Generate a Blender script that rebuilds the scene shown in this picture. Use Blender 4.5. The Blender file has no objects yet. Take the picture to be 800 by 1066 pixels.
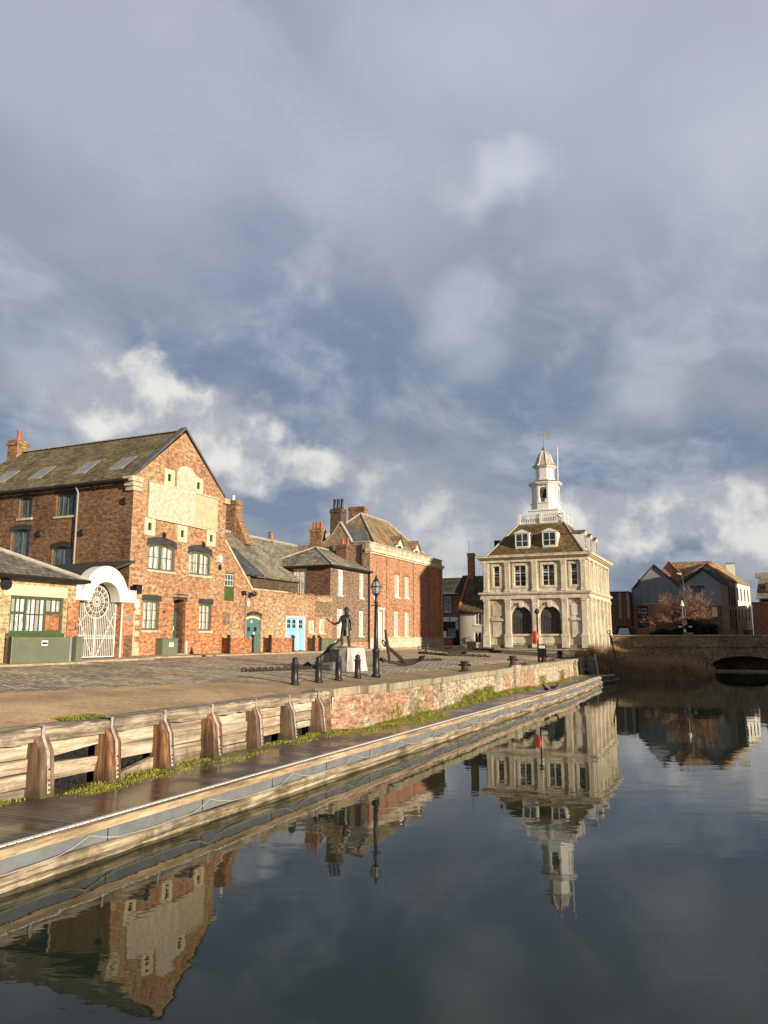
import bpy, math, random
from mathutils import Vector, Matrix
from mathutils.geometry import tessellate_polygon
R = math.radians
random.seed(7)
SC = bpy.context.scene
COL = SC.collection

# ------------------------------------------------------------------ camera
cam_d = bpy.data.cameras.new('camera'); cam = bpy.data.objects.new('camera', cam_d); COL.objects.link(cam)
cam_d.sensor_fit = 'HORIZONTAL'; cam_d.sensor_width = 36; cam_d.lens = 36.05
cam_d.clip_start = .1; cam_d.clip_end = 5000
cam.location = (0, 0, 3.26)
cam.rotation_euler = (R(90 + 9.288), 0, R(24.39))
SC.camera = cam

# ------------------------------------------------------------------ light
SUN_AZ, SUN_EL = 20.0, 12.3          # degrees from +X towards -Y, and above the horizon
ca, sa, ce, se = math.cos(R(SUN_AZ)), math.sin(R(SUN_AZ)), math.cos(R(SUN_EL)), math.sin(R(SUN_EL))
sunvec = Vector((ca * ce, -sa * ce, se))
sl = bpy.data.lights.new('sun', 'SUN'); sl.energy = 5.0; sl.angle = R(.55); sl.color = (1, .87, .68)
so = bpy.data.objects.new('sun', sl); COL.objects.link(so)
so.rotation_euler = sunvec.to_track_quat('Z', 'Y').to_euler(); so.location = (60, -30, 40)
SC.view_settings.view_transform = 'Standard'; SC.view_settings.look = 'None'
SC.view_settings.exposure = 0.42; SC.view_settings.gamma = 1
SC.view_settings.use_curve_mapping = False


class NT:
    """small helper around a node tree"""
    def __init__(s, nt): s.nt = nt
    def n(s, t, i=None, **k):
        nd = s.nt.nodes.new('ShaderNode' + t)
        for a, v in k.items(): setattr(nd, a, v)
        for a, v in (i or {}).items():
            sock = nd.inputs[a]
            if hasattr(v, 'is_output'): s.nt.links.new(v, sock)
            elif hasattr(v, 'nodes_out'): s.nt.links.new(v, sock)
            elif isinstance(v, bpy.types.NodeSocket): s.nt.links.new(v, sock)
            else: sock.default_value = v
        return nd
    def math(s, op, a, b=0.0, c=0.0, clamp=False):
        return s.n('Math', {0: a, 1: b, 2: c}, operation=op, use_clamp=clamp).outputs[0]
    def vmath(s, op, a, b=(0, 0, 0)):
        nd = s.n('VectorMath', {0: a, 1: b}, operation=op)
        return nd.outputs['Value'] if op in ('LENGTH', 'DISTANCE', 'DOT_PRODUCT') else nd.outputs[0]
    def mix(s, f, a, b, blend='MIX'):
        nd = s.n('Mix', {0: f, 6: a, 7: b}, data_type='RGBA', blend_type=blend)
        return nd.outputs[2]
    def noise(s, vec, scale, detail=4.0, rough=.6, out='Fac', dist=0.0):
        return s.n('TexNoise', {'Vector': vec, 'Scale': scale, 'Detail': detail, 'Roughness': rough, 'Distortion': dist}).outputs[out]
    def smooth(s, v, a, b, to0=0.0, to1=1.0):
        nd = s.n('MapRange', {0: v, 1: a, 2: b, 3: to0, 4: to1}, interpolation_type='SMOOTHSTEP')
        return nd.outputs[0]
    def xyz(s, v):
        o = s.n('SeparateXYZ', {0: v}).outputs; return o[0], o[1], o[2]
    def comb(s, x, y, z):
        return s.n('CombineXYZ', {0: x, 1: y, 2: z}).outputs[0]


def c4(c): return (c[0], c[1], c[2], 1.0)


# ------------------------------------------------------------------ sky
world = bpy.data.worlds.new('World'); SC.world = world; world.use_nodes = True
wt = world.node_tree; wt.nodes.clear(); W = NT(wt)
sky = W.n('TexSky', sky_type='NISHITA', sun_disc=False)
sky.sun_elevation = R(SUN_EL); sky.sun_rotation = R(90 + SUN_AZ)
sky.air_density = 1.2; sky.dust_density = 1.0
d = W.n('TexCoord').outputs['Generated']
d = W.vmath('NORMALIZE', d)
dx, dy, dz = W.xyz(d)
zz = W.math('ADD', W.math('MAXIMUM', dz, 0.0), .22)
plan = W.comb(W.math('DIVIDE', dx, zz), W.math('DIVIDE', dy, zz), 0.0)
plan = W.vmath('MULTIPLY', plan, (1.0, .72, 1.0))
warp = W.vmath('SCALE', W.vmath('SUBTRACT', W.noise(d, 2.4, 3, .5, 'Color'), (.5, .5, .5)))
warp.node.inputs['Scale'].default_value = .55
plan2 = W.vmath('ADD', plan, warp)
nA = W.noise(plan2, 1.35, 8, .56)
nB = W.noise(W.vmath('ADD', plan2, (7.3, 2.1, 0)), 2.9, 9, .60)
nC = W.noise(W.vmath('ADD', d, (3.1, 1.7, .6)), 2.2, 4, .5)
blue, grey, light = c4((1.75, 2.25, 3.35)), c4((3.15, 3.4, 4.0)), c4((5.3, 5.5, 6.35))
colr = W.mix(W.smooth(nA, .39, .565), blue, grey)
colr = W.mix(W.math('MULTIPLY', W.smooth(nB, .47, .70), .66), colr, light)
up = W.smooth(dz, .28, .62)
colr = W.mix(W.math('MULTIPLY', up, W.smooth(nC, .36, .60, .10, .78)), colr, c4((4.85, 5.0, 6.0)))
colr = W.mix(.10, colr, sky.outputs[0])
# heaped clouds: (direction, radius, flattening, strength)
BL = [((-.648, .706, .284), .13, 1.8, 1.1), ((-.594, .755, .262), .115, 1.8, 1.05), ((-.545, .80, .225), .07, 1.6, .6),
      ((-.502, .838, .213), .075, 1.5, .85), ((-.385, .905, .180), .11, 1.6, .62), ((-.129, .980, .145), .12, 2.0, .95),
      ((-.051, .986, .155), .105, 1.9, .95), ((-.20, .965, .14), .11, 1.9, .75), ((.035, .990, .125), .085, 2.0, .8), ((-.30, .94, .10), .12, 2.2, .5)]
SB = [((-.184, .831, .524), .10, 2.3, .85), ((-.225, .83, .515), .08, 2.3, .6), ((-.300, .865, .403), .10, 1.9, .55), ((-.27, .89, .37), .09, 1.8, .4),
      ((-.065, .961, .269), .10, 2.0, .45), ((.047, .850, .525), .17, 1.2, .45), ((-.218, .739, .637), .24, 1.2, .35), ((-.72, .62, .33), .12, 2.2, .35)]
pn = W.noise(d, 8.0, 10, .57, 'Color')
pert = W.vmath('SCALE', W.vmath('SUBTRACT', pn, (.5, .5, .5))); pert.node.inputs['Scale'].default_value = .19
dp = W.vmath('ADD', d, pert)
pn2 = W.noise(d, 4.0, 4, .55, 'Color')
pert2 = W.vmath('SCALE', W.vmath('SUBTRACT', pn2, (.5, .5, .5))); pert2.node.inputs['Scale'].default_value = .20
ds = W.vmath('ADD', d, pert2)


def blobs(lst, base, soft):
    acc = None
    for (bx, by, bz), r, fl, s in lst:
        q = W.vmath('MULTIPLY', W.vmath('SUBTRACT', base, (bx, by, bz)), (1, 1, fl))
        m = W.math('MULTIPLY', W.smooth(W.vmath('LENGTH', q), r, r * soft), s)
        acc = m if acc is None else W.math('MAXIMUM', acc, m)
    return acc


hm = blobs(BL, dp, .50)
hs = blobs(SB, ds, 0.0)
nP = W.noise(W.vmath('ADD', d, (.03, 0, .05)), 10.5, 10, .58)
puff = W.mix(W.smooth(nP, .40, .60), c4((4.0, 4.2, 4.75)), c4((8.0, 7.9, 7.5)))
colr = W.mix(W.math('MULTIPLY', hs, .85), colr, c4((6.3, 6.6, 7.2)))
colr = W.mix(W.math('MINIMUM', W.math('MULTIPLY', hm, W.smooth(nP, .22, .50, .45, 1.0)), .93), colr, puff)
# sky dimmed out of view, sunward, overhead and behind, to deepen the shade
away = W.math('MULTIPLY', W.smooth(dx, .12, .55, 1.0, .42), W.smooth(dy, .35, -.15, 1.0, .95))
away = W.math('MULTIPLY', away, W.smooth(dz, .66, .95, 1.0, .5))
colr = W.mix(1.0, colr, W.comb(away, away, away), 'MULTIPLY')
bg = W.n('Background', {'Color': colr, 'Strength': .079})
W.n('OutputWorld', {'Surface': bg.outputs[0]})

# ------------------------------------------------------------------ mesh helpers
class MB:
    def __init__(s): s.v = []; s.f = []
    def add(s, vs, fs):
        o = len(s.v); s.v += [tuple(p) for p in vs]; s.f += [tuple(i + o for i in f) for f in fs]; return s
    def box(s, x0, x1, y0, y1, z0, z1):
        return s.add([(x0, y0, z0), (x1, y0, z0), (x1, y1, z0), (x0, y1, z0), (x0, y0, z1), (x1, y0, z1), (x1, y1, z1), (x0, y1, z1)],
                     [(0, 3, 2, 1), (4, 5, 6, 7), (0, 1, 5, 4), (1, 2, 6, 5), (2, 3, 7, 6), (3, 0, 4, 7)])
    def hexa(s, a, b):          # two quads, joined
        return s.add(list(a) + list(b), [(3, 2, 1, 0), (4, 5, 6, 7), (0, 1, 5, 4), (1, 2, 6, 5), (2, 3, 7, 6), (3, 0, 4, 7)])
    def prism(s, a, b):         # two equal polygons, joined and closed
        n = len(a)
        return s.add(list(a) + list(b), [tuple(range(n - 1, -1, -1)), tuple(range(n, 2 * n))] + [(i, (i + 1) % n, (i + 1) % n + n, i + n) for i in range(n)])
    def slab(s, pts, t):        # sheet with thickness below
        p = [Vector(q) for q in pts]
        nn = (p[1] - p[0]).cross(p[2] - p[0]).normalized()
        if nn.z < 0: nn = -nn
        return s.prism([q - nn * t for q in p], p)
    def tube(s, pts, r, n=8, cap=True):
        pts = [Vector(p) for p in pts]
        rr = r if isinstance(r, (list, tuple)) else [r] * len(pts)
        o = len(s.v); prev = None
        for i, p in enumerate(pts):
            t = (pts[min(i + 1, len(pts) - 1)] - pts[max(i - 1, 0)]).normalized()
            if prev is None:
                a = t.cross(Vector((0, 0, 1)))
                if a.length < .05: a = t.cross(Vector((1, 0, 0)))
            else: a = prev - t * prev.dot(t)
            a.normalize(); b = t.cross(a); prev = a
            for k in range(n):
                an = 2 * math.pi * k / n
                s.v.append(tuple(p + (a * math.cos(an) + b * math.sin(an)) * rr[i]))
        for i in range(len(pts) - 1):
            for k in range(n):
                s.f.append((o + i * n + k, o + i * n + (k + 1) % n, o + (i + 1) * n + (k + 1) % n, o + (i + 1) * n + k))
        if cap:
            s.f.append(tuple(o + k for k in range(n - 1, -1, -1))); s.f.append(tuple(o + (len(pts) - 1) * n + k for k in range(n)))
        return s
    def lathe(s, cx, cy, prof, n=12, rot=0.0, cap=True):
        o = len(s.v)
        for r, z in prof:
            for k in range(n):
                a = 2 * math.pi * k / n + rot
                s.v.append((cx + r * math.cos(a), cy + r * math.sin(a), z))
        for i in range(len(prof) - 1):
            for k in range(n):
                s.f.append((o + i * n + k, o + i * n + (k + 1) % n, o + (i + 1) * n + (k + 1) % n, o + (i + 1) * n + k))
        if cap:
            s.f.append(tuple(o + k for k in range(n - 1, -1, -1))); s.f.append(tuple(o + (len(prof) - 1) * n + k for k in range(n)))
        return s
    def fbox(s, fr, u0, u1, v0, v1, w0, w1):
        P = fr.p
        return s.hexa([P(u0, v0, w0), P(u1, v0, w0), P(u1, v1, w0), P(u0, v1, w0)], [P(u0, v0, w1), P(u1, v0, w1), P(u1, v1, w1), P(u0, v1, w1)])
    def fprism(s, fr, poly, w0, w1):
        return s.prism([fr.p(u, v, w0) for u, v in poly], [fr.p(u, v, w1) for u, v in poly])
    def facade(s, fr, outer, holes, depth=.14):
        polys = [[Vector((u, v, 0)) for u, v in outer]] + [[Vector((u, v, 0)) for u, v in h] for h in holes]
        tris = tessellate_polygon(polys)
        flat = [q for p in polys for q in p]
        s.add([fr.p(q.x, q.y, 0) for q in flat], [tuple(t) for t in tris])
        for h in holes:
            n = len(h)
            s.add([fr.p(u, v, 0) for u, v in h] + [fr.p(u, v, -depth) for u, v in h], [(i, (i + 1) % n, (i + 1) % n + n, i + n) for i in range(n)])
        return s
    def build(s, name, mat, parent=None, smooth=False):
        off = Vector((0, 0, 0)); q = parent
        while q is not None: off += q.location; q = q.parent
        me = bpy.data.meshes.new(name)
        me.from_pydata([(a - off.x, b - off.y, c - off.z) for a, b, c in s.v], [], s.f)
        me.update()
        if smooth:
            for p in me.polygons: p.use_smooth = True
        if mat: me.materials.append(mat)
        o = bpy.data.objects.new(name, me); COL.objects.link(o)
        if parent is not None: o.parent = parent
        return o


class Fr:
    """a facade frame: u along the wall, v up, w out of the wall"""
    def __init__(s, P0, U, N): s.P0 = Vector(P0); s.U = Vector(U).normalized(); s.N = Vector(N).normalized()
    def p(s, u, v, w=0.0): return tuple(s.P0 + s.U * u + Vector((0, 0, v)) + s.N * w)
def FX(x): return Fr((x, 0, 0), (0, 1, 0), (1, 0, 0))        # faces the water, u is y
def FY(y): return Fr((0, y, 0), (1, 0, 0), (0, -1, 0))       # faces the camera end, u is x


def thing(name, label, cat, loc=(0, 0, 0), group=None):
    o = bpy.data.objects.new(name, None); COL.objects.link(o); o.location = loc; o.empty_display_size = .2
    o['label'] = label; o['category'] = cat
    if group: o['group'] = group
    return o
def tag(o, label=None, cat=None, group=None, kind=None):
    for k, v in (('label', label), ('category', cat), ('group', group), ('kind', kind)):
        if v: o[k] = v
    return o
def dup(root, loc, label=None, rotz=None):
    r = root.copy(); COL.objects.link(r); r.location = loc
    if rotz is not None: r.rotation_euler = (0, 0, rotz)
    if label: r['label'] = label
    for ch in list(root.children):
        c = ch.copy(); COL.objects.link(c); c.parent = r
        for g in list(ch.children):
            e = g.copy(); COL.objects.link(e); e.parent = c
    return r


# ------------------------------------------------------------------ materials
class M(NT):
    def __init__(s, name, rough=.85, spec=.3, metal=0.0):
        s.m = bpy.data.materials.new(name); s.m.use_nodes = True
        NT.__init__(s, s.m.node_tree)
        s.b = s.nt.nodes['Principled BSDF']
        s.b.inputs['Roughness'].default_value = rough; s.b.inputs['Specular IOR Level'].default_value = spec; s.b.inputs['Metallic'].default_value = metal
        g = s.n('NewGeometry'); s.pos = g.outputs['Position']; s.nor = g.outputs['True Normal']
    def uv(s):
        x, y, z = s.xyz(s.pos); nx, ny, nz = s.xyz(s.nor)
        k = s.math('GREATER_THAN', s.math('ABSOLUTE', nx), s.math('ABSOLUTE', ny))
        u = s.math('ADD', s.math('MULTIPLY', y, k), s.math('MULTIPLY', x, s.math('SUBTRACT', 1.0, k)))
        return s.comb(u, z, 0.0)
    def col(s, c):
        if isinstance(c, tuple): s.b.inputs['Base Color'].default_value = c4(c)
        else: s.nt.links.new(c, s.b.inputs['Base Color'])
        return s
    def set(s, k, v):
        if isinstance(v, bpy.types.NodeSocket): s.nt.links.new(v, s.b.inputs[k])
        else: s.b.inputs[k].default_value = v
        return s
    def bump(s, h, strength=.4, dist=.02):
        bn = s.n('Bump', {'Strength': strength, 'Distance': dist, 'Height': h})
        s.nt.links.new(bn.outputs[0], s.b.inputs['Normal']); return s


def crunch(m, col, vec, lo=.45, hi=1.5, a=.34, b=.66):
    f = m.smooth(m.noise(vec, 1.0, 5, .82), a, b, lo, hi)
    return m.mix(1.0, col, m.comb(f, f, f), 'MULTIPLY')


def plain(name, c, rough=.6, spec=.3, metal=0.0, var=.25, scale=3.0, c2=None, bump=.15):
    m = M(name, rough, spec, metal)
    n1 = m.noise(m.pos, scale, 7, .72)
    dark = c2 if c2 else tuple(v * (1 - var) for v in c)
    m.col(m.mix(m.smooth(n1, .35, .68), c4(c), c4(dark)))
    if bump: m.bump(m.noise(m.pos, scale * 9, 4, .6), bump, .01)
    return m.m


def brick(name, c1, c2, c3, mortar, patch=(.5, .45, .62), soot=None, soot_amt=.5, zsplit=None, low=None, bias=0.0, low2=None, bump=.5, amt=.8):
    m = M(name, .9, .15)
    uv = m.uv()
    wob = m.vmath('SCALE', m.vmath('SUBTRACT', m.noise(m.pos, 1.5, 3, .5, 'Color'), (.5, .5, .5))); wob.node.inputs['Scale'].default_value = .03
    uvw = m.vmath('ADD', uv, wob)
    bk = m.n('TexBrick', {'Vector': uvw, 'Color1': c4(c1), 'Color2': c4(c2), 'Mortar': c4(mortar), 'Scale': 1.0, 'Mortar Size': .011, 'Mortar Smooth': .3, 'Bias': bias, 'Brick Width': .235, 'Row Height': .078}, offset=.5)
    col = bk.outputs['Color']
    pn = m.noise(m.pos, patch[0], 6, .68)
    col = m.mix(m.math('MULTIPLY', m.smooth(pn, patch[1], patch[2]), amt), col, m.mix(bk.outputs['Fac'], c4(c3), c4(mortar)))
    if low:
        x, y, z = m.xyz(m.pos)
        zz = m.math('ADD', z, m.math('MULTIPLY', m.math('SUBTRACT', m.noise(m.pos, .9, 5, .6), .5), 1.6))
        bl = m.n('TexBrick', {'Vector': uvw, 'Color1': c4(low), 'Color2': c4(low2 or low), 'Mortar': c4(mortar), 'Scale': 1.0, 'Mortar Size': .010, 'Mortar Smooth': .3, 'Brick Width': .235, 'Row Height': .078}, offset=.5)
        col = m.mix(m.smooth(zz, zsplit + .25, zsplit - .35), col, bl.outputs['Color'])
    if soot:
        sn = m.noise(m.vmath('MULTIPLY', m.pos, (1, 1, .55)), .8, 6, .7)
        col = m.mix(m.math('MULTIPLY', m.smooth(sn, .46, .72), soot_amt), col, c4(soot))
    fine = m.noise(m.pos, 7.0, 4, .7)
    col = m.mix(m.smooth(fine, .40, .64, .0, .72), col, m.mix(.35, c4(tuple(v * .45 for v in c1)), col))
    sq = m.vmath('MULTIPLY', uvw, (4.6, 11.0, 1.0))
    spk = m.noise(sq, 1.0, 3, .8)
    col = m.mix(m.smooth(spk, .56, .68, 0, .62), col, c4(tuple(min(1, v * 1.35 + .04) for v in mortar)))
    col = crunch(m, col, m.vmath('MULTIPLY', m.vmath('ADD', uvw, (3.1, 7.7, 0)), (3.4, 7.0, 1.0)), .46, 1.48)
    m.col(col)
    m.bump(m.math('ADD', m.math('MULTIPLY', bk.outputs['Fac'], -1.0), m.math('MULTIPLY', m.noise(m.pos, 14, 5, .7), 1.3)), bump, .022)
    return m.m


def tiles(name, c1, c2, moss, moss_amt=.7, row=.30, w=.22, moss_scale=.9, rough=.85, bump=.6):
    m = M(name, rough, .25)
    uv = m.uv()
    bk = m.n('TexBrick', {'Vector': m.vmath('MULTIPLY', uv, (1, 1.4, 1)), 'Color1': c4(c1), 'Color2': c4(c2), 'Mortar': c4(tuple(v * .25 for v in c1)), 'Scale': 1.0, 'Mortar Size': .012, 'Mortar Smooth': .4, 'Brick Width': w, 'Row Height': row}, offset=.5)
    n1 = m.noise(m.pos, moss_scale, 7, .72)
    n2 = m.noise(m.pos, 6.0, 5, .7)
    f = m.math('MULTIPLY', m.smooth(m.math('ADD', m.math('MULTIPLY', n1, .6), m.math('MULTIPLY', n2, .4)), .45, .55), moss_amt)
    col = m.mix(f, bk.outputs['Color'], c4(moss))
    col = crunch(m, col, m.vmath('MULTIPLY', m.uv(), (4.0, 6.0, 1.0)), .5, 1.5)
    col = crunch(m, col, m.vmath('MULTIPLY', m.pos, (.9, .9, .5)), .6, 1.35)
    m.col(col)
    m.bump(m.math('ADD', m.math('MULTIPLY', bk.outputs['Fac'], -1.0), n2), bump, .03)
    return m.m


def stone(name, c1, c2, c3, scale=.8, joints=True, rough=.88):
    m = M(name, rough, .2)
    n1 = m.noise(m.vmath('MULTIPLY', m.pos, (1, 1, .4)), scale, 7, .7)
    n2 = m.noise(m.pos, 5.0, 5, .7)
    col = m.mix(m.smooth(n1, .38, .64), c4(c1), c4(c2))
    col = m.mix(m.smooth(n2, .52, .74, 0, .65), col, c4(c3))
    col = crunch(m, col, m.vmath('MULTIPLY', m.pos, (2.2, 2.2, 1.0)), .80, 1.12)
    col = crunch(m, col, m.vmath('MULTIPLY', m.pos, (2.6, 2.6, .22)), .72, 1.06, .36, .56)
    h = m.noise(m.pos, 9, 5, .7)
    if joints:
        bk = m.n('TexBrick', {'Vector': m.uv(), 'Color1': (1, 1, 1, 1), 'Color2': (.80, .78, .74, 1), 'Mortar': (.48, .44, .38, 1), 'Scale': 1.0, 'Mortar Size': .012, 'Mortar Smooth': .3, 'Brick Width': .95, 'Row Height': .36}, offset=.5)
        col = m.mix(.85, col, bk.outputs['Color'], 'MULTIPLY')
        h = m.math('SUBTRACT', m.math('MULTIPLY', h, .8), bk.outputs['Fac'])
    m.col(col); m.bump(h, .35, .015)
    return m.m


def wood(name, c1, c2, c3, axis='Y', rough=.85, scale=1.0, spec=.2, bump=.7, rnd=0.0, tide=0.0):
    m = M(name, rough, spec)
    st = {'X': (.25, 4, 4), 'Y': (4, .25, 4), 'Z': (4, 4, .25)}[axis]
    p = m.vmath('MULTIPLY', m.pos, st)
    n1 = m.noise(p, 3.2 * scale, 6, .72, dist=.6)
    n2 = m.noise(m.pos, 1.1, 5, .65)
    n3 = m.noise(p, 11 * scale, 4, .7)
    col = m.mix(m.smooth(n1, .36, .58), c4(c1), c4(c2))
    col = m.mix(m.smooth(n2, .48, .62, 0, .7), col, c4(c3))
    col = m.mix(m.smooth(n3, .56, .68, 0, .8), col, c4(tuple(v * .25 for v in c1)))
    if rnd:
        rv = m.n('ObjectInfo').outputs['Random']
        col = m.mix(m.math('MULTIPLY', rv, rnd), col, c4((.16, .125, .09)))
    col = crunch(m, col, m.vmath('MULTIPLY', p, (2.2, 2.2, 2.2)), .55, 1.3)
    if tide:
        x, y, z = m.xyz(m.pos)
        zn = m.math('ADD', z, m.math('MULTIPLY', m.math('SUBTRACT', m.noise(m.vmath('MULTIPLY', m.pos, (3, 3, 1)), 1.5, 6, .7), .5), .9))
        col = m.mix(m.smooth(zn, .86, .56, 0, tide), col, c4((.085, .075, .04)))
    m.col(col); m.bump(m.math('ADD', m.math('MULTIPLY', n1, .6), n3), bump, .02)
    return m.m


MT = {}
# brickwork
MT['wh_front'] = brick('warehouse front brick', (.42, .22, .115), (.58, .375, .21), (.44, .175, .085), (.48, .36, .23), (.45, .46, .58), (.11, .07, .05), .35, 5.0, (.60, .22, .09), low2=(.50, .175, .08))
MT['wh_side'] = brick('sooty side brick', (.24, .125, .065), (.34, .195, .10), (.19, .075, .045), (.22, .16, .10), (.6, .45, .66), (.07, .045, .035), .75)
MT['yard'] = brick('yard wall brick', (.44, .19, .095), (.50, .28, .15), (.56, .42, .26), (.48, .36, .23), (.30, .47, .55), (.16, .09, .06), .45)
MT['low_brick'] = brick('low wall brick', (.56, .19, .08), (.46, .145, .06), (.42, .21, .11), (.38, .27, .17), (.5, .5, .7), (.2, .1, .06), .3)
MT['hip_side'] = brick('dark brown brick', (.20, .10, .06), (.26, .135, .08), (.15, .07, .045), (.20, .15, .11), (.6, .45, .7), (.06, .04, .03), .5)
MT['hip_front'] = brick('brown grey brick', (.27, .165, .105), (.32, .21, .135), (.23, .13, .08), (.30, .24, .18), (.35, .45, .65), (.12, .09, .07), .4)
MT['geo'] = brick('orange red brick', (.52, .215, .105), (.60, .32, .18), (.46, .165, .085), (.44, .34, .23), (.4, .45, .68), (.15, .08, .055), .35, 3.35, (.50, .36, .21), low2=(.46, .28, .15))
MT['geo_side'] = brick('buff gable brick', (.36, .25, .15), (.42, .30, .19), (.30, .19, .11), (.36, .29, .2), (.4, .48, .7), (.12, .09, .06), .4)
MT['yellow'] = brick('yellow stock brick', (.56, .40, .20), (.62, .46, .25), (.46, .33, .17), (.50, .41, .27), (.5, .5, .7), (.2, .15, .1), .25)
MT['chim'] = brick('chimney brick', (.36, .17, .08), (.44, .25, .12), (.20, .09, .05), (.36, .27, .17), (.8, .45, .65), (.07, .05, .04), .6)
MT['chim_dark'] = brick('dark chimney brick', (.13, .085, .055), (.18, .12, .075), (.09, .06, .04), (.14, .11, .08), (.8, .45, .65), (.05, .04, .03), .6)
MT['shop'] = brick('shop brick', (.26, .12, .075), (.32, .16, .10), (.2, .09, .06), (.25, .2, .15), (.6, .45, .66))
MT['far_brick'] = brick('far red brick', (.52, .22, .12), (.58, .265, .15), (.42, .18, .105), (.28, .2, .14), (.4, .45, .66))
MT['far_brown'] = brick('far brown brick', (.21, .11, .07), (.26, .14, .09), (.17, .09, .06), (.16, .12, .09), (.4, .45, .66))
MT['far_pink'] = brick('far pinkish brick', (.33, .22, .175), (.38, .265, .21), (.28, .18, .14), (.32, .26, .21), (.4, .45, .66))
MT['far_tan'] = brick('far tan brick', (.42, .31, .20), (.47, .36, .24), (.35, .25, .16), (.4, .33, .24), (.4, .45, .66))
MT['quay_brick'] = brick('patched quay wall', (.56, .45, .31), (.68, .60, .46), (.50, .19, .10), (.50, .43, .32), (.30, .50, .56), (.15, .12, .075), .8, bump=.9, amt=.92)
MT['bridge'] = brick('old bridge masonry', (.30, .235, .16), (.52, .43, .31), (.21, .165, .11), (.27, .23, .17), (.9, .44, .56), (.09, .075, .055), .75, bump=1.0)
# stone, render
MT['lime'] = stone('pale limestone', (.68, .61, .465), (.59, .515, .375), (.46, .395, .285))
MT['lime_smooth'] = stone('dressed limestone', (.72, .65, .50), (.64, .565, .42), (.52, .455, .34), joints=False)
MT['plinth'] = stone('grey plinth stone', (.30, .28, .22), (.24, .23, .18), (.18, .18, .14))
MT['quoin'] = stone('cream quoin stone', (.62, .54, .38), (.54, .45, .30), (.42, .35, .24), joints=False)
MT['granite'] = stone('rough plinth granite', (.36, .35, .32), (.25, .24, .22), (.15, .14, .13), scale=2.5, joints=False)
MT['granite_pale'] = stone('sawn pale granite', (.66, .64, .57), (.60, .58, .52), (.55, .53, .47), joints=False)
MT['coping'] = stone('weathered coping', (.42, .36, .25), (.33, .29, .19), (.22, .22, .11), joints=False)
MT['panel'] = plain('flaking painted cement', (.68, .62, .49), .9, .15, scale=6.5, c2=(.44, .35, .24), bump=.6)
MT['panel_new'] = plain('pale cement panel', (.58, .49, .32), .9, .15, var=.25, scale=3)
MT['cream'] = plain('cream render', (.70, .60, .40), .85, .2, var=.08, scale=.8)
MT['cottage'] = plain('off white render', (.62, .57, .45), .85, .2, var=.12, scale=.7)
MT['white'] = plain('white paint', (.76, .74, .69), .55, .35, var=.12, scale=1.4)
MT['white_far'] = plain('white render', (.72, .70, .64), .8, .2, var=.06, scale=.5)
MT['white_gate'] = plain('white painted iron', (.78, .76, .70), .5, .4, var=.12, scale=2.0)
MT['cream_paint'] = plain('cream window surround', (.70, .62, .42), .7, .3, var=.1)
# roofs
MT['roof_wh'] = tiles('mossy pantiles', (.16, .125, .08), (.20, .155, .095), (.17, .15, .065), .75)
MT['roof_slate'] = tiles('dark slates', (.075, .08, .09), (.095, .10, .11), (.09, .09, .08), .3, .22, .30)
MT['roof_old'] = tiles('lichened slates', (.19, .175, .15), (.25, .23, .19), (.27, .24, .155), .75, .22, .30)
MT['roof_brown'] = tiles('brown tiles', (.30, .19, .105), (.36, .245, .14), (.24, .19, .095), .6, .25, .2)
MT['roof_ch'] = tiles('mossy russet tiles', (.17, .095, .045), (.22, .125, .06), (.11, .10, .028), .9, .26, .2, 1.3)
MT['roof_cot'] = tiles('dark plain tiles', (.12, .085, .055), (.19, .13, .085), (.08, .07, .04), .5, .2, .18)
MT['roof_orange'] = tiles('orange pantiles', (.50, .22, .10), (.58, .29, .14), (.42, .22, .11), .4, .3, .25)
MT['roof_yel'] = tiles('grey brown slates', (.16, .145, .125), (.20, .18, .15), (.14, .12, .08), .4, .2, .3)
MT['roof_olive'] = tiles('lichened ochre tiles', (.33, .26, .13), (.38, .30, .16), (.30, .25, .11), .6, .3, .25)
MT['lead'] = plain('grey lead', (.30, .31, .33), .55, .4, var=.25, scale=2)
MT['darklead'] = plain('dark weathered lead', (.13, .125, .12), .7, .3, var=.4, scale=3)
MT['cupola'] = plain('weathered cupola lead', (.50, .45, .36), .6, .3, var=.4, scale=2.5)
MT['ridge'] = plain('pale ridge tiles', (.46, .43, .37), .85, .2, var=.35, scale=4)
MT['darkroof'] = plain('dark green felt', (.055, .065, .052), .8, .2)
# metals, glass, paint
MT['iron'] = plain('black painted iron', (.022, .022, .024), .42, .5, var=.3, scale=6)
MT['rust_iron'] = plain('rusty dark iron', (.05, .036, .028), .7, .4, var=.5, scale=5, bump=.5)
MT['gutter'] = plain('black gutter', (.02, .02, .02), .5, .4)
MT['pipe_grey'] = plain('grey downpipe', (.33, .31, .28), .6, .3)
MT['bronze'] = plain('green bronze', (.085, .095, .075), .45, .5, .55, var=.5, scale=7, c2=(.035, .035, .028))
MT['galv'] = plain('worn galvanised strap', (.62, .60, .56), .5, .5, .25, var=.4, scale=8, c2=(.36, .27, .2))
MT['greenwin'] = plain('green window paint', (.075, .115, .06), .5, .4, var=.2)
MT['oldgreen'] = plain('faded grey green paint', (.115, .13, .09), .6, .35, var=.3)
MT['blackbrick'] = plain('black painted lintel', (.06, .06, .06), .7, .3, var=.4)
MT['emerald'] = plain('emerald door paint', (.012, .16, .085), .45, .45, var=.12)
MT['hatch'] = plain('moss green hatch paint', (.075, .115, .035), .6, .3, var=.25)
MT['teal'] = plain('dusty teal paint', (.085, .20, .195), .55, .4, var=.12)
MT['skyblue'] = plain('sky blue paint', (.28, .55, .72), .55, .35, var=.1)
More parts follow.
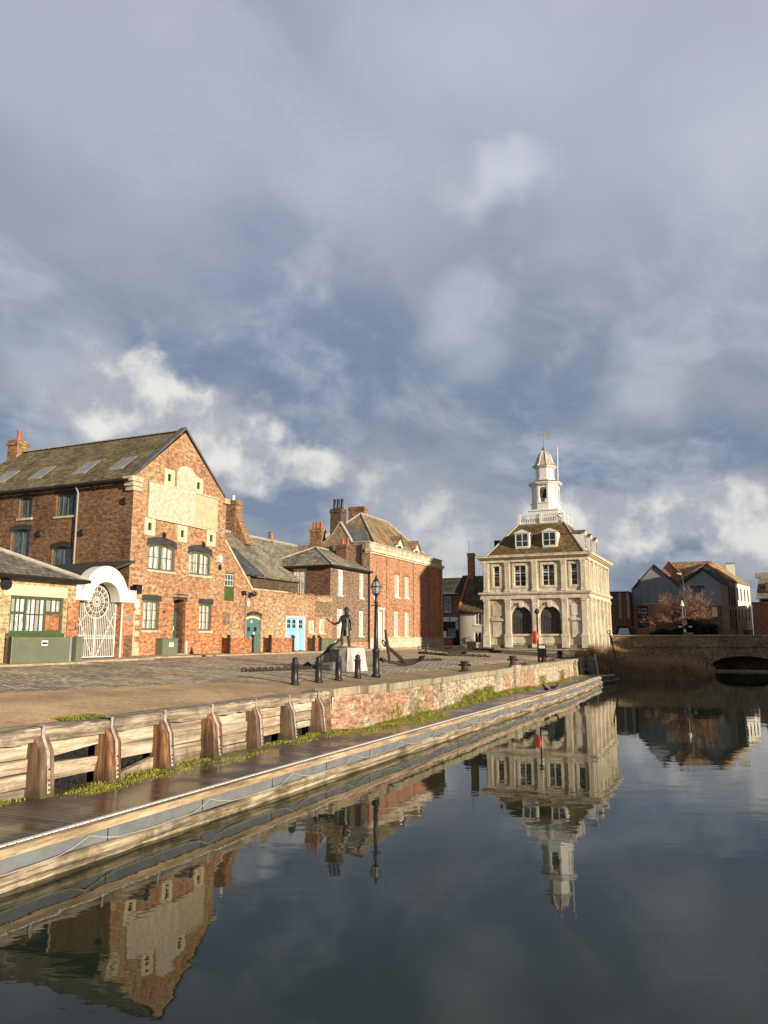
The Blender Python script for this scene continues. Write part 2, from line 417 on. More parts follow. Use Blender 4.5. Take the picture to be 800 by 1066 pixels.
MT['flood'] = plain('olive green sheet steel', (.16, .185, .12), .6, .35, var=.2, scale=1.2)
MT['orange'] = plain('orange red plastic', (.78, .10, .035), .4, .4, var=.1)
MT['grey_clad'] = plain('dark grey cladding', (.26, .28, .28), .75, .3, var=.12)
MT['clad_brown'] = plain('brown board cladding', (.17, .13, .10), .8, .2, var=.25)
MT['sign_white'] = plain('white sign', (.80, .79, .76), .5, .3, var=.03, bump=0)
MT['sign_black'] = plain('black sign', (.012, .012, .014), .4, .4, var=.05, bump=0)
MT['crate_wood'] = plain('varnished wood', (.34, .14, .05), .5, .4, var=.3)
MT['pot_red'] = plain('terracotta pot', (.50, .17, .08), .8, .2, var=.25)
MT['silver'] = plain('silver car paint', (.50, .51, .53), .3, .6, .3, var=.04, bump=0)
MT['tyre'] = plain('black rubber', (.02, .02, .02), .8, .3)
MT['duck'] = plain('dark plumage', (.045, .035, .028), .8, .2, var=.4, scale=20)


def glass(name, c=(.015, .018, .02), rough=.08, spec=.6, curtain=None, stripes=9.0):
    m = M(name, rough, spec)
    if curtain:
        u = m.xyz(m.uv())[0]
        wv = m.math('SINE', m.math('ADD', m.math('MULTIPLY', u, stripes * 6.283), m.math('MULTIPLY', m.noise(m.pos, 2, 3), 6)))
        m.col(m.mix(m.smooth(wv, -.6, .5), c4(tuple(v * .45 for v in curtain)), c4(curtain)))
        m.set('Coat Weight', .6); m.set('Coat Roughness', .05)
    else:
        n1 = m.noise(m.pos, 1.7, 3, .5)
        m.col(m.mix(m.smooth(n1, .4, .65), c4(c), c4(tuple(v * 2.5 for v in c))))
        m.bump(m.noise(m.pos, 2.5, 2), .08, .02)
    return m.m


MT['glass'] = glass('dark window glass')
MT['glass_blind'] = glass('window with pale blinds', curtain=(.70, .70, .62), stripes=3.2, rough=.4)
MT['glass_white'] = glass('window with white shutter', curtain=(.80, .79, .74), stripes=2.0, rough=.4)
MT['glass_blue'] = glass('window reflecting sky', (.05, .065, .08), .05, .9)


def lampglass():
    m = M('clear lantern glass', .08, .5); m.col((.75, .78, .78)); m.set('Transmission Weight', .7); m.set('IOR', 1.2); return m.m
MT['lampglass'] = lampglass()
# woods
MT['post'] = wood('rusty orange post timber', (.13, .07, .04), (.36, .18, .085), (.085, .06, .042), 'Z', rnd=.7, tide=.8)
MT['plank'] = wood('bleached plank timber', (.40, .31, .21), (.66, .56, .42), (.40, .27, .16), 'Y', scale=.8, rnd=.5, tide=.6)
MT['cap'] = wood('grey tan capping beam', (.27, .215, .15), (.56, .47, .34), (.20, .165, .12), 'Y', rnd=.3)
MT['tanboard'] = wood('tan edging board', (.36, .26, .155), (.52, .40, .25), (.30, .21, .12), 'Y', scale=.6, bump=.4)
MT['log'] = wood('algae stained fender timber', (.19, .15, .095), (.46, .39, .27), (.11, .09, .045), 'Y', scale=.7)
MT['fascia'] = plain('grey steel fascia', (.20, .215, .23), .55, .4, var=.3, scale=2.2)
MT['rope'] = plain('pale rope', (.46, .43, .37), .9, .1, var=.25, scale=30)


def deckmat():
    m = M('wet deck boards', .4, .5)
    x, y, z = m.xyz(m.pos)
    t = m.math('MULTIPLY', y, 1 / .145)
    fr_ = m.math('FRACT', t); idx = m.math('FLOOR', t)
    rnd = m.n('TexWhiteNoise', {'Vector': m.comb(idx, 0.0, 0.0)}, noise_dimensions='3D').outputs[0]
    gap = m.math('LESS_THAN', fr_, .13)
    g = m.noise(m.vmath('MULTIPLY', m.pos, (.4, 5, 1)), 3, 5, .7)
    dark = m.mix(rnd, c4((.040, .032, .027)), c4((.135, .108, .085)))
    col = m.mix(m.smooth(g, .35, .7), dark, c4((.135, .11, .088)))
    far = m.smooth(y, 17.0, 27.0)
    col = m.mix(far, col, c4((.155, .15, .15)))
    patch = m.noise(m.pos, .8, 5, .6)
    col = m.mix(m.smooth(patch, .5, .7, 0, .6), col, c4((.05, .042, .035)))
    col = m.mix(m.math('MULTIPLY', gap, m.smooth(y, 30, 15)), col, c4((.008, .007, .006)))
    back_ = m.math('ADD', x, m.smooth(y, 19.5, 21.0, .7, 0.0))
    wall = m.smooth(m.math('ADD', back_, m.math('MULTIPLY', m.math('SUBTRACT', m.noise(m.pos, 1.4, 5, .7), .5), 2.6)), -9.7, -10.35)
    mossn = m.smooth(m.noise(m.pos, 3.5, 6, .75), .44, .54)
    mm = m.math('MULTIPLY', m.math('MULTIPLY', wall, mossn), m.math('MULTIPLY', m.smooth(y, 9.5, 12.5), m.smooth(y, 42, 20, .35, 1.0)))
    col = m.mix(mm, col, m.mix(m.noise(m.pos, 18, 3, .7), c4((.10, .11, .02)), c4((.34, .32, .06))))
    m.col(col)
    wet = m.smooth(m.noise(m.pos, .6, 4, .6), .40, .62)
    m.set('Roughness', m.mix(m.math('MULTIPLY', wet, m.math('SUBTRACT', 1.0, mm)), c4((.50,) * 3), c4((.14,) * 3)))
    m.bump(m.math('ADD', m.math('MULTIPLY', gap, -1.4), m.math('MULTIPLY', g, .5)), .5, .012)
    return m.m
MT['deck'] = deckmat()


def cobbles():
    m = M('granite setts', .8, .3)
    x, y, z = m.xyz(m.pos)
    p = m.comb(m.math('MULTIPLY', x, 1.0), y, 0.0)
    bk = m.n('TexBrick', {'Vector': m.vmath('ADD', m.n('VectorRotate', {'Vector': p, 'Angle': .35}, rotation_type='Z_AXIS').outputs[0], m.vmath('MULTIPLY', m.noise(m.pos, 1.2, 3, .5, 'Color'), (.16, .16, 0))), 'Color1': (.70, .60, .45, 1), 'Color2': (.42, .355, .27, 1), 'Mortar': (.085, .07, .05, 1), 'Scale': 1.0, 'Mortar Size': .028, 'Mortar Smooth': .5, 'Brick Width': .30, 'Row Height': .19}, offset=.5)
    n1 = m.noise(m.pos, .35, 6, .65); n2 = m.noise(m.pos, 3.3, 5, .7)
    col = m.mix(m.smooth(n1, .42, .64, 0, .7), bk.outputs['Color'], c4((.52, .41, .27)))
    col = m.mix(m.smooth(n2, .50, .62, 0, .6), col, c4((.17, .14, .10)))
    col = m.mix(m.smooth(y, 34.0, 50.0, 0.0, .6), col, c4((.48, .37, .24)))
    col = crunch(m, col, m.vmath('MULTIPLY', m.pos, (4.5, 4.5, 1)), .5, 1.5)
    col = crunch(m, col, m.vmath('MULTIPLY', m.pos, (.35, .5, 1)), .65, 1.3)
    m.col(col)
    m.bump(m.math('ADD', m.math('MULTIPLY', bk.outputs['Fac'], -1.0), m.math('MULTIPLY', n2, 1.2)), .7, .04)
    return m.m
MT['cobbles'] = cobbles()


def tarmac():
    m = M('brown bound gravel', .9, .2)
    n1 = m.noise(m.pos, .5, 5, .6); n2 = m.noise(m.pos, 26, 4, .75); n3 = m.noise(m.pos, 90, 2, .6)
    x, y, z = m.xyz(m.pos)
    col = m.mix(m.smooth(n1, .38, .66), c4((.66, .45, .25)), c4((.52, .35, .195)))
    col = m.mix(m.smooth(n2, .44, .70, 0, .5), col, c4((.22, .155, .095)))
    col = m.mix(m.smooth(n3, .58, .70, 0, .7), col, c4((.50, .40, .27)))
    edge = m.smooth(m.math('ADD', x, m.math('MULTIPLY', m.math('SUBTRACT', n1, .5), 1.6)), -12.3, -10.9)
    far = m.smooth(y, 16.0, 24.0)
    col = m.mix(m.math('MULTIPLY', m.math('MAXIMUM', m.math('MULTIPLY', edge, .8), far), .8), col, c4((.29, .225, .125)))
    col = crunch(m, col, m.vmath('MULTIPLY', m.pos, (9, 9, 1)), .84, 1.16)
    col = crunch(m, col, m.vmath('MULTIPLY', m.pos, (.35, .3, 1)), .8, 1.15)
    m.col(col); m.bump(m.math('ADD', n2, n3), .6, .015)
    return m.m
MT['tarmac'] = tarmac()
MT['paving'] = stone('pale flagstones', (.47, .38, .25), (.40, .32, .21), (.3, .25, .17), joints=False)
MT['earth'] = plain('earth', (.20, .17, .12), .95, .1, var=.3, scale=.3)
MT['asphalt'] = plain('asphalt', (.06, .06, .06), .9, .2, var=.2, scale=1.0)
MT['rubble'] = plain('dark rubble fill', (.035, .035, .038), .95, .1, scale=14, bump=1.0, c2=(.006, .006, .007))


def watermat():
    m = M('dark harbour water', .02, .5)
    m.col((.020, .029, .019)); m.set('IOR', 1.33)
    x, y, z = m.xyz(m.pos)
    p = m.n('VectorRotate', {'Vector': m.pos, 'Angle': R(-24.4)}, rotation_type='Z_AXIS').outputs[0]
    p = m.vmath('MULTIPLY', p, (.6, 1.0, 1.0))
    n1 = m.noise(p, .55, 3, .5); n2 = m.noise(p, 2.2, 3, .55, dist=.5); n3 = m.noise(m.pos, .09, 3, .5)
    calm = m.smooth(n3, .35, .65, .35, 1.15)
    h = m.math('ADD', m.math('MULTIPLY', n1, 1.2), m.math('MULTIPLY', n2, .42))
    m.bump(m.math('MULTIPLY', h, calm), .055, .085)
    return m.m
MT['water'] = watermat()


def leafmat(name, a, b, c):
    m = M(name, .75, .2)
    n1 = m.noise(m.pos, 2.5, 4, .7); n2 = m.noise(m.pos, 24, 2, .6)
    m.col(m.mix(m.smooth(n2, .45, .65, 0, .8), m.mix(m.smooth(n1, .4, .6), c4(a), c4(b)), c4(c)))
    m.set('Subsurface Weight', 0.0)
    return m.m
MT['weed'] = leafmat('yellow green weeds', (.24, .26, .035), (.40, .36, .07), (.10, .14, .025))
MT['reed'] = leafmat('dead brown reeds', (.36, .24, .135), (.46, .315, .185), (.20, .13, .075))
MT['twig'] = leafmat('reddish brown twigs', (.26, .155, .105), (.34, .21, .14), (.17, .10, .07))
MT['bark'] = plain('dark bark', (.08, .06, .045), .9, .1, var=.4, scale=6)
MT['hedge'] = leafmat('dark evergreen leaves', (.025, .04, .018), (.04, .05, .022), (.015, .022, .012))
#PART2

# ------------------------------------------------------------------ ground and water
def gz(x):
    """height of the quay: dips to the edge, rises gently to the buildings"""
    x = max(x, -25.0)
    if x > -11.9: return 1.69
    if x > -13.5: return 1.69 + .189 * (-11.9 - x) / 1.6
    return 1.879 + .046 * (-13.5 - x)
mb = MB()
mb.box(-1500, -25, -400, 1500, -1.5, gz(-25))
def land(mb, x0, x1, y0, y1): mb.hexa([(x0, y0, -1.6), (x1, y0, -1.6), (x1, y1, -1.6), (x0, y1, -1.6)], [(x0, y0, gz(x0)), (x1, y0, gz(x1)), (x1, y1, gz(x1)), (x0, y1, gz(x0))])
land(mb, -25, -13.5, -400, 60.4); land(mb, -13.5, -11.9, -400, 60.4); land(mb, -11.9, -11.12, 20.75, 60.4)
mb.hexa([(-25, 60.4, -1.6), (-12.4, 60.4, -1.6), (-12.4, 86, -1.6), (-25, 86, -1.6)], [(-25, 60.4, gz(-25)), (-12.4, 60.4, gz(-12.4)), (-12.4, 86, gz(-12.4)), (-25, 86, gz(-25))])
mb.box(-25, 1500, 87.5, 1500, -1.7, 2.5); mb.box(-25, -12.4, 86, 87.5, -1.65, 2.45)
mb.box(16, 1500, -400, 87.5, -1.55, 2.2)
tag(mb.build('ground', MT['cobbles']), kind='structure')
mb = MB().add([(-12.6, -300, 0), (16.2, -300, 0), (16.2, 90, 0), (-12.6, 90, 0)], [(0, 1, 2, 3)])
tag(mb.build('water', MT['water']), kind='structure')
tag(MB().add([(-12.6, -300, -1.2), (16.2, -300, -1.2), (16.2, 95, -1.2), (-12.6, 95, -1.2)], [(0, 1, 2, 3)]).build('river_bed', MT['earth']), kind='structure')
# bound gravel strip along the quay edge, a sheet laid over the setts
pts = []
edge = [(-8, -16.2), (8, -16.2), (12, -16.0), (15, -15.4), (19, -14.6), (20.69, -13.9), (20.75, -13.88), (22, -13.4), (26, -12.95), (34, -12.75), (45, -12.7), (60.3, -12.6)]
vs, fs = [], []
for y, x in edge:
    x0 = -11.88 if y < 20.7 else -11.2
    vs += [(x0, y, gz(x0) + .006), (-11.9, y, 1.696), (max(x, -13.5), y, gz(max(x, -13.5)) + .006), (x, y, gz(x) + .006)]
fs = [(4 * i + j, 4 * i + 4 + j, 4 * i + 5 + j, 4 * i + 1 + j) for i in range(len(edge) - 1) for j in range(3)]
tag(MB().add(vs, fs).build('gravel_path', MT['tarmac']), kind='structure')
mb = MB()
for (y0, y1, x0, x1) in ((9, 22.4, -23.2, -22.5), (22.4, 26.8, -24.0, -23.1), (26.8, 46.3, -24.8, -23.75), (46.3, 68.2, -25.0, -24.0)):
    mb.hexa([(x0, y0, 2.1), (x1, y0, 2.1), (x1, y1, 2.1), (x0, y1, 2.1)], [(x0, y0, gz(x0) + .07), (x1, y0, gz(x1) + .07), (x1, y1, gz(x1) + .07), (x0, y1, gz(x0) + .07)])
tag(mb.build('pavement', MT['paving']), kind='structure')
tag(MB().add([(-25, 88.3, 2.506), (30, 88.3, 2.506), (30, 97, 2.506), (-25, 97, 2.506)], [(0, 1, 2, 3)]).build('road', MT['asphalt']), kind='structure')
mb = MB()
vs, fs = [], []
for i in range(13):
    y = 60.3 + i * 2.0
    for j, (x, z) in enumerate(((-12.42, 1.75), (-11.3, 1.25), (-9.9, .45), (-8.6, -.15), (-6.4, -.3))):
        k = random.uniform(-.12, .12)
        vs.append((x + (k if j else 0) + (max(0, y - 80) * .0), y, z + (k if j else 0)))
for i in range(12):
    for j in range(4):
        a = i * 5 + j; fs.append((a, a + 1, a + 6, a + 5))
tag(MB().add(vs, fs).build('mud_bank', MT['earth']), kind='structure')

# ------------------------------------------------------------------ quay walls and pontoon
def jbox(mb, x0, x1, y0, y1, z0, z1, j=.015):
    r = lambda: random.uniform(-j, j)
    mb.hexa([(x0 + r(), y0 + r(), z0 + r()), (x1 + r(), y0 + r(), z0 + r()), (x1 + r(), y1 + r(), z0 + r()), (x0 + r(), y1 + r(), z0 + r())],
            [(x0 + r(), y0 + r(), z1 + r()), (x1 + r(), y0 + r(), z1 + r()), (x1 + r(), y1 + r(), z1 + r()), (x0 + r(), y1 + r(), z1 + r())])

tw = thing('timber_quay_wall', 'bleached timber quay wall of planks and rusty posts, gaps showing rubble', 'quay wall', (-11.3, 13, .5))
POSTY = [6.9, 8.56, 10.2, 11.83, 13.38, 15.02, 16.8, 18.4, 20.05]
MB().box(-11.92, -11.66, 4, 20.7, .2, 1.40).build('rubble_fill', MT['rubble'], tw)
for i, y in enumerate(POSTY):
    w = random.uniform(.28, .34); ln = random.uniform(.03, .08)
    m_ = MB(); j = lambda: random.uniform(-.014, .014)
    # slightly battered, with a chamfered shoulder under the cap
    prof = [(-11.40, .48), (-11.02 + ln, .48), (-11.06 + ln * .4 + j(), 1.29 + j()), (-11.19, 1.54 + j()), (-11.40, 1.52)]
    m_.prism([(x, y - w / 2 + j(), z) for x, z in prof], [(x + j(), y + w / 2 + j(), z) for x, z in prof])
    p = m_.build('post', MT['post'], tw)
    s_ = MB(); sy = y + random.uniform(-.01, .05)
    pr = [(-11.005 + ln, .62), (-11.05 + ln * .4, 1.29), (-11.175, 1.55), (-11.17, 1.74), (-11.34, 1.745)]
    for (xa, za), (xb, zb) in zip(pr[:-1], pr[1:]):
        s_.hexa([(xa, sy - .032, za), (xa + .014, sy - .032, za), (xa + .014, sy + .032, za), (xa, sy + .032, za)],
                [(xb, sy - .032, zb), (xb + .014, sy - .032, zb), (xb + .014, sy + .032, zb), (xb, sy + .032, zb)])
    s_.build('strap', MT['galv'], p)
    for zz_ in (.68, .76, .84, 1.02):
        xx = -10.986 + ln - (zz_ - .62) * .058
        MB().box(xx - .006, xx + .008, sy - .013, sy + .013, zz_ - .013, zz_ + .013).build('bolt', MT['iron'], p)
capcuts = [4.0, 7.8, 9.85, 11.9, 15.1, 16.9, 19.6, 20.72]
for y0, y1 in zip(capcuts[:-1], capcuts[1:]):
    m_ = MB(); N = 9; rows = []; tilt = random.uniform(-.02, .02)
    for k in range(N + 1):
        y = y0 + (y1 - y0) * k / N + (.012 if k == 0 else 0)
        q = [random.uniform(-.02, .02) for _ in range(6)]
        rows.append([(-11.19 + q[0], y, 1.46 + q[1]), (-11.175 + q[0] + tilt, y, 1.665 + q[2]), (-11.23 + q[3], y, 1.70 + q[2]), (-11.96, y, 1.693), (-11.96, y, 1.46)])
    vs = [p for r_ in rows for p in r_]
    fs = [(5 * i + j, 5 * i + (j + 1) % 5, 5 * i + 5 + (j + 1) % 5, 5 * i + 5 + j) for i in range(N) for j in range(5)]
    fs += [(4, 3, 2, 1, 0), tuple(5 * N + j for j in range(5))]
    m_.add(vs, fs).build('cap_beam', MT['cap'], tw)
ys = [4.2] + POSTY + [20.72]
for i, (y0, y1) in enumerate(zip(ys[:-1], ys[1:])):
    a, b = y0 + .1, y1 - .1
    if y0 == 10.2:
        MB().hexa([(-11.46, a, 1.14), (-11.33, a, 1.14), (-11.33, b, 1.26), (-11.46, b, 1.26)], [(-11.46, a, 1.45), (-11.33, a, 1.45), (-11.33, b, 1.45), (-11.46, b, 1.45)]).build('plank', MT['plank'], tw)
        MB().hexa([(-11.46, a - .1, .76), (-11.32, a - .1, .76), (-11.33, b - .12, .76), (-11.46, b - .12, .76)], [(-11.46, a - .1, 1.07), (-11.32, a - .1, 1.07), (-11.33, b - .03, 1.02), (-11.46, b - .03, 1.02)]).build('plank', MT['plank'], tw)
    elif y0 == 11.83:
        m_ = MB(); jbox(m_, -11.46, -11.33, a, b, 1.18, 1.45); m_.build('plank', MT['plank'], tw)
        m_ = MB(); jbox(m_, -11.48, -11.34, a, b, .88, 1.165); m_.build('plank', MT['plank'], tw)
        MB().hexa([(-11.44, a, .48), (-11.30, a, .48), (-11.30, b, .5), (-11.44, b, .5)], [(-11.44, a, .56), (-11.30, a, .56), (-11.30, b, .80), (-11.44, b, .80)]).build('plank', MT['plank'], tw)
    else:
        zs = [.46, .70, .95, 1.20, 1.45]; gap = y0 > 15.5
        for k in range(4):
            if gap and k == 0: continue
            m_ = MB(); o = random.uniform(-.03, .03)
            jbox(m_, -11.46 + o, -11.33 + o, a - .04, b + .04, zs[k] + .009 + (.04 if gap and k == 1 else 0), zs[k + 1] - .009, .014)
            m_.build('plank', MT['plank'], tw)

bw = thing('brick_quay_wall', 'long patched brick and stone quay wall, whitewashed in places, above the pontoon', 'quay wall', (-10.7, 40, .5))
m_ = MB(); rows = []
Ysteps = [20.72, 21.6, 22.6, 24, 28, 32, 36, 40, 44, 48, 52, 56, 60.5]
for y in Ysteps:
    o = random.uniform(-.05, .05)
    o -= .42 * max(0, (23.4 - y) / 2.7)
    rows.append([(-10.60 + o, y, .2), (-10.70 + o, y, 1.52), (-11.7, y, 1.52), (-11.7, y, .2)])
vs = [p for r_ in rows for p in r_]
fs = [(4 * i + j, 4 * i + (j + 1) % 4, 4 * i + 4 + (j + 1) % 4, 4 * i + 4 + j) for i in range(len(rows) - 1) for j in range(4)] + [(3, 2, 1, 0), tuple(4 * (len(rows) - 1) + j for j in range(4))]
m_.add(vs, fs).build('masonry', MT['quay_brick'], bw)
m_ = MB(); y = 20.72
while y < 60.4:
    L = random.uniform(1.0, 1.9); y1 = min(y + L, 60.5)
    e_ = .42 * max(0, (23.4 - y) / 2.7); jbox(m_, -11.26 - e_, -10.62 - e_ + random.uniform(-.03, .02), y + .01, y1 - .01, 1.522, 1.745 + random.uniform(-.015, .02), .012); y = y1
m_.build('coping', MT['coping'], bw)
m_ = MB(); m_.box(-10.72, -10.5, 39.6, 40.7, .3, 1.85); m_.build('buttress', MT['quay_brick'], bw)
m_ = MB()
for y in (55.8, 57.9): jbox(m_, -10.6, -10.42, y, y + .22, .4, 1.72, .02)
m_.build('rubbing_strip', MT['cap'], bw)
m_ = MB(); m_.box(-12.4, -11.0, 60.35, 60.55, .1, 1.55); m_.build('return_wall', MT['quay_brick'], bw)
pr_ = thing('stone_pier', 'rough grey stone pier at the far end of the quay wall', 'stone pier', (-10.3, 61.6, .2))
MB().prism([(-10.75, 61.2, -.2), (-9.95, 61.2, -.2), (-9.9, 62.2, -.2), (-10.75, 62.2, -.2)], [(-10.6, 61.3, 1.78), (-10.1, 61.3, 1.7), (-10.1, 62.1, 1.72), (-10.6, 62.1, 1.8)]).build('shaft', MT['plinth'], pr_)
MB().tube([(-10.0, 61.15, 2.05), (-9.95, 61.1, 1.6), (-9.78, 61.05, .35)], .05, 6).build('white_pipe', MT['white'], pr_)

# pontoon
EDGE = [(-9.02, -3), (-8.99, 4), (-8.98, 9), (-8.97, 15), (-8.92, 22), (-8.85, 30), (-8.78, 38), (-8.74, 44), (-8.82, 49), (-9.0, 52.5), (-9.08, 55), (-8.98, 57.3), (-8.72, 59.2), (-8.55, 60.6)]
def edge_x(y):
    for (xa, ya), (xb, yb) in zip(EDGE[:-1], EDGE[1:]):
        if ya <= y <= yb: return xa + (xb - xa) * (y - ya) / (yb - ya)
    return EDGE[-1][0]
def strip(mb, prof, step=.5, y0=-3, y1=60.6, wob=0.0, seed=0):
    """sweeps a closed profile (offset from the pontoon edge, z) along the edge"""
    n = max(2, int((y1 - y0) / step)); k = len(prof); vs = []; rd = random.Random(seed)
    for i in range(n + 1):
        y = y0 + (y1 - y0) * i / n; ex = edge_x(y)
        dz = wob * (math.sin(y * .9) + .6 * math.sin(y * 2.3 + 1)) + rd.uniform(-wob, wob) * .4
        vs += [(ex + o, y, z + dz) for o, z in prof]
    fs = [(k * i + j, k * i + (j + 1) % k, k * (i + 1) + (j + 1) % k, k * (i + 1) + j) for i in range(n) for j in range(k)]
    fs += [tuple(range(k - 1, -1, -1)), tuple(n * k + j for j in range(k))]
    return mb.add(vs, fs)
po = thing('pontoon', 'long low timber pontoon with wet boards and pale edging along the quay wall', 'pontoon', (-9.7, 28, 0))
mb = MB(); vs = []
n = 127
for i in range(n + 1):
    y = -3 + 63.4 * i / n
    xi = (-11.42 if y < 20.8 else -10.62) + max(0, y - 58) * .3
    vs += [(xi, y, .55), (edge_x(y) - .005, y, .55), (edge_x(y) - .005, y, .45), (xi, y, .45)]
fs = [(4 * i + j, 4 * i + (j + 1) % 4, 4 * i + 4 + (j + 1) % 4, 4 * i + 4 + j) for i in range(n) for j in range(4)] + [(3, 2, 1, 0), (4 * n, 4 * n + 1, 4 * n + 2, 4 * n + 3)]
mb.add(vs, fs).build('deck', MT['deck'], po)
strip(MB(), [(.07, .41), (.075, .525), (0, .53), (0, .41)], .5).build('edge_board', MT['tanboard'], po)
m_ = MB(); y = -3.0
while y < 60.3:
    ex = edge_x(y); m_.box(ex - .06, ex + .02, y, y + .125 if y < 30 else y + .72, .551, .568); y += .145 if y < 30 else .75
m_.build('lit_nosing', MT['white'], po)  # white segments stand for sunlit plank ends, light put into the colour
strip(MB(), [(.045, .20), (.05, .405), (.0, .405), (.0, .20)], .5).build('fascia', MT['fascia'], po)
for k in range(26):
    y = -2 + k * 2.3; ex = edge_x(y); MB().box(ex + .045, ex + .056, y, y + .015, .21, .40).build('fascia_joint', MT['iron'], po)
log = [(.075 + .085 * math.cos(a), .13 + .085 * math.sin(a)) for a in [2 * math.pi * k / 10 for k in range(10)]]
strip(MB(), log, .35, wob=.016, seed=3).build('fender_log', MT['log'], po, True)
strip(MB(), [(.0, -.15), (.10, -.1), (.095, .06), (.0, .07)], .5, wob=.012, seed=9).build('lower_beam', MT['log'], po)
m_ = MB(); pts = []; k = 0; y = -2.5
while y < 59.5:
    L = 2.9; 
    for q in range(10):
        t = q / 10.0; yy = y + L * t
        if yy > 60: break
        sag = .375 - .12 * min(1, abs(t - .0) * 6) * (1 if t > 0 else 0) - .03 * math.sin(t * 3.14)
        if t > .86: sag += (t - .86) / .14 * .10
        pts.append((edge_x(yy) + .065 + .012 * math.sin(yy * 5) + (.05 if .1 < t < .9 else 0), yy, sag))
    y += L
m_.tube(pts, .009, 5).build('rope', MT['rope'], po)

# weeds growing on the pontoon boards
mb = MB(); rd = random.Random(11)
def blade(mb, x, y, z, h, w, lean, a, tip=.0):
    ca_, sa_ = math.cos(a), math.sin(a)
    dx_, dy_ = math.cos(a + 1.4) * lean, math.sin(a + 1.4) * lean
    i = len(mb.v)
    mb.v += [(x - w * ca_, y - w * sa_, z), (x + w * ca_, y + w * sa_, z), (x + dx_ * .45 + w * .7 * ca_, y + dy_ * .45 + w * .7 * sa_, z + h * .62), (x + dx_ * .45 - w * .7 * ca_, y + dy_ * .45 - w * .7 * sa_, z + h * .62), (x + dx_, y + dy_, z + h)]
    mb.f += [(i, i + 1, i + 2, i + 3), (i + 3, i + 2, i + 4)]
def weeds(n, y0, y1, xw, hmax, cl, seed):
    rd = random.Random(seed)
    cents = [(rd.uniform(y0, y1), abs(rd.gauss(0, xw))) for _ in range(cl)]
    for _ in range(n):
        cy, cx = cents[int(len(cents) * rd.random() ** 1.7)]
        y = cy + rd.gauss(0, .12 + .010 * cy); off = .72 * min(1, max(0, (21.2 - y) / .5)); x = -10.50 - off + cx + rd.gauss(0, .07)
        if x < -10.6 - off or x > edge_x(y) - .25: continue
        d_ = x + 10.6 + off
        h = hmax * rd.uniform(.2, 1) * (1 - .8 * min(1, d_))
        blade(mb, x, y, .55, h, rd.uniform(.006, .016), rd.uniform(0, h * 1.1), rd.uniform(0, 6.28))
weeds(1500, 10.7, 13.2, .34, .07, 9, 1)
weeds(300, 8.2, 10.0, .08, .10, 6, 8)
weeds(2600, 12.6, 18.6, .62, .06, 13, 2)
weeds(14000, 18.6, 26.5, .75, .10, 40, 3)
weeds(1800, 25.0, 31.0, .14, .16, 14, 4)
weeds(4200, 31.0, 42.0, .16, .26, 16, 5)
weeds(2400, 41.0, 58.0, .17, .16, 26, 6)
weeds(1200, 57.5, 60.5, .45, .14, 14, 7)
for (yy, zz_, nn, hh) in ((33.3, .9, 500, .5), (35.0, 1.0, 420, .45), (31.8, .8, 300, .4), (24.4, 1.0, 90, .3), (26.5, 1.5, 80, .25), (46, 1.0, 200, .35), (51.5, 1.1, 200, .4)):
    for _ in range(nn):
        z = rd.uniform(.55, zz_); blade(mb, -10.56 + rd.gauss(0, .05), yy + rd.gauss(0, .35), z, rd.uniform(.08, hh * .5), .012, rd.uniform(.02, .2), rd.uniform(0, 6.28))
for _ in range(3200):       # tufts along the top edge
    y = rd.choice([rd.uniform(11.2, 12.2), rd.uniform(24, 60), rd.uniform(40, 60)]); blade(mb, (-11.12 if y > 21 else -11.9) + rd.gauss(0, .12), y, 1.70, rd.uniform(.02, .07), .012, .03, rd.uniform(0, 6.28))
tag(mb.build('weeds', MT['weed']), 'yellow green weeds and moss growing along the pontoon boards', 'weeds', kind='stuff')

# reeds in front of the bridge
mb = MB(); rd = random.Random(5)
for _ in range(24000):
    y = 65.6 + 17.5 * rd.random() ** 1.6; x = rd.uniform(-11.6, -2.6 + .5 * math.sin(y))
    lim = -10.6 if y < 66.5 else -12
    if x < lim: continue
    hmul = .75 + .3 * math.sin(x * 1.3 + 1) * math.sin(y * .7) + (.15 if x < -7 else 0)
    h = rd.uniform(.9, 2.0) * (.85 + (hmul - .75) * .45) * (1.0 - max(0, x + 4.2) * .25)
    blade(mb, x, y, max(-.1, .55 * (-9.4 - x)), h, rd.uniform(.012, .03), rd.uniform(.05, .55), rd.uniform(0, 6.28))
for _ in range(3800):
    y = rd.uniform(62.4, 66); x = rd.uniform(-11.9, -9.6); blade(mb, x, y, max(-.05, .55 * (-9.7 - x)), rd.uniform(.6, 1.3), .016, rd.uniform(.05, .5), rd.uniform(0, 6.28))
tag(mb.build('reeds', MT['reed']), 'bank of dead brown reeds standing in the water before the bridge', 'reeds', kind='stuff')

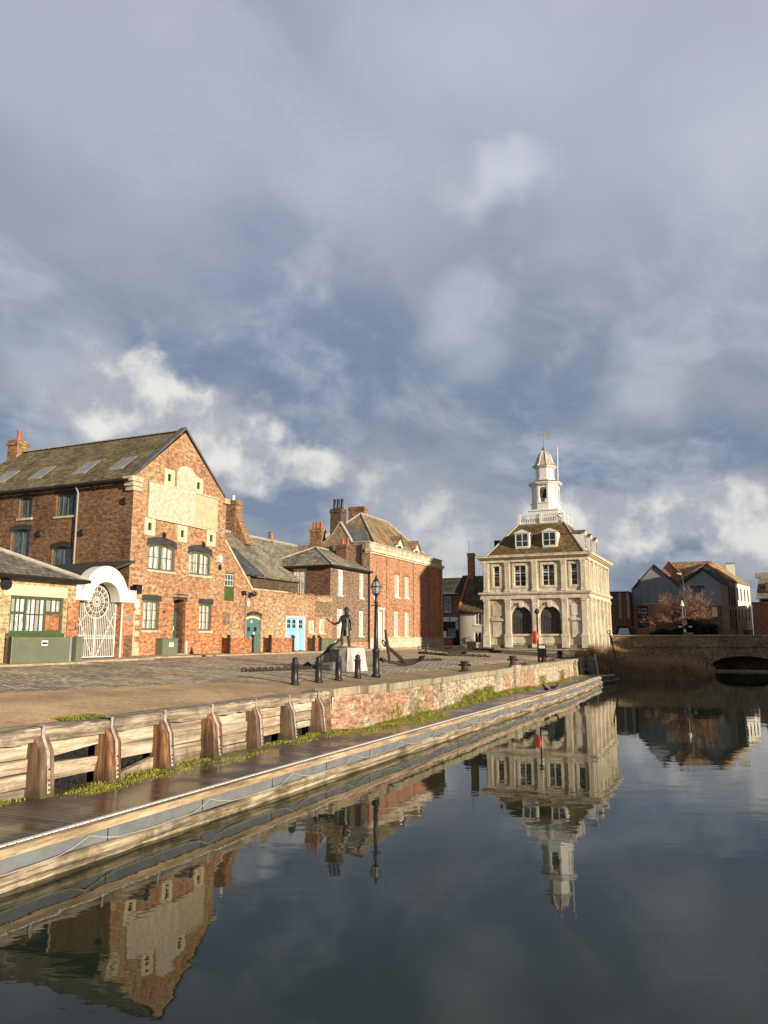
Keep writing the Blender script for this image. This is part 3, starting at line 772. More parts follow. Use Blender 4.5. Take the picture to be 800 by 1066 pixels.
# ------------------------------------------------------------------ windows, doors and other parts of buildings
def arc(u0, u1, v1, rise, n=10):
    """points of a segmental head from right to left"""
    if rise <= 0: return [(u1, v1), (u0, v1)]
    return [(u1 + (u0 - u1) * k / n, v1 + rise * (1 - (2.0 * k / n - 1) ** 2)) for k in range(n + 1)]
def opening(u0, u1, v0, v1, rise=0.0): return [(u0, v0), (u1, v0)] + arc(u0, u1, v1 - rise, rise)
def window(par, fr, u0, u1, v0, v1, nx=2, ny=3, rise=0.0, rec=.13, fw=.06, bar=.022, mf='white', mg='glass', sill='lime_smooth', lintel=None, lh=.26, mull=0.0, trans=None, surround=None, sw=.1):
    o = MB(); a, b = -rec, -rec + .06
    o.fbox(fr, u0, u0 + fw, v0, v1 - rise, a, b); o.fbox(fr, u1 - fw, u1, v0, v1 - rise, a, b)
    o.fbox(fr, u0 + fw, u1 - fw, v0, v0 + fw, a, b - .003)
    top = arc(u0, u1, v1 - rise, rise); topi = [(u, v - fw) for u, v in top]
    o.fprism(fr, top + topi[::-1], a, b - .002)
    zt = v1 - rise - (fw if rise == 0 else 0)
    for k in range(1, nx):
        u = u0 + (u1 - u0) * k / nx
        hb = bar if not (mull and k * 2 == nx) else mull
        o.fbox(fr, u - hb / 2, u + hb / 2, v0 + fw, v1 - fw - (0 if rise == 0 else rise * .1), a, b - .012)
    for k in range(1, ny):
        v = v0 + (v1 - v0) * k / ny; o.fbox(fr, u0 + fw, u1 - fw, v - bar / 2, v + bar / 2, a, b - .016)
    if trans: o.fbox(fr, u0 + fw, u1 - fw, trans - .05, trans + .05, a, b + .004)
    w = o.build('window', MT[mf], par)
    MB().add([fr.p(u, v, -rec + .008) for u, v in opening(u0, u1, v0, v1, rise)], [tuple(range(2 + len(arc(u0, u1, v1 - rise, rise))))]).build('pane', MT[mg], w)
    if sill: MB().fbox(fr, u0 - .08, u1 + .08, v0 - .1, v0 + .012, -rec, .06).build('sill', MT[sill], w)
    if lintel:
        lo = arc(u0 - .1, u1 + .1, v1 - rise + .004, rise); hi = [(u, v + lh) for u, v in lo]
        MB().fprism(fr, lo + hi[::-1], -.05, .018).build('lintel', MT[lintel], w)
    if surround:
        q = MB()
        q.fbox(fr, u0 - sw, u0 + .01, v0 - sw, v1 + sw, -.05, .05); q.fbox(fr, u1 - .01, u1 + sw, v0 - sw, v1 + sw, -.05, .05)
        q.fbox(fr, u0 + .01, u1 - .01, v1 - .01, v1 + sw, -.05, .048); q.fbox(fr, u0 + .01, u1 - .01, v0 - sw, v0 + .01, -.05, .048)
        q.build('surround', MT[surround], w)
    return opening(u0, u1, v0, v1, rise)
def pilaster(mb, fr, u, w, v0, v1, pj=.2, cap=.28, base=.22):
    mb.fbox(fr, u - w / 2, u + w / 2, v0 + base, v1 - cap, -.03, pj)
    mb.fbox(fr, u - w / 2 - .06, u + w / 2 + .06, v0, v0 + base * .6, -.03, pj + .06); mb.fbox(fr, u - w / 2 - .03, u + w / 2 + .03, v0 + base * .6, v0 + base, -.03, pj + .03)
    mb.fbox(fr, u - w / 2 - .03, u + w / 2 + .03, v1 - cap, v1 - cap * .4, -.03, pj + .05); mb.fbox(fr, u - w / 2 - .08, u + w / 2 + .08, v1 - cap * .4, v1, -.03, pj + .09)
def chimney(par, x, y, w, d, z0, z1, mat='chim', pots=2, pot='pot_red', ph=.5):
    m_ = MB(); m_.box(x - w / 2, x + w / 2, y - d / 2, y + d / 2, z0, z1 - .3)
    m_.box(x - w / 2 - .06, x + w / 2 + .06, y - d / 2 - .06, y + d / 2 + .06, z1 - .3, z1 - .14); m_.box(x - w / 2 - .02, x + w / 2 + .02, y - d / 2 - .02, y + d / 2 + .02, z1 - .14, z1)
    c = m_.build('chimney', MT[mat], par)
    for k in range(pots):
        yy = y + (k - (pots - 1) / 2) * min(.45, d / pots); xx = x + (k - (pots - 1) / 2) * min(.2, w / pots)
        if w > d: xx, yy = x + (k - (pots - 1) / 2) * min(.45, w / pots), y
        MB().lathe(xx, yy, [(.14, z1), (.13, z1 + ph * .2), (.105, z1 + ph * .85), (.13, z1 + ph * .9), (.12, z1 + ph)], 10).build('chimney_pot', MT[pot], c, True)
    return c
def gutter(mb, pts, r=.06): mb.tube(pts, r, 6)

# ------------------------------------------------------------------ the old warehouse with the gable on the quay
wx, y0, y1, yr = -24.8, 26.85, 33.95, 30.3
ze, za, xb = 10.6, 13.52, -36.6
fr, fs_ = FX(wx), FY(y0)
wh = thing('warehouse', 'tall old brick warehouse with a blank cement name panel in its gable', 'warehouse', (wx, yr, 2.35))
H = []
wd = dict(mf='oldgreen', mg='glass_blind', lintel='blackbrick', sill='quoin')
H.append(window(wh, fr, 28.02, 29.92, 6.40, 7.68, 4, 2, .18, mull=.16, fw=.1, lh=.34, **wd))
H.append(window(wh, fr, 31.0, 32.75, 6.40, 7.62, 4, 2, .18, mull=.16, fw=.1, lh=.34, **wd))
H.append(window(wh, fr, 27.86, 28.98, 3.60, 5.0, 3, 3, .06, fw=.1, **wd))
H.append(window(wh, fr, 31.98, 33.0, 3.60, 5.0, 3, 3, .06, fw=.1, **wd))
for (a, b, c, e) in ((27.72, 28.44, 8.06, 8.76), (30.08, 30.80, 8.02, 8.68), (32.42, 33.10, 8.08, 8.72), (28.93, 29.66, 10.66, 11.3), (31.2, 31.88, 10.66, 11.32)):
    u, v = (a + b) / 2 - .08, (c + e) / 2
    H.append(window(wh, fr, u - .13, u + .15, v - .19, v + .19, 1, 1, rec=.10, fw=.02, mf='iron', mg='glass', sill=None, surround='cream_paint', sw=.22))
H.append(opening(30.0, 30.92, 2.49, 5.12, .05))
outer = [(y0, 2.0), (y1, 2.0), (y1, ze), (yr, za), (y0, ze)]
m_ = MB(); m_.facade(fr, outer, H, .18); wf = m_.build('front_wall', MT['wh_front'], wh)
sd = MB(); SH = []
ws = dict(mf='oldgreen', mg='glass_blue', lintel='blackbrick', sill='quoin', rec=.16)
SH.append(window(wh, fs_, -32.1, -31.2, 9.08, 10.12, 2, 1, .08, fw=.07, lh=.2, mull=.08, **ws))
SH.append(window(wh, fs_, -29.6, -28.28, 9.02, 10.14, 4, 1, .06, fw=.07, lh=.22, mull=.06, **ws))
SH.append(window(wh, fs_, -32.5, -31.2, 7.0, 8.55, 2, 1, .12, fw=.07, lh=.24, mull=.08, **ws))
SH.append(window(wh, fs_, -29.65, -28.4, 6.15, 7.55, 2, 1, .12, fw=.07, lh=.24, mull=.08, **ws))
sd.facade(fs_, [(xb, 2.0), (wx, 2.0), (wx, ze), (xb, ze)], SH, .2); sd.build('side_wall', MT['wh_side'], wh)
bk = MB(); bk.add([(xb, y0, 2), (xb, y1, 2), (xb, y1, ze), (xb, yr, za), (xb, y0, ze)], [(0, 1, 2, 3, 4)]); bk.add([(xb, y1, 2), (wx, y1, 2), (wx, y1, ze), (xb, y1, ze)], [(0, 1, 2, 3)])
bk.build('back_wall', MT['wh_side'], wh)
m_ = MB(); sl_ = (za - ze) / (yr - y0)
m_.slab([(xb - .1, y0 - .25, ze - .25 * sl_ + .13), (wx - .30, y0 - .25, ze - .25 * sl_ + .13), (wx - .30, yr, za + .13), (xb - .1, yr, za + .13)], .12)
m_.slab([(xb - .1, yr + .01, za + .13), (wx - .30, yr + .01, za + .13), (wx - .30, y1 + .2, ze - .2 * sl_ + .13), (xb - .1, y1 + .2, ze - .2 * sl_ + .13)], .12)
rf = m_.build('roof', MT['roof_wh'], wh)
m_ = MB()
for k in range(30):
    x = wx - .4 - k * .39; m_.fprism(Fr((x, 0, 0), (0, 1, 0), (1, 0, 0)), [(yr - .17, za + .1), (yr, za + .21), (yr + .17, za + .1)], -.36, 0)
m_.build('ridge_tiles', MT['ridge'], rf)
m_ = MB()
for (ya, za_, yb, zb_) in ((y0 - .28, ze - .2, yr, za + .16), (yr, za + .16, y1 + .12, ze - .1)):
    m_.prism([(wx - .31, ya, za_), (wx + .05, ya, za_), (wx + .05, yb, zb_), (wx - .31, yb, zb_)], [(wx - .31, ya, za_ + .13), (wx + .05, ya, za_ + .13), (wx + .05, yb, zb_ + .13), (wx - .31, yb, zb_ + .13)])
m_.build('gable_coping', MT['darklead'], rf)
for (xa, xb_) in ((-34.9, -34.05), (-32.25, -31.45), (-29.25, -28.45), (-26.9, -26.1)):
    f = lambda x, y, h: (x, y, ze + (y - y0) * sl_ + .13 + h)
    m_ = MB()
    for k in range(5):
        x = xa + (xb_ - xa) * k / 4; m_.hexa([f(x - .016, 27.5, 0), f(x + .016, 27.5, 0), f(x + .016, 28.35, 0), f(x - .016, 28.35, 0)], [f(x - .016, 27.5, .035), f(x + .016, 27.5, .035), f(x + .016, 28.35, .035), f(x - .016, 28.35, .035)])
    m_.hexa([f(xa - .03, 27.36, 0), f(xb_ + .03, 27.36, 0), f(xb_ + .03, 27.51, 0), f(xa - .03, 27.51, 0)], [f(xa - .03, 27.36, .052), f(xb_ + .03, 27.36, .052), f(xb_ + .03, 27.51, .054), f(xa - .03, 27.51, .054)])
    s_ = m_.build('skylight', MT['pipe_grey'], rf)
    MB().hexa([f(xa, 27.5, .012), f(xb_, 27.5, .012), f(xb_, 28.34, .012), f(xa, 28.34, .012)], [f(xa, 27.5, .022), f(xb_, 27.5, .022), f(xb_, 28.34, .022), f(xa, 28.34, .022)]).build('pane', MT['glass_blue'], s_)
chimney(rf, -36.55, 30.2, .75, .75, 12.8, 14.3, 'chim', 1, 'pot_red', .62)
m_ = MB(); gutter(m_, [(xb, y0 - .3, ze - .2), (wx - .05, y0 - .3, ze - .2)], .075); m_.build('gutter', MT['gutter'], rf)
MB().tube([(-28.12, y0 - .28, ze - .2), (-28.12, y0 - .09, ze - .55), (-28.10, y0 - .09, 2.4)], .05, 6).build('downpipe', MT['pipe_grey'], wh)
for (x, z) in ((-30.63, 8.25), (-27.85, 8.14), (-25.34, 9.47)):
    m_ = MB(); m_.prism([fs_.p(x + .19 * math.cos(a), z + .19 * math.sin(a), 0) for a in [k * math.pi / 6 for k in range(12)]], [fs_.p(x + .15 * math.cos(a), z + .15 * math.sin(a), .06) for a in [k * math.pi / 6 for k in range(12)]])
    m_.build('tie_plate', MT['gutter'], wh)
for (y, z) in ((29.05, 8.12), (32.1, 8.0), (33.55, 6.95)):
    m_ = MB(); m_.prism([fr.p(y + .14 * math.cos(a), z + .17 * math.sin(a), 0) for a in [k * math.pi / 6 for k in range(12)]], [fr.p(y + .10 * math.cos(a), z + .13 * math.sin(a), .06) for a in [k * math.pi / 6 for k in range(12)]])
    m_.build('tie_plate', MT['gutter'], wh)
# the cement panel: a wide board and a round-headed upright one
ar = [(31.21, 10.54), (31.21, 11.25)] + [(30.48 + .73 * math.cos(a), 11.25 + .55 * math.sin(a)) for a in [math.pi * k / 12 for k in range(1, 12)]] + [(29.75, 11.25), (29.75, 10.54)]
m_ = MB(); m_.fprism(fr, [(27.82, 8.87), (31.2, 8.87)] + ar[:1] + ar[1:] + [(27.82, 10.54)], -.02, .075); pn_ = m_.build('name_panel', MT['panel'], wh)
m_ = MB(); m_.fprism(fr, [(31.21, 8.89), (33.05, 8.89), (33.05, 10.52), (31.21, 10.52)], -.02, .07); m_.build('patched_panel', MT['panel_new'], pn_)
m_ = MB()
m_.fbox(fr, 27.76, 33.11, 8.80, 8.868, -.02, .10); m_.fbox(fr, 27.76, 27.818, 8.868, 10.6, -.02, .095); m_.fbox(fr, 27.818, 29.75, 10.541, 10.6, -.02, .095); m_.fbox(fr, 31.21, 33.11, 10.541, 10.6, -.02, .095); m_.fbox(fr, 33.052, 33.11, 8.868, 10.541, -.02, .094)
m_.build('panel_moulding', MT['quoin'], pn_)
m_ = MB()
for k, (zb_, zt_, p_) in enumerate(((9.95, 10.15, .10), (10.15, 10.35, .2), (10.35, 10.58, .32))):
    m_.box(wx - .4, wx + .012 + p_ * .6, y0 - p_, y0 + .45 - .02 * k, zb_, zt_)
m_.build('kneeler', MT['quoin'], wh)
MB().box(wx - .3, wx + .14, y1 - .32, y1 + .16, 10.42, 10.7).build('kneeler', MT['quoin'], wh)
m_ = MB(); z = 2.38
for k in range(12):
    h = random.uniform(.22, .27) if k else .45; L = (.8 if k % 2 else .5) + (.3 if k == 0 else 0)
    m_.box(wx - (.62 if k % 2 == 0 else .36), wx + .02 + (.05 if k == 0 else 0), y0 - .02, y0 + L, z, z + h - .012); z += h
m_.build('quoins', MT['quoin'], wh)
# half open green door in its dark porch
m_ = MB()
m_.add([fr.p(30.0, 2.49, -.9), fr.p(30.92, 2.49, -.9), fr.p(30.92, 5.12, -.9), fr.p(30.0, 5.12, -.9)], [(0, 1, 2, 3)])
m_.add([fr.p(30.0, 2.49, -.17), fr.p(30.0, 2.49, -.9), fr.p(30.0, 5.12, -.9), fr.p(30.0, 5.12, -.17)], [(0, 1, 2, 3)])
m_.add([fr.p(30.92, 2.49, -.17), fr.p(30.92, 2.49, -.9), fr.p(30.92, 5.12, -.9), fr.p(30.92, 5.12, -.17)], [(0, 1, 2, 3)])
m_.add([fr.p(30.0, 5.12, -.17), fr.p(30.92, 5.12, -.17), fr.p(30.92, 5.12, -.9), fr.p(30.0, 5.12, -.9)], [(0, 1, 2, 3)])
m_.build('porch', MT['wh_side'], wh)
dr = MB(); f2 = Fr(fr.p(30.03, 0, -.10), (-.30, .954, 0), (.954, .30, 0)); dr.fbox(f2, 0, .52, 2.5, 4.5, -.05, 0)
dr.fbox(f2, .06, .46, 2.65, 3.4, 0, .012); dr.fbox(f2, .06, .46, 3.55, 4.35, 0, .012)
dd = dr.build('door', MT['emerald'], wh); MB().fbox(f2, .05, .22, 3.62, 3.82, .012, .024).build('notice', MT['sign_white'], dd)
MB().fbox(fr, 29.9, 31.0, 2.38, 2.495, -.9, .18).build('doorstep', MT['quoin'], wh)
lo = arc(29.92, 31.0, 5.08, .05); MB().fprism(fr, lo + [(u, v + .26) for u, v in lo][::-1], -.05, .018).build('lintel', MT['blackbrick'], wh)
MB().fbox(fr, 30.94, 31.02, 2.5, 3.1, .01, .09).build('door_post', MT['white'], wh)
m_ = MB(); m_.fbox(fr, y0 + .5, y1, 5.24, 5.31, -.02, .035); m_.build('string_course', MT['wh_front'], wh)
m_ = MB(); m_.fbox(fr, 27.0, 27.12, 5.3, 5.4, -.05, .35); m_.box(wx + .22, wx + .46, 26.86, 27.22, 5.22, 5.62); m_.build('floodlight', MT['iron'], wh)
MB().lathe(wx + .26, 27.12, [(.03, 4.5), (.13, 4.58), (.17, 4.72), (.15, 4.88), (.06, 4.95)], 12).build('security_camera', MT['sign_white'], wh, True)
MB().fbox(fr, 29.2, 29.36, 4.42, 4.5, -.02, .03).build('vent', MT['iron'], wh)
MB().fbox(fr, 33.30, 33.55, 7.2, 7.55, -.02, .16).build('alarm_box', MT['sign_white'], wh)

bx = thing('utility_cabinet', 'small olive green metal cabinet with a white notice beside the green door', 'cabinet', (-24.6, 29.35, 2.43))
m_ = MB(); m_.box(-24.78, -24.38, 28.82, 29.9, 2.44, 3.2); m_.box(-24.79, -24.36, 28.8, 29.92, 3.2, 3.24); b_ = m_.build('case', MT['flood'], bx)
MB().box(-24.378, -24.366, 29.26, 29.58, 2.84, 3.04).build('notice', MT['sign_white'], b_)

# ------------------------------------------------------------------ gateway with the white hood
gx = -24.0
gt = thing('gateway', 'white arched gateway hood with a fan patterned iron gate beside the warehouse', 'gateway', (gx, 24.4, 2.3))
fg = FX(gx)
m_ = MB()
def hood(R0, R1, cy, cz, sx=1.0, n=22):
    o = [(cy + R1 * math.cos(a), cz + R1 * math.sin(a) * 1.12) for a in [math.pi * k / n for k in range(n + 1)]]
    i = [(cy + R0 * math.cos(a), cz + R0 * math.sin(a) * 1.02) for a in [math.pi * k / n for k in range(n + 1)]]
    return o, i
o, i = hood(.80, 1.32, 24.62, 4.76)
for a, b, c, e in zip(o[:-1], o[1:], i[1:], i[:-1]): m_.fprism(fg, [a, b, c, e], -.42, .10)
m_.build('hood', MT['white'], gt)
for (a, b, c, e, p_) in ((22.62, 23.30, 4.76, 5.33, .05), (25.94, 26.45, 4.78, 5.3, .05), (22.4, 22.615, 4.72, 5.38, .1)): MB().fbox(fg, a, b, c, e, -.5, p_).build('band', MT['white'], gt)
MB().fbox(fg, 22.55, 23.28, 2.3, 4.755, -1.0, 0).build('pier', MT['wh_front'], gt); MB().fbox(fg, 25.62, 26.40, 2.3, 4.775, -1.0, 0).build('pier', MT['wh_front'], gt)
MB().fbox(fg, 22.5, 23.26, 2.28, 3.35, -.9, .06).build('pier_base', MT['hip_side'], gt); MB().fbox(fg, 25.86, 26.36, 2.28, 3.35, -.9, .03).build('pier_base', MT['hip_side'], gt)
MB().fbox(fg, 25.60, 25.66, 2.35, 4.7, .01, .06).build('jamb_post', MT['white'], gt)
MB().fbox(fg, 23.2, 25.75, 2.2, 2.37, -.9, .3).build('step', MT['quoin'], gt)
# gate leaves
gb = MB(); fgi = FX(gx - .28)
bars = 22
for k in range(bars + 1):
    u = 23.32 + (25.58 - 23.32) * k / bars; r = .009 if 0 < k < bars else .03
    if k == bars // 2: r = .035
    cz_, Rf = 4.74, .68
    du = abs(u - 24.48)
    top = 4.72 if du > Rf else cz_ - math.sqrt(Rf * Rf - du * du)
    gb.fbox(fgi, u - r, u + r, 2.46, max(2.6, top), -.015, .015)
for v, hh in ((2.46, .04), (3.22, .012), (3.36, .012)): gb.fbox(fgi, 23.32, 25.58, v, v + hh, -.017, .019)
for sgn in (1, -1):     # braces
    a = (24.48 + sgn * .12, 2.5); b = (24.48 + sgn * 1.05, 4.3)
    gb.tube([fgi.p(*a), fgi.p(*b)], .014, 5); gb.tube([fgi.p(24.48 + sgn * 1.08, 3.6), fgi.p(24.48 + sgn * .5, 4.25)], .014, 5)
for rr in (.68, .44, .2):
    n = 28
    gb.tube([fgi.p(24.48 + rr * math.cos(2 * math.pi * k / n), 4.74 + rr * math.sin(2 * math.pi * k / n)) for k in range(n + 1)], .02 if rr > .6 else .014, 5)
for k in range(16):
    a = 2 * math.pi * k / 16; gb.tube([fgi.p(24.48 + .06 * math.cos(a), 4.74 + .06 * math.sin(a)), fgi.p(24.48 + .68 * math.cos(a), 4.74 + .68 * math.sin(a))], .012, 4)
for k in range(11):     # lozenge band
    u = 23.4 + k * .2; gb.tube([fgi.p(u, 3.23), fgi.p(u + .1, 3.36), fgi.p(u + .2, 3.23)], .009, 4); gb.tube([fgi.p(u, 3.36), fgi.p(u + .1, 3.23), fgi.p(u + .2, 3.36)], .009, 4)
for v in (3.0, 4.2): gb.fbox(fgi, 25.54, 25.64, v, v + .1, -.02, .03)
gg = gb.build('gate', MT['white_gate'], gt)
m_ = MB(); m_.add([fgi.p(23.2, 2.3, -.25), fgi.p(25.7, 2.3, -.25), fgi.p(25.7, 5.6, -.25), fgi.p(23.2, 5.6, -.25)], [(0, 1, 2, 3)])
m_.build('door_leaf', MT['roof_old'], gt)
MB().slab([(gx - 6.0, 22.9, 5.35), (gx - .45, 22.9, 5.35), (gx - .45, 26.8, 6.7), (gx - 6.0, 26.8, 6.7)], .1).build('canopy_roof', MT['darkroof'], gt)
MB().fbox(fg, 22.82, 23.12, 3.55, 3.85, .0, .05).build('notice_board', MT['sign_black'], gt)
MB().fbox(fg, 25.9, 26.2, 4.0, 4.18, .0, .03).build('plaque', MT['lead'], gt)

# ------------------------------------------------------------------ low yellow brick building at the left edge
yl = thing('yellow_building', 'low yellow brick building with a green framed window and slate roof', 'building', (-23.2, 18, 2.3))
fy = FX(-23.2); H = []
# a wide casement: tall middle light and small side lights
o = MB(); a, b = -.12, -.05
u0, u1, v0, v1 = 19.36, 21.72, 3.42, 4.74
o.fbox(fy, u0, u1, v1 - .09, v1, a, b + .02); o.fbox(fy, u0, u1, v0, v0 + .09, a, b); 
for u in (u0, 20.02, 20.88, u1 - .09): o.fbox(fy, u, u + (.09 if u != u1 - .09 else .09), v0 + .09, v1 - .09, a, b - .002)
o.fbox(fy, u0 + .09, 20.02, 4.1, 4.19, a, b - .004); o.fbox(fy, 20.97, u1 - .09, 4.14, 4.23, a, b - .004); o.fbox(fy, 20.11, 20.88, 4.08, 4.12, a, b - .01)
for u in (20.28, 20.48, 20.68): o.fbox(fy, u, u + .03, v0 + .09, v1 - .09, a, b - .012)
for u in (19.62, 19.8): o.fbox(fy, u, u + .03, v0 + .09, v1 - .09, a, b - .012)
for u in (21.2, 21.42): o.fbox(fy, u, u + .03, 4.23, v1 - .09, a, b - .012)
w_ = o.build('window', MT['greenwin'], yl)
MB().add([fy.p(u0, v0, -.11), fy.p(u1, v0, -.11), fy.p(u1, v1, -.11), fy.p(u0, v1, -.11)], [(0, 1, 2, 3)]).build('pane', MT['glass_white'], w_)
MB().fbox(fy, 20.98, 21.62, v0 + .1, 4.13, -.11, -.07).build('brick_panel', MT['low_brick'], w_)
MB().fbox(fy, 19.24, 21.8, 3.22, 3.425, -.12, .06).build('sill', MT['hatch'], w_)
H.append([(u0, v0), (u1, v0), (u1, v1), (u0, v1)])
H.append(window(yl, fy, 14.5, 16.4, 3.42, 4.74, 4, 2, mf='greenwin', mg='glass_white', sill='hatch', fw=.09))
m_ = MB(); m_.facade(fy, [(12, 2), (22.3, 2), (22.3, 5.5), (12, 5.5)], H, .14)
m_.add([(-23.2, 22.3, 2), (-33.2, 22.3, 2), (-33.2, 22.3, 5.5), (-23.2, 22.3, 5.5)], [(0, 1, 2, 3)]); m_.add([(-23.2, 12, 2), (-33.2, 12, 2), (-33.2, 12, 5.5), (-23.2, 12, 5.5)], [(0, 1, 2, 3)]); m_.add([(-33.2, 12, 2), (-33.2, 22.3, 2), (-33.2, 22.3, 5.5), (-33.2, 12, 5.5)], [(0, 1, 2, 3)])
m_.build('wall', MT['yellow'], yl)
MB().fbox(fy, 19.02, 21.86, 4.745, 5.14, -.02, .03).build('fascia_band', MT['cream'], yl)
m_ = MB()
rc = 7.85
A_, B_, C_, D_ = (-22.85, 11.7, 5.42), (-22.85, 22.55, 5.42), (-27.9, 17.6, rc), (-27.9, 16.6, rc)
E_, F_ = (-33.5, 22.55, 5.42), (-33.5, 11.7, 5.42)
for q in ((A_, B_, C_, D_), (B_, E_, C_), (E_, F_, D_, C_), (F_, A_, D_)): m_.slab(q, .12)
ry = m_.build('roof', MT['roof_yel'], yl)
MB().tube([B_[:2] + (5.45,), C_[:2] + (rc + .03,)], .10, 6).build('hip_tiles', MT['ridge'], ry)
m_ = MB(); gutter(m_, [(-22.82, 11.6, 5.40), (-22.82, 22.6, 5.40)], .075); m_.build('gutter', MT['gutter'], ry)
m_ = MB(); m_.prism([fy.p(19.1 + .24 * math.cos(a), 5.12 + .24 * math.sin(a), .0) for a in [k * math.pi / 9 for k in range(18)]], [fy.p(19.1 + .2 * math.cos(a), 5.12 + .2 * math.sin(a), .09) for a in [k * math.pi / 9 for k in range(18)]])
m_.build('tie_plate', MT['gutter'], yl)
m_ = MB(); m_.fbox(fy, 21.92, 22.32, 2.2, 4.6, -.02, .045); m_.build('corner_pier', MT['wh_front'], yl)
fl = thing('flood_gate', 'large olive green steel flood gate panel below the green framed window', 'flood gate', (-22.95, 20.6, 2.3))
m_ = MB(); m_.box(-23.05, -22.93, 19.32, 21.86, 2.36, 3.28); b_ = m_.build('panel', MT['flood'], fl)
m_ = MB(); m_.box(-23.1, -22.9, 19.2, 19.315, 2.3, 3.3); m_.box(-23.1, -22.9, 21.865, 21.97, 2.3, 3.3); m_.box(-23.1, -22.88, 19.2, 21.97, 2.26, 2.355); m_.build('frame', MT['pipe_grey'], fl)
m_ = MB(); m_.box(-22.88, -22.80, 19.12, 19.2, 2.3, 3.3); m_.build('guide_rail', MT['iron'], fl)
MB().box(-22.929, -22.918, 20.58, 20.86, 2.98, 3.16).build('notice', MT['sign_white'], b_)
MB().box(-22.917, -22.912, 20.60, 20.84, 3.03, 3.10).build('notice_print', MT['sign_black'], b_)
MB().box(-23.1, -22.75, 22.05, 22.35, 2.3, 3.3).build('end_post', MT['flood'], fl)
#PART3

# ------------------------------------------------------------------ yard wall with half gable, teal and blue doors
YX = -24.82
fr = FX(YX); yd = thing('yard_wall', 'orange brick yard wall with half gable, teal door and blue doors', 'wall', (YX, 40, 2.4))
H = [opening(36.22, 37.66, 2.42, 4.50, .12), opening(40.36, 42.70, 2.46, 4.58), opening(34.06, 34.95, 5.22, 6.72)]
m_ = MB(); m_.facade(fr, [(33.97, 2.0), (46.28, 2.0), (46.28, 5.93), (36.55, 5.95), (33.97, 8.35)], H + [opening(43.14, 43.9, 3.57, 4.38), opening(44.5, 45.3, 3.57, 4.5)], .16)
for (a, b) in (((36.55, 5.95), (46.28, 5.93)), ((33.97, 8.35), (36.55, 5.95))):
    m_.add([fr.p(a[0], a[1], 0), fr.p(b[0], b[1], 0), fr.p(b[0], b[1], -.4), fr.p(a[0], a[1], -.4)], [(0, 1, 2, 3)])
m_.add([fr.p(33.97, 2.0, -.4), fr.p(46.28, 2.0, -.4), fr.p(46.28, 5.93, -.4), fr.p(36.55, 5.95, -.4), fr.p(33.97, 8.35, -.4)], [(0, 1, 2, 3, 4)])
m_.build('brickwork', MT['yard'], yd)
m_ = MB()
m_.fprism(fr, [(33.97, 8.36), (36.62, 5.90), (36.74, 5.99), (33.97, 8.52)], -.42, .05); m_.fbox(fr, 36.745, 40.5, 5.955, 6.03, -.42, .05)
m_.build('coping', MT['quoin'], yd)
m_ = MB(); rd = random.Random(3); u = 40.5
while u < 46.2:
    L = rd.uniform(.2, .45); m_.fbox(fr, u, min(46.25, u + L - .01), 5.935, 5.95 + rd.uniform(.03, .12), -.4, .03); u += L
m_.build('broken_coping', MT['chim'], yd)
# teal plank door
d_ = MB(); d_.add([fr.p(u, v, -.13) for u, v in opening(36.22, 37.66, 2.42, 4.50, .12)], [tuple(range(13))])
for k in range(6): d_.fbox(fr, 36.24 + k * .236, 36.24 + k * .236 + .222, 2.44, 4.26, -.13, -.115)
dd = d_.build('teal_door', MT['teal'], yd)
m_ = MB(); m_.fbox(fr, 36.48, 36.72, 3.62, 3.86, -.115, -.105); m_.fbox(fr, 37.12, 37.36, 3.62, 3.86, -.115, -.105); m_.build('door_window', MT['glass'], dd)
m_ = MB()
for (u, v) in ((36.78, 4.1), (37.05, 3.45), (36.76, 3.2)): m_.fbox(fr, u, u + .13, v, v + .12, -.112, -.095)
m_.build('notices', MT['sign_white'], dd)
m_ = MB(); lo = arc(36.15, 37.74, 4.40, .14); m_.fprism(fr, lo + [(u, v + .2) for u, v in lo][::-1], -.05, .02); m_.build('lintel', MT['blackbrick'], yd)
m_ = MB(); lo = arc(36.24, 37.64, 4.24, .12); m_.fprism(fr, lo + [(u, v + .13) for u, v in lo][::-1], -.12, -.08); m_.fbox(fr, 36.22, 36.30, 2.42, 4.3, -.13, -.09); m_.build('door_frame', MT['cream_paint'], yd)
# pair of blue doors in a white frame
m_ = MB()
for u in (40.36, 41.72, 42.58): m_.fbox(fr, u, u + .14, 2.46, 4.58, -.13, .0)
m_.fbox(fr, 40.5, 42.58, 4.47, 4.58, -.13, -.003); m_.build('blue_door_frame', MT['white'], yd)
for (a, b) in ((40.5, 41.72), (41.86, 42.58)):
    q = MB(); q.fbox(fr, a, b, 2.5, 4.465, -.12, -.07)
    n = int((b - a) / .17)
    for k in range(n): q.fbox(fr, a + (b - a) * k / n + .006, a + (b - a) * (k + 1) / n - .006, 2.52, 3.78, -.07, -.06)
    dd = q.build('blue_door', MT['skyblue'], yd)
    q = MB(); c = 2 if b - a > 1 else 1
    for k in range(c):
        w_ = (b - a) / c; u = a + k * w_ + w_ * .2
        for (x, z) in ((0, 0), (.5, 0), (0, .55), (.5, .55)): q.fbox(fr, u + x * w_ * .62, u + x * w_ * .62 + w_ * .26, 3.86 + z * .5, 4.08 + z * .5, -.071, -.062)
    q.build('door_glazing', MT['glass'], dd)
MB().tube([fr.p(41.5, 3.3, -.06), fr.p(41.5, 3.3, .02), fr.p(41.4, 3.3, .02)], .02, 6).build('door_handle', MT['iron'], dd)
for (a, b, c, e) in ((43.14, 43.9, 3.57, 4.38), (44.5, 45.3, 3.57, 4.5)):
    window(yd, fr, a, b, c, e, 2, 2, mf='cream_paint', mg='glass_white', sill='quoin', fw=.09)
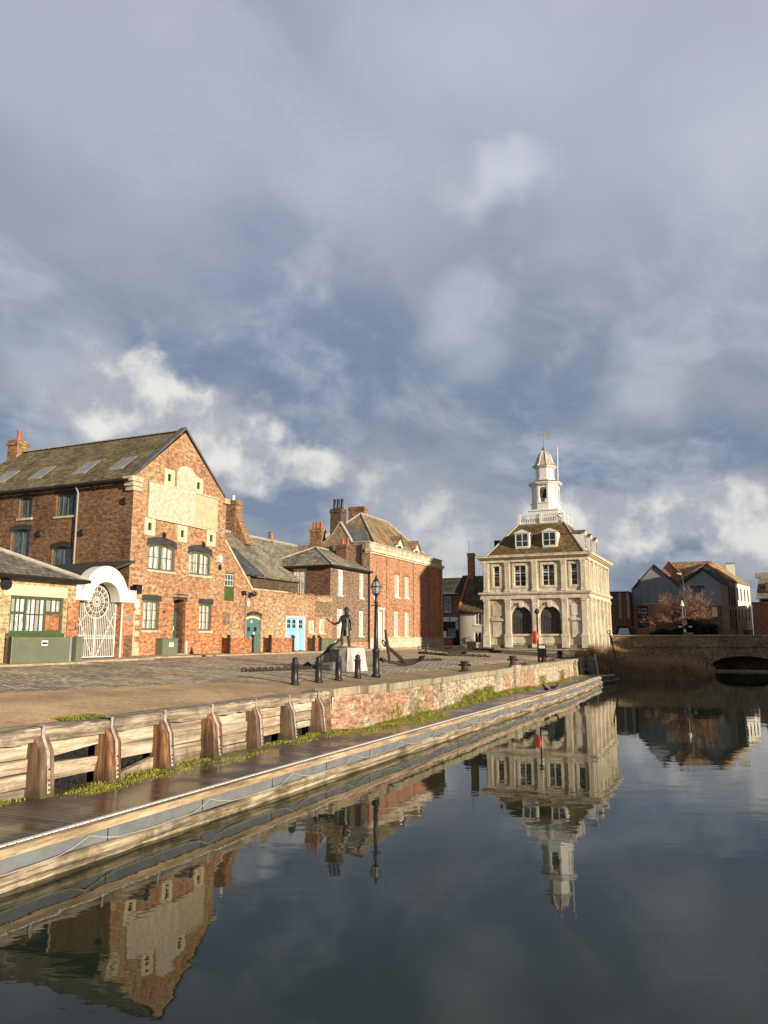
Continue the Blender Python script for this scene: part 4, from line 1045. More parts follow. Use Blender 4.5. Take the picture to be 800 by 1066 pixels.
MB().fbox(fr, 43.05, 44.0, 4.39, 4.55, -.02, .015).build('lintel', MT['low_brick'], yd)
MB().fbox(fr, 43.98, 46.2, 4.62, 5.62, -.02, .02).build('patched_brickwork', MT['hip_front'], yd)
# hatch door high on the half gable
m_ = MB(); m_.fbox(fr, 34.06, 34.95, 5.22, 6.72, -.12, -.06); hd = m_.build('hatch_door', MT['hatch'], yd)
m_ = MB()
for k in range(3): m_.fbox(fr, 34.14 + k * .25, 34.14 + k * .25 + .21, 6.05, 6.32, -.062, -.05); m_.fbox(fr, 34.14 + k * .25, 34.14 + k * .25 + .21, 6.36, 6.62, -.062, -.05)
m_.build('hatch_glass', MT['glass_blue'], hd)
m_ = MB()
for k in range(4): m_.fbox(fr, 34.11 + k * .25, 34.14 + k * .25, 6.02, 6.66, -.062, -.04)
for v in (6.02, 6.325, 6.63): m_.fbox(fr, 34.11, 34.9, v, v + .03, -.062, -.038)
m_.build('hatch_bars', MT['white'], hd)
m_ = MB(); m_.fbox(fr, 34.02, 34.62, 3.95, 4.62, -.02, .012); m_.build('blocked_window', MT['hip_front'], yd)
# wall lamp with its conduit
m_ = MB(); m_.tube([fr.p(36.05, 3.2, .05), fr.p(36.05, 5.4, .05)], .035, 6); m_.tube([fr.p(36.05, 5.3, .05), fr.p(36.0, 5.75, .2), fr.p(36.0, 5.75, .55)], .03, 6)
cl = m_.build('conduit', MT['pipe_grey'], yd)
m_ = MB(); c_ = fr.p(36.3, 5.72, .35); m_.lathe(c_[0], c_[1], [(.04, 5.52), (.17, 5.6), (.2, 5.7), (.13, 5.8), (.03, 5.84)], 12); m_.build('wall_lamp', MT['iron'], yd, True)
m_ = MB(); m_.fbox(fr, 35.62, 35.82, 5.6, 5.82, .0, .2); m_.build('bracket_box', MT['iron'], yd)
m_ = MB(); c_ = fr.p(36.12, 5.12, .14); m_.lathe(c_[0], c_[1], [(.05, 4.96), (.11, 5.02), (.11, 5.24), (.04, 5.3)], 10); m_.build('lamp_globe', MT['sign_white'], yd, True)

def low_wall(label, a, b):
    t = thing('low_brick_wall', label, 'low wall', (-24.3, (a + b) / 2, 2.35), 'low brick walls with flood board rails')
    m_ = MB(); m_.box(-24.8, -24.25, a + .1, b - .1, 2.3, 3.2); m_.build('brickwork', MT['low_brick'], t)
    m_ = MB(); m_.box(-24.8, -24.22, a + .08, b - .08, 3.2, 3.25); m_.build('capping', MT['low_brick'], t)
    for y in (a, b): MB().box(-24.35, -24.2, y - .06, y + .06, 2.3, 3.42).build('rail', MT['rust_iron'], t)
low_wall('low orange brick wall directly left of the teal door', 33.85, 36.05)
low_wall('low orange brick wall between the teal door and the blue doors', 37.82, 40.3)
low_wall('narrow brick stub of wall right of the blue doors', 42.85, 43.5)
bx2 = thing('green_chest', 'wide low olive green metal chest against the wall right of the blue doors', 'chest', (-24.4, 45.0, 2.43))
m_ = MB(); m_.box(-24.78, -24.2, 43.75, 46.3, 2.42, 3.16); b_ = m_.build('case', MT['flood'], bx2)
MB().box(-24.8, -24.16, 43.72, 46.33, 3.16, 3.22).build('lid', MT['flood'], bx2)
MB().box(-24.198, -24.185, 45.5, 45.75, 2.85, 3.05).build('notice', MT['sign_white'], b_)
MB().box(-24.4, -24.16, 43.55, 43.7, 2.4, 3.3).build('end_post', MT['rust_iron'], bx2)

# houses behind the yard
hb = thing('yard_house', 'long lichened slate roof of a house behind the yard wall', 'house', (-30, 46, 2.4))
m_ = MB(); m_.slab([(-27.3, 40.2, 7.15), (-27.3, 54, 7.15), (-31.6, 54, 10.45), (-31.6, 40.2, 10.45)], .14); m_.slab([(-31.61, 40.2, 10.45), (-31.61, 54, 10.45), (-36, 54, 7.15), (-36, 40.2, 7.15)], .14); rb = m_.build('roof', MT['roof_old'], hb)
m_ = MB(); m_.add([(-27.6, 40.3, 2.3), (-27.6, 53.9, 2.3), (-27.6, 53.9, 7.2), (-27.6, 40.3, 7.2)], [(0, 1, 2, 3)]); m_.add([(-27.6, 40.3, 2.3), (-35.7, 40.3, 2.3), (-35.7, 40.3, 7.1), (-31.6, 40.3, 10.3), (-27.6, 40.3, 7.1)], [(0, 1, 2, 3, 4)]); m_.build('wall', MT['chim_dark'], hb)
MB().tube([(-31.6, 40.2, 10.5), (-31.6, 54, 10.5)], .1, 6).build('ridge_tiles', MT['ridge'], rb)
c_ = chimney(rb, -31.7, 44.2, 1.05, .8, 9.8, 12.75, 'chim', 1, 'sign_white', .4)
MB().prism([(-33.0, 43.85, 9.6), (-30.2, 43.85, 9.6), (-31.1, 43.85, 11.5), (-32.2, 43.85, 11.5)], [(-33.0, 44.55, 9.6), (-30.2, 44.55, 9.6), (-31.1, 44.55, 11.5), (-32.2, 44.55, 11.5)]).build('chimney_base', MT['chim'], rb)
MB().lathe(-31.6, 49.0, [(.2, 10.4), (.18, 11.0), (.2, 11.1), (.16, 11.15)], 8).build('ridge_pot', MT['chim'], rb)
hs_ = thing('slate_outhouse', 'small outhouse with a dark blue slate roof behind the half gable', 'outhouse', (-27, 37, 2.4))
m_ = MB(); m_.slab([(-25.9, 34.2, 6.98), (-25.9, 39.6, 6.98), (-28.2, 39.6, 8.8), (-28.2, 34.2, 8.8)], .1); m_.build('roof', MT['roof_slate'], hs_)
m_ = MB(); m_.box(-28.2, -26.15, 36.0, 38.4, 2.3, 6.98); m_.build('wall', MT['geo_side'], hs_)
m_ = MB(); m_.box(-28.3, -26.4, 38.4, 39.5, 2.3, 6.95); m_.build('rear_wall', MT['chim_dark'], hs_)

# ------------------------------------------------------------------ hipped brick house
hx, hy0, hy1 = -25.0, 46.3, 52.38
hp = thing('hipped_house', 'brown brick house with a low hipped slate roof and white windows', 'house', (hx, 49, 2.4))
fr, f2 = FX(hx), FY(hy0); H = []
for (a, b, c, e) in ((47.4, 48.14, 6.18, 7.98), (50.8, 51.46, 6.14, 7.94), (47.32, 48.16, 3.34, 5.22), (50.76, 51.46, 3.38, 5.2)):
    H.append(window(hp, fr, a, b, c, e, 2, 4, mf='white', mg='glass_white', fw=.08, rec=.09))
m_ = MB(); m_.facade(fr, [(hy0, 2), (hy1, 2), (hy1, 8.15), (hy0, 8.15)], H, .1); m_.build('front_wall', MT['hip_front'], hp)
H = [window(hp, f2, -27.92, -26.86, 6.0, 8.0, 2, 4, mf='white', mg='glass_white', fw=.08, rec=.1)]
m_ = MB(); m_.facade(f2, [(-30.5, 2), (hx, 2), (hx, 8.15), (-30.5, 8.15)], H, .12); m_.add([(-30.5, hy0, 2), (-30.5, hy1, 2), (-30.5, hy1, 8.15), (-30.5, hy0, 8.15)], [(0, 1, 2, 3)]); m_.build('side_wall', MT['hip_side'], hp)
m_ = MB(); A_, B_, C_, D_ = (-24.72, hy0 - .28, 8.2), (-24.72, hy1, 8.2), (-30.8, hy1, 8.2), (-30.8, hy0 - .28, 8.2); E_, F_ = (-27.76, 49.0, 9.82), (-27.76, hy1, 9.82)
for q in ((A_, B_, F_, E_), (D_, A_, E_), (C_, D_, E_, F_)): m_.slab(q, .1)
rh = m_.build('roof', MT['roof_old'], hp)
m_ = MB(); m_.tube([A_, E_], .075, 6); m_.build('hip_tiles', MT['ridge'], rh); MB().tube([D_, E_], .075, 6).build('hip_tiles', MT['ridge'], rh); MB().tube([E_, F_], .075, 6).build('ridge_tiles', MT['ridge'], rh)
m_ = MB(); gutter(m_, [(-30.85, hy0 - .32, 8.12), (-24.68, hy0 - .32, 8.12), (-24.68, hy1, 8.12)], .08); m_.build('gutter', MT['gutter'], rh)
chimney(rh, -26.55, 51.45, .8, 1.3, 8.3, 10.15, 'hip_side', 2, 'pot_red', .55)
MB().tube([(-24.9, 52.25, 8.0), (-24.9, 52.25, 2.4)], .06, 6).build('downpipe', MT['gutter'], hp)
m_ = MB(); m_.fbox(fr, hy0 - .001, hy1, 2.2, 2.95, -.02, .05); m_.build('base_course', MT['yard'], hp)

# ------------------------------------------------------------------ large orange red house with parapet
gy0, gy1 = 52.4, 68.3
ge = thing('parapet_house', 'long orange red brick house with stone parapet, dormers and a big tiled hip roof', 'house', (-25, 60, 2.4))
fr, f2 = FX(-25.0), FY(gy0); H = []
gw = dict(mf='white', mg='glass_blind', fw=.07, rec=.11)
for (a, b, c, e) in ((57.25, 58.2, 6.52, 8.32), (59.35, 60.25, 6.54, 8.3), (57.12, 58.0, 3.36, 5.36), (59.3, 60.2, 3.36, 5.34)):
    H.append(window(ge, fr, a, b, c, e, 2, 4, lintel='low_brick', lh=.3, **gw))
H.append(window(ge, fr, 53.3, 53.75, 5.6, 7.6, 1, 3, mf='white', mg='glass_white', fw=.07, rec=.1, sill=None))
H.append(opening(54.08, 54.92, 2.72, 5.25))
m_ = MB(); m_.facade(fr, [(gy0, 2), (gy1, 2), (gy1, 9.75), (gy0, 9.75)], H, .14)
m_.add([(-25, gy1, 2), (-34, gy1, 2), (-34, gy1, 10.3), (-25, gy1, 10.3)], [(0, 1, 2, 3)]); m_.build('front_wall', MT['geo'], ge)
m_ = MB(); m_.fbox(fr, 54.08, 54.92, 2.72, 5.25, -.13, -.08); m_.fbox(fr, 54.2, 54.8, 2.9, 3.7, -.08, -.06); m_.fbox(fr, 54.2, 54.8, 3.9, 5.05, -.08, -.06); m_.build('door', MT['white'], ge)
m_ = MB(); m_.fbox(fr, 53.94, 54.075, 2.5, 5.4, -.02, .07); m_.fbox(fr, 54.925, 55.06, 2.5, 5.4, -.02, .07); m_.fbox(fr, 53.9, 55.1, 5.4, 5.55, -.02, .13); m_.build('door_case', MT['white'], ge)
MB().fbox(fr, 53.8, 55.2, 2.3, 2.72, -.13, .35).build('doorstep', MT['lime_smooth'], ge)
m_ = MB(); m_.fbox(fr, gy0 - .06, gy1 + .05, 9.62, 9.74, -.3, .14); m_.fbox(fr, gy0 - .1, gy1 + .09, 9.74, 9.95, -.3, .26); m_.build('cornice', MT['lime_smooth'], ge)
m_ = MB(); m_.fbox(fr, gy0 - .01, gy1 + .01, 9.95, 10.4, -.28, .03); m_.fbox(fr, gy0 - .05, gy1 + .05, 10.4, 10.5, -.34, .09); m_.build('parapet', MT['lime'], ge)
for (a, b) in ((gy0, gy0 + .5), (55.55, 56.15), (61.1, 61.7), (64.9, 65.5), (67.8, gy1)):
    MB().fbox(fr, a, b - .002, 3.3, 9.62, -.02, .09).build('pilaster', MT['geo'], ge)
m_ = MB(); m_.fbox(fr, gy0, gy1 + .02, 2.1, 3.22, -.02, .12); m_.fbox(fr, gy0, gy1 + .04, 3.22, 3.3, -.02, .17); m_.build('base_course', MT['lime'], ge)
m_ = MB(); m_.fbox(fr, gy0 + .5, gy1 - .5, 5.92, 6.1, -.02, .06); m_.build('string_course', MT['geo'], ge)
m_ = MB(); m_.fbox(fr, 53.7, 55.2, 8.0, 9.1, -.02, .03); m_.build('blind_panel', MT['geo'], ge)
m_ = MB(); m_.facade(f2, [(-34, 2), (-25, 2), (-25, 10.45), (-26.5, 10.45), (-26.6, 10.7), (-27.5, 12.1), (-28.15, 11.2), (-28.7, 10.68), (-29.3, 10.45), (-34, 10.45)], [], .1)
m_.build('side_gable', MT['geo_side'], ge)
cp = [(-25, 10.45), (-26.5, 10.45), (-26.6, 10.7), (-27.5, 12.1), (-28.15, 11.2), (-28.7, 10.68), (-29.3, 10.45), (-30.2, 10.42)]
m_ = MB()
for (a, b) in zip(cp[:-1], cp[1:]): m_.fprism(f2, [a, b, (b[0], b[1] + .1), (a[0], a[1] + .1)], -.35, .05)
m_.build('gable_coping', MT['ridge'], ge)
m_ = MB(); m_.slab([(-26.4, gy0 + .3, 10.5), (-26.4, 57, 10.5), (-27.5, 57, 12.05), (-27.5, gy0 + .3, 12.05)], .1); m_.slab([(-27.51, gy0 + .3, 12.05), (-27.51, 57, 12.05), (-28.8, 57, 10.5), (-28.8, gy0 + .3, 10.5)], .1); m_.build('gable_roof', MT['roof_slate'], ge)
A_, B_, C_, D_ = (-25.6, 55.2, 10.3), (-25.6, 67.9, 10.3), (-32.4, 67.9, 10.3), (-32.4, 55.2, 10.3); E_, F_ = (-29.0, 59.1, 13.9), (-29.0, 64.5, 13.9)
m_ = MB()
for q in ((A_, B_, F_, E_), (D_, A_, E_), (C_, D_, E_, F_), (B_, C_, F_)): m_.slab(q, .12)
rg = m_.build('roof', MT['roof_brown'], ge)
for q in ((A_, E_), (D_, E_), (B_, F_), (E_, F_)): MB().tube(q, .10, 6).build('hip_tiles', MT['ridge'], rg)
MB().box(-33.8, -25.2, gy0 + .2, gy1 - .2, 9.9, 10.25).build('flat_roof', MT['lead'], ge)
for (a, b) in ((60.3, 62.0), (64.3, 65.9)):
    fd = FX(-26.25); ym = (a + b) / 2
    q = MB(); q.fprism(fd, [(a + .1, 10.4), (b - .1, 10.4), (b - .1, 11.25), (ym, 11.9), (a + .1, 11.25)], -2.2, 0); dm = q.build('dormer', MT['white'], rg)
    q = MB(); q.slab([(-26.05, a, 11.2), (-28.6, a, 11.2), (-28.6, ym, 12.05), (-26.05, ym, 12.05)], .09); q.slab([(-26.05, ym + .005, 12.05), (-28.6, ym + .005, 12.05), (-28.6, b, 11.2), (-26.05, b, 11.2)], .09); q.build('dormer_roof', MT['roof_brown'], dm)
    MB().fbox(fd, a + .45, b - .45, 10.45, 11.15, -.02, .02).build('dormer_pane', MT['glass_blue'], dm)
chimney(rg, -29.1, 55.1, 1.0, .9, 10.6, 13.65, 'chim_dark', 3, 'iron', .85)
chimney(rg, -30.7, 62, 1.55, .8, 11.5, 15.0, 'chim', 0)
chimney(ge, -29.65, 52.7, 1.0, .7, 10.2, 11.75, 'chim', 3, 'pot_red', .55)
MB().tube([f2.p(-25.6, 10.3, .1), f2.p(-25.6, 8.3, .1)], .08, 6).build('downpipe', MT['gutter'], ge)

# ------------------------------------------------------------------ shop and cottage beyond
sh = thing('shop', 'brown brick shop with a white fascia and dark shopfront between two houses', 'shop', (-31, 84, 2.4))
f2 = FY(84.0); H = [window(sh, f2, -30.45, -29.72, 6.2, 7.95, 2, 4, mf='white', mg='glass_blue', fw=.08, rec=.1), window(sh, f2, -32.6, -31.9, 6.2, 7.95, 2, 4, mf='white', mg='glass_blue', fw=.08, rec=.1)]
m_ = MB(); m_.facade(f2, [(-36, 2), (-28.6, 2), (-28.6, 8.3), (-36, 8.3)], H, .12); m_.add([(-28.6, 84, 2), (-28.6, 92, 2), (-28.6, 92, 8.3), (-28.6, 84, 8.3)], [(0, 1, 2, 3)]); m_.build('wall', MT['shop'], sh)
m_ = MB(); m_.slab([(-36.2, 83.7, 8.4), (-28.3, 83.7, 8.4), (-28.3, 88, 10.4), (-36.2, 88, 10.4)], .12); m_.slab([(-36.2, 88.01, 10.4), (-28.3, 88.01, 10.4), (-28.3, 92.3, 8.4), (-36.2, 92.3, 8.4)], .12); m_.build('roof', MT['roof_olive'], sh)
MB().fbox(f2, -36.1, -28.5, 8.22, 8.42, -.1, .3).build('cornice', MT['white'], sh)
m_ = MB(); m_.fbox(f2, -34.5, -29.86, 5.08, 5.58, -.02, .14); m_.build('fascia', MT['sign_white'], sh); MB().fbox(f2, -29.74, -28.8, 5.08, 5.58, -.02, .14).build('fascia', MT['sign_white'], sh)
m_ = MB(); m_.fbox(f2, -34.5, -28.75, 2.35, 5.07, -.02, .06); fr_ = m_.build('shopfront', MT['sign_black'], sh)
MB().fbox(f2, -30.62, -30.2, 2.4, 4.0, .06, .12).build('door_panel', MT['sign_white'], sh)
MB().fbox(f2, -30.05, -29.1, 3.1, 4.3, .06, .09).build('shop_window', MT['glass_blue'], fr_)
m_ = MB(); m_.box(-28.72, -28.66, 82.9, 83.7, 4.2, 5.1); m_.build('hanging_sign', MT['sign_white'], sh)
MB().box(-28.76, -28.62, 82.9, 84.0, 5.1, 5.15).build('sign_bracket', MT['iron'], sh)
ct = thing('display_counter', 'wooden counter with a white top standing before the dark shopfront', 'counter', (-29.6, 82.6, 2.4))
m_ = MB(); m_.box(-30.1, -29.05, 82.3, 82.9, 2.38, 3.25); m_.build('cabinet', MT['crate_wood'], ct); MB().box(-30.2, -28.95, 82.2, 83.0, 3.25, 3.34).build('top', MT['sign_white'], ct)
m_ = MB()
for k in range(4): m_.box(-30.05 + k * .26, -29.85 + k * .26, 82.27, 82.3, 2.5, 3.15)
m_.build('panels', MT['pot_red'], ct)

co = thing('cottage', 'white rendered cottage with a steep dark tiled roof beside the stone custom house', 'cottage', (-23.6, 72.9, 2.3))
f2 = FY(72.9); H = [window(co, f2, -23.3, -22.62, 4.5, 5.62, 2, 2, mf='white', mg='glass_blue', fw=.09, mull=.07, sill='white'), window(co, f2, -23.4, -22.65, 2.76, 3.82, 2, 2, mf='white', mg='glass', fw=.09, mull=.07, sill='white')]
m_ = MB(); m_.facade(f2, [(-24.85, 2), (-22.42, 2), (-22.42, 5.85), (-24.85, 5.85)], H, .12); m_.build('wall', MT['cottage'], co)
m_ = MB(); m_.add([(-24.85, 72.9, 2), (-24.85, 79.9, 2), (-24.85, 79.9, 5.85), (-24.85, 76.4, 9.45), (-24.85, 72.9, 5.85)], [(0, 1, 2, 3, 4)]); m_.build('gable_wall', MT['low_brick'], co)
m_ = MB(); m_.slab([(-24.88, 72.65, 5.74), (-22.43, 72.65, 5.74), (-22.43, 76.4, 9.57), (-24.88, 76.4, 9.57)], .14); m_.slab([(-24.88, 76.41, 9.57), (-22.43, 76.41, 9.57), (-22.43, 80.1, 5.8), (-24.88, 80.1, 5.8)], .14); rc_ = m_.build('roof', MT['roof_cot'], co)
m_ = MB(); m_.prism([(-25.05, 72.6, 5.66), (-24.86, 72.6, 5.66), (-24.86, 76.4, 9.6), (-25.05, 76.4, 9.6)], [(-25.05, 72.6, 5.88), (-24.86, 72.6, 5.88), (-24.86, 76.4, 9.8), (-25.05, 76.4, 9.8)]); m_.build('verge', MT['pot_red'], rc_)
m_ = MB(); m_.prism([(-26.1, 75.0, 7.8), (-25.06, 75.0, 7.8), (-25.06, 76.3, 9.65), (-25.6, 76.3, 9.65)], [(-26.1, 76.6, 7.8), (-25.06, 76.6, 7.8), (-25.06, 76.8, 9.65), (-25.6, 76.8, 9.65)]); m_.build('parapet', MT['gutter'], co)  # parapet coloured black for the shade on the cottage's left side
chimney(rc_, -24.68, 76.4, .62, .6, 9.1, 11.95, 'far_brick', 0)
MB().tube([(-24.9, 76.4, 11.9), (-24.9, 76.4, 13.2), (-25.15, 76.4, 13.2)], .025, 5).build('aerial', MT['iron'], rc_)
m_ = MB(); gutter(m_, [(-24.88, 72.6, 5.66), (-22.43, 72.6, 5.66)], .06); m_.build('gutter', MT['gutter'], rc_)

# ------------------------------------------------------------------ the custom house
X0, X1, Y0, Y1 = -22.4, -12.35, 73.0, 85.4
ch = thing('custom_house', 'pale stone custom house with arched windows, hipped roof and white timber lantern', 'custom house', (-17.4, 79.2, 2.2))
ff, fsd = FY(Y0), FX(X1)
H, HS = [], []
cw = dict(mf='white', mg='glass', fw=.05, bar=.03, rec=.2, sill='lime_smooth', surround='lime_smooth', sw=.2)
H.append(window(ch, ff, -21.33, -20.72, 8.17, 10.16, 1, 4, trans=9.45, **cw))
H.append(window(ch, ff, -19.27, -18.12, 8.17, 10.16, 2, 4, trans=9.45, mull=.12, **cw))
H.append(window(ch, ff, -16.53, -15.38, 8.17, 10.16, 2, 4, trans=9.45, mull=.12, **cw))
H.append(window(ch, ff, -13.84, -13.22, 8.17, 10.16, 1, 4, trans=9.45, **cw))
def arch_pts(c, r, v0, vs, n=16): return [(c - r, v0), (c + r, v0)] + [(c + r * math.cos(math.pi * k / n), vs + r * math.sin(math.pi * k / n)) for k in range(n + 1)]
for c in (-18.68, -15.92):
    H.append(arch_pts(c, .98, 3.62, 5.22))
ys_ = [73.35, 75.68, 78.02, 80.36, 82.70, 85.05]
for a, b in zip(ys_[:-1], ys_[1:]):
    c = (a + b) / 2
    HS.append(window(ch, fsd, c - .5, c + .5, 8.17, 10.16, 2, 4, trans=9.45, mull=.12, **cw))
    HS.append(arch_pts(c, .72, 3.4, 5.4))
m_ = MB(); m_.facade(ff, [(X0, 1.6), (X1, 1.6), (X1, 10.7), (X0, 10.7)], H, .32); m_.facade(fsd, [(Y0, 1.0), (Y1, 1.0), (Y1, 10.7), (Y0, 10.7)], HS, .32)
m_.add([(X0, Y0, 1.6), (X0, Y1, 1.6), (X0, Y1, 10.7), (X0, Y0, 10.7)], [(0, 1, 2, 3)]); m_.add([(X0, Y1, 1.6), (X1, Y1, 1.6), (X1, Y1, 10.7), (X0, Y1, 10.7)], [(0, 1, 2, 3)])
m_.build('wall', MT['lime'], ch)
# iron lattices in the arches
for c in (-18.68, -15.92):
    q = MB()
    for k in range(1, 13):
        u = c - .98 + 1.96 * k / 13; h = 5.22 + math.sqrt(max(0, .98 ** 2 - (u - c) ** 2)); q.fbox(ff, u - .016, u + .016, 3.62, h - .02, -.24, -.20)
    for k in range(1, 12):
        v = 3.62 + .215 * k; dv = max(0, v - 5.22); hw = math.sqrt(max(.02, .98 ** 2 - dv ** 2)); q.fbox(ff, c - hw, c + hw, v - .016, v + .016, -.243, -.205)
    for k in range(1, 8): q.tube([ff.p(c, 5.1, -.2), ff.p(c + .96 * math.cos(math.pi * k / 8), 5.22 + .96 * math.sin(math.pi * k / 8), -.2)], .018, 4)
    for rr in (.35, .65): q.tube([ff.p(c + rr * math.cos(math.pi * k / 14), 5.22 + rr * math.sin(math.pi * k / 14), -.2) for k in range(15)], .018, 4)
    w_ = q.build('arched_window', MT['darklead'], ch)
    MB().add([ff.p(u, v, -.3) for u, v in arch_pts(c, .98, 3.62, 5.22)], [tuple(range(19))]).build('pane', MT['glass'], w_)
    q = MB()
    for k in range(16):
        a, b = math.pi * k / 16, math.pi * (k + 1) / 16
        q.fprism(ff, [(c + 1.0 * math.cos(a), 5.22 + 1.0 * math.sin(a)), (c + 1.22 * math.cos(a), 5.22 + 1.22 * math.sin(a)), (c + 1.22 * math.cos(b), 5.22 + 1.22 * math.sin(b)), (c + 1.0 * math.cos(b), 5.22 + 1.0 * math.sin(b))], -.05, .10)
    q.fbox(ff, c - 1.24, c - .98, 5.05, 5.22, -.05, .14); q.fbox(ff, c + .98, c + 1.24, 5.05, 5.22, -.05, .14)
    q.fprism(ff, [(c - .12, 6.12), (c + .12, 6.12), (c + .2, 6.62), (c - .2, 6.62)], -.05, .2)
    q.build('archivolt', MT['lime_smooth'], ch)
    q = MB(); q.fbox(ff, c - 1.12, c + 1.12, 3.44, 3.625, -.3, .12); q.fbox(ff, c - .95, c + .95, 2.75, 3.3, -.02, .05); q.build('apron', MT['lime_smooth'], ch)
for a, b in zip(ys_[:-1], ys_[1:]):
    c = (a + b) / 2
    MB().add([fsd.p(u, v, -.3) for u, v in arch_pts(c, .72, 3.4, 5.4)], [tuple(range(19))]).build('niche_back', MT['glass'] if abs(c - 79.2) < .3 else MT['lime'], ch)
    q = MB()
    for k in range(12):
        a_, b_ = math.pi * k / 12, math.pi * (k + 1) / 12
        q.fprism(fsd, [(c + .74 * math.cos(a_), 5.4 + .74 * math.sin(a_)), (c + .92 * math.cos(a_), 5.4 + .92 * math.sin(a_)), (c + .92 * math.cos(b_), 5.4 + .92 * math.sin(b_)), (c + .74 * math.cos(b_), 5.4 + .74 * math.sin(b_))], -.05, .09)
    q.build('archivolt', MT['lime_smooth'], ch)
# blind bays of the front
for (a, b) in ((-21.62, -20.42), (-14.05, -12.95)):
    q = MB(); q.fbox(ff, a + .12, b - .12, 5.35, 6.35, -.02, .05); q.fbox(ff, a, b, 4.85, 5.02, -.02, .14); q.fbox(ff, a + .06, b - .06, 5.02, 5.12, -.02, .09); q.fbox(ff, a + .12, b - .12, 3.3, 4.75, -.02, .05)
    q.build('blind_panel', MT['lime_smooth'], ch)
PX = [(-22.08, .5), (-19.94, .52), (-17.28, .55), (-14.5, .52), (-12.68, .5)]
for (u, w_) in PX:
    q = MB(); pilaster(q, ff, u, w_ * .86, 7.66, 10.5, .16); q.build('upper_pilaster', MT['lime_smooth'], ch)
    q = MB(); pilaster(q, ff, u, w_, 3.5, 6.95, .2); q.fbox(ff, u - w_ / 2 - .09, u + w_ / 2 + .09, 2.35, 3.38, -.03, .3); q.fbox(ff, u - w_ / 2 - .13, u + w_ / 2 + .13, 3.38, 3.5, -.03, .34); q.build('lower_pilaster', MT['lime_smooth'], ch)
for u in ys_:
    q = MB(); pilaster(q, fsd, u, .44, 7.66, 10.5, .2); q.build('upper_pilaster', MT['lime_smooth'], ch)
    q = MB(); pilaster(q, fsd, u, .5, 3.5, 6.95, .26); q.fbox(fsd, u - .32, u + .32, 1.9, 3.38, -.03, .34); q.fbox(fsd, u - .36, u + .36, 3.38, 3.5, -.03, .38); q.build('lower_pilaster', MT['lime_smooth'], ch)
def band(p, z0, z1, mat, name):
    MB().box(X0 - p, X1 + p, Y0 - p, Y1 + p, z0, z1).build(name, MT[mat], ch)
m_ = MB()
for p, a, b in ((.26, 6.95, 7.12), (.20, 7.12, 7.36), (.34, 7.36, 7.46), (.42, 7.46, 7.60), (.10, 7.60, 7.66)): m_.box(X0 - p, X1 + p, Y0 - p, Y1 + p, a, b)
m_.build('string_course', MT['lime_smooth'], ch)
m_ = MB()
for p, a, b in ((.22, 10.5, 10.62), (.17, 10.62, 10.78), (.30, 10.78, 10.86), (.44, 10.86, 10.96), (.58, 10.96, 11.12), (.62, 11.12, 11.18)): m_.box(X0 - p, X1 + p, Y0 - p, Y1 + p, a, b)
m_.build('cornice', MT['lime_smooth'], ch)
m_ = MB(); m_.box(X0 - .12, X1 + .12, Y0 - .12, Y1 + .12, 1.7, 2.6); m_.box(X0 - .45, X1 + .06, Y0 - 1.1, Y0 - .12, 1.6, 2.12); m_.build('plinth', MT['plinth'], ch)
m_ = MB(); m_.box(X0 - .5, X1 + .12, Y0 - 1.2, Y0 - .125, 2.12, 2.26); m_.build('plinth_top', MT['coping'], ch)
# roof
ex0, ex1, ey0, ey1 = X0 + .25, X1 - .15, Y0 + .2, Y1 - .2; zt, zb = 14.72, 11.15
tx0, tx1, ty0, ty1 = -19.75, -15.1, 77.0, 81.5
m_ = MB()
A_, B_, C_, D_ = (ex0, ey0, zb), (ex1, ey0, zb), (ex1, ey1, zb), (ex0, ey1, zb); E_, F_, G_, I_ = (tx0, ty0, zt), (tx1, ty0, zt), (tx1, ty1, zt), (tx0, ty1, zt)
for q in ((A_, B_, F_, E_), (B_, C_, G_, F_), (C_, D_, I_, G_), (D_, A_, E_, I_)): m_.slab(q, .15)
rc_ = m_.build('roof', MT['roof_ch'], ch)
for q in ((A_, E_), (B_, F_), (C_, G_), (D_, I_)): MB().tube(q, .10, 6).build('hip_lead', MT['ridge'], rc_)
MB().box(tx0 - .12, tx1 + .12, ty0 - .12, ty1 + .12, zt - .15, zt + .02).build('platform', MT['lead'], rc_)
slope = (zt - zb) / (ty0 - ey0)
def dormer(fr, u, w, z0, zh, back):
    q = MB(); q.fprism(fr, [(u - w / 2, z0 - .2), (u + w / 2, z0 - .2), (u + w / 2, zh - .42), (u - w / 2, zh - .42)], -back, 0)
    q.fprism(fr, [(u - w / 2 - .12, zh - .42), (u + w / 2 + .12, zh - .42), (u + w / 2 + .12, zh - .34), (u, zh), (u - w / 2 - .12, zh - .34)], -.25, .08)
    dmr = q.build('dormer', MT['white'], rc_)
    q = MB(); P = fr.p
    for sg in (1, -1): q.slab([P(u + sg * (w / 2 + .14), zh - .34, .09), P(u, zh + .02, .09), P(u, zh + .02, -back - .4), P(u + sg * (w / 2 + .14), zh - .34, -back - .4)], .06)
    q.build('dormer_roof', MT['roof_ch'], dmr)
    q = MB(); q.fbox(fr, u - w / 2 + .16, u + w / 2 - .16, z0 + .02, zh - .52, -.02, .012); q.build('dormer_pane', MT['glass'], dmr)
    q = MB(); q.fbox(fr, u - .035, u + .035, z0 + .02, zh - .52, .0, .03); q.fbox(fr, u - w / 2 + .16, u + w / 2 - .16, z0 + .5, z0 + .54, .0, .025); q.fbox(fr, u - w / 2 + .08, u + w / 2 - .08, z0 - .08, z0 + .02, .0, .05); q.build('dormer_bars', MT['white'], dmr)
for u in (-18.62, -15.93): dormer(FY(73.95), u, 1.42, 12.1, 13.85, 2.0)
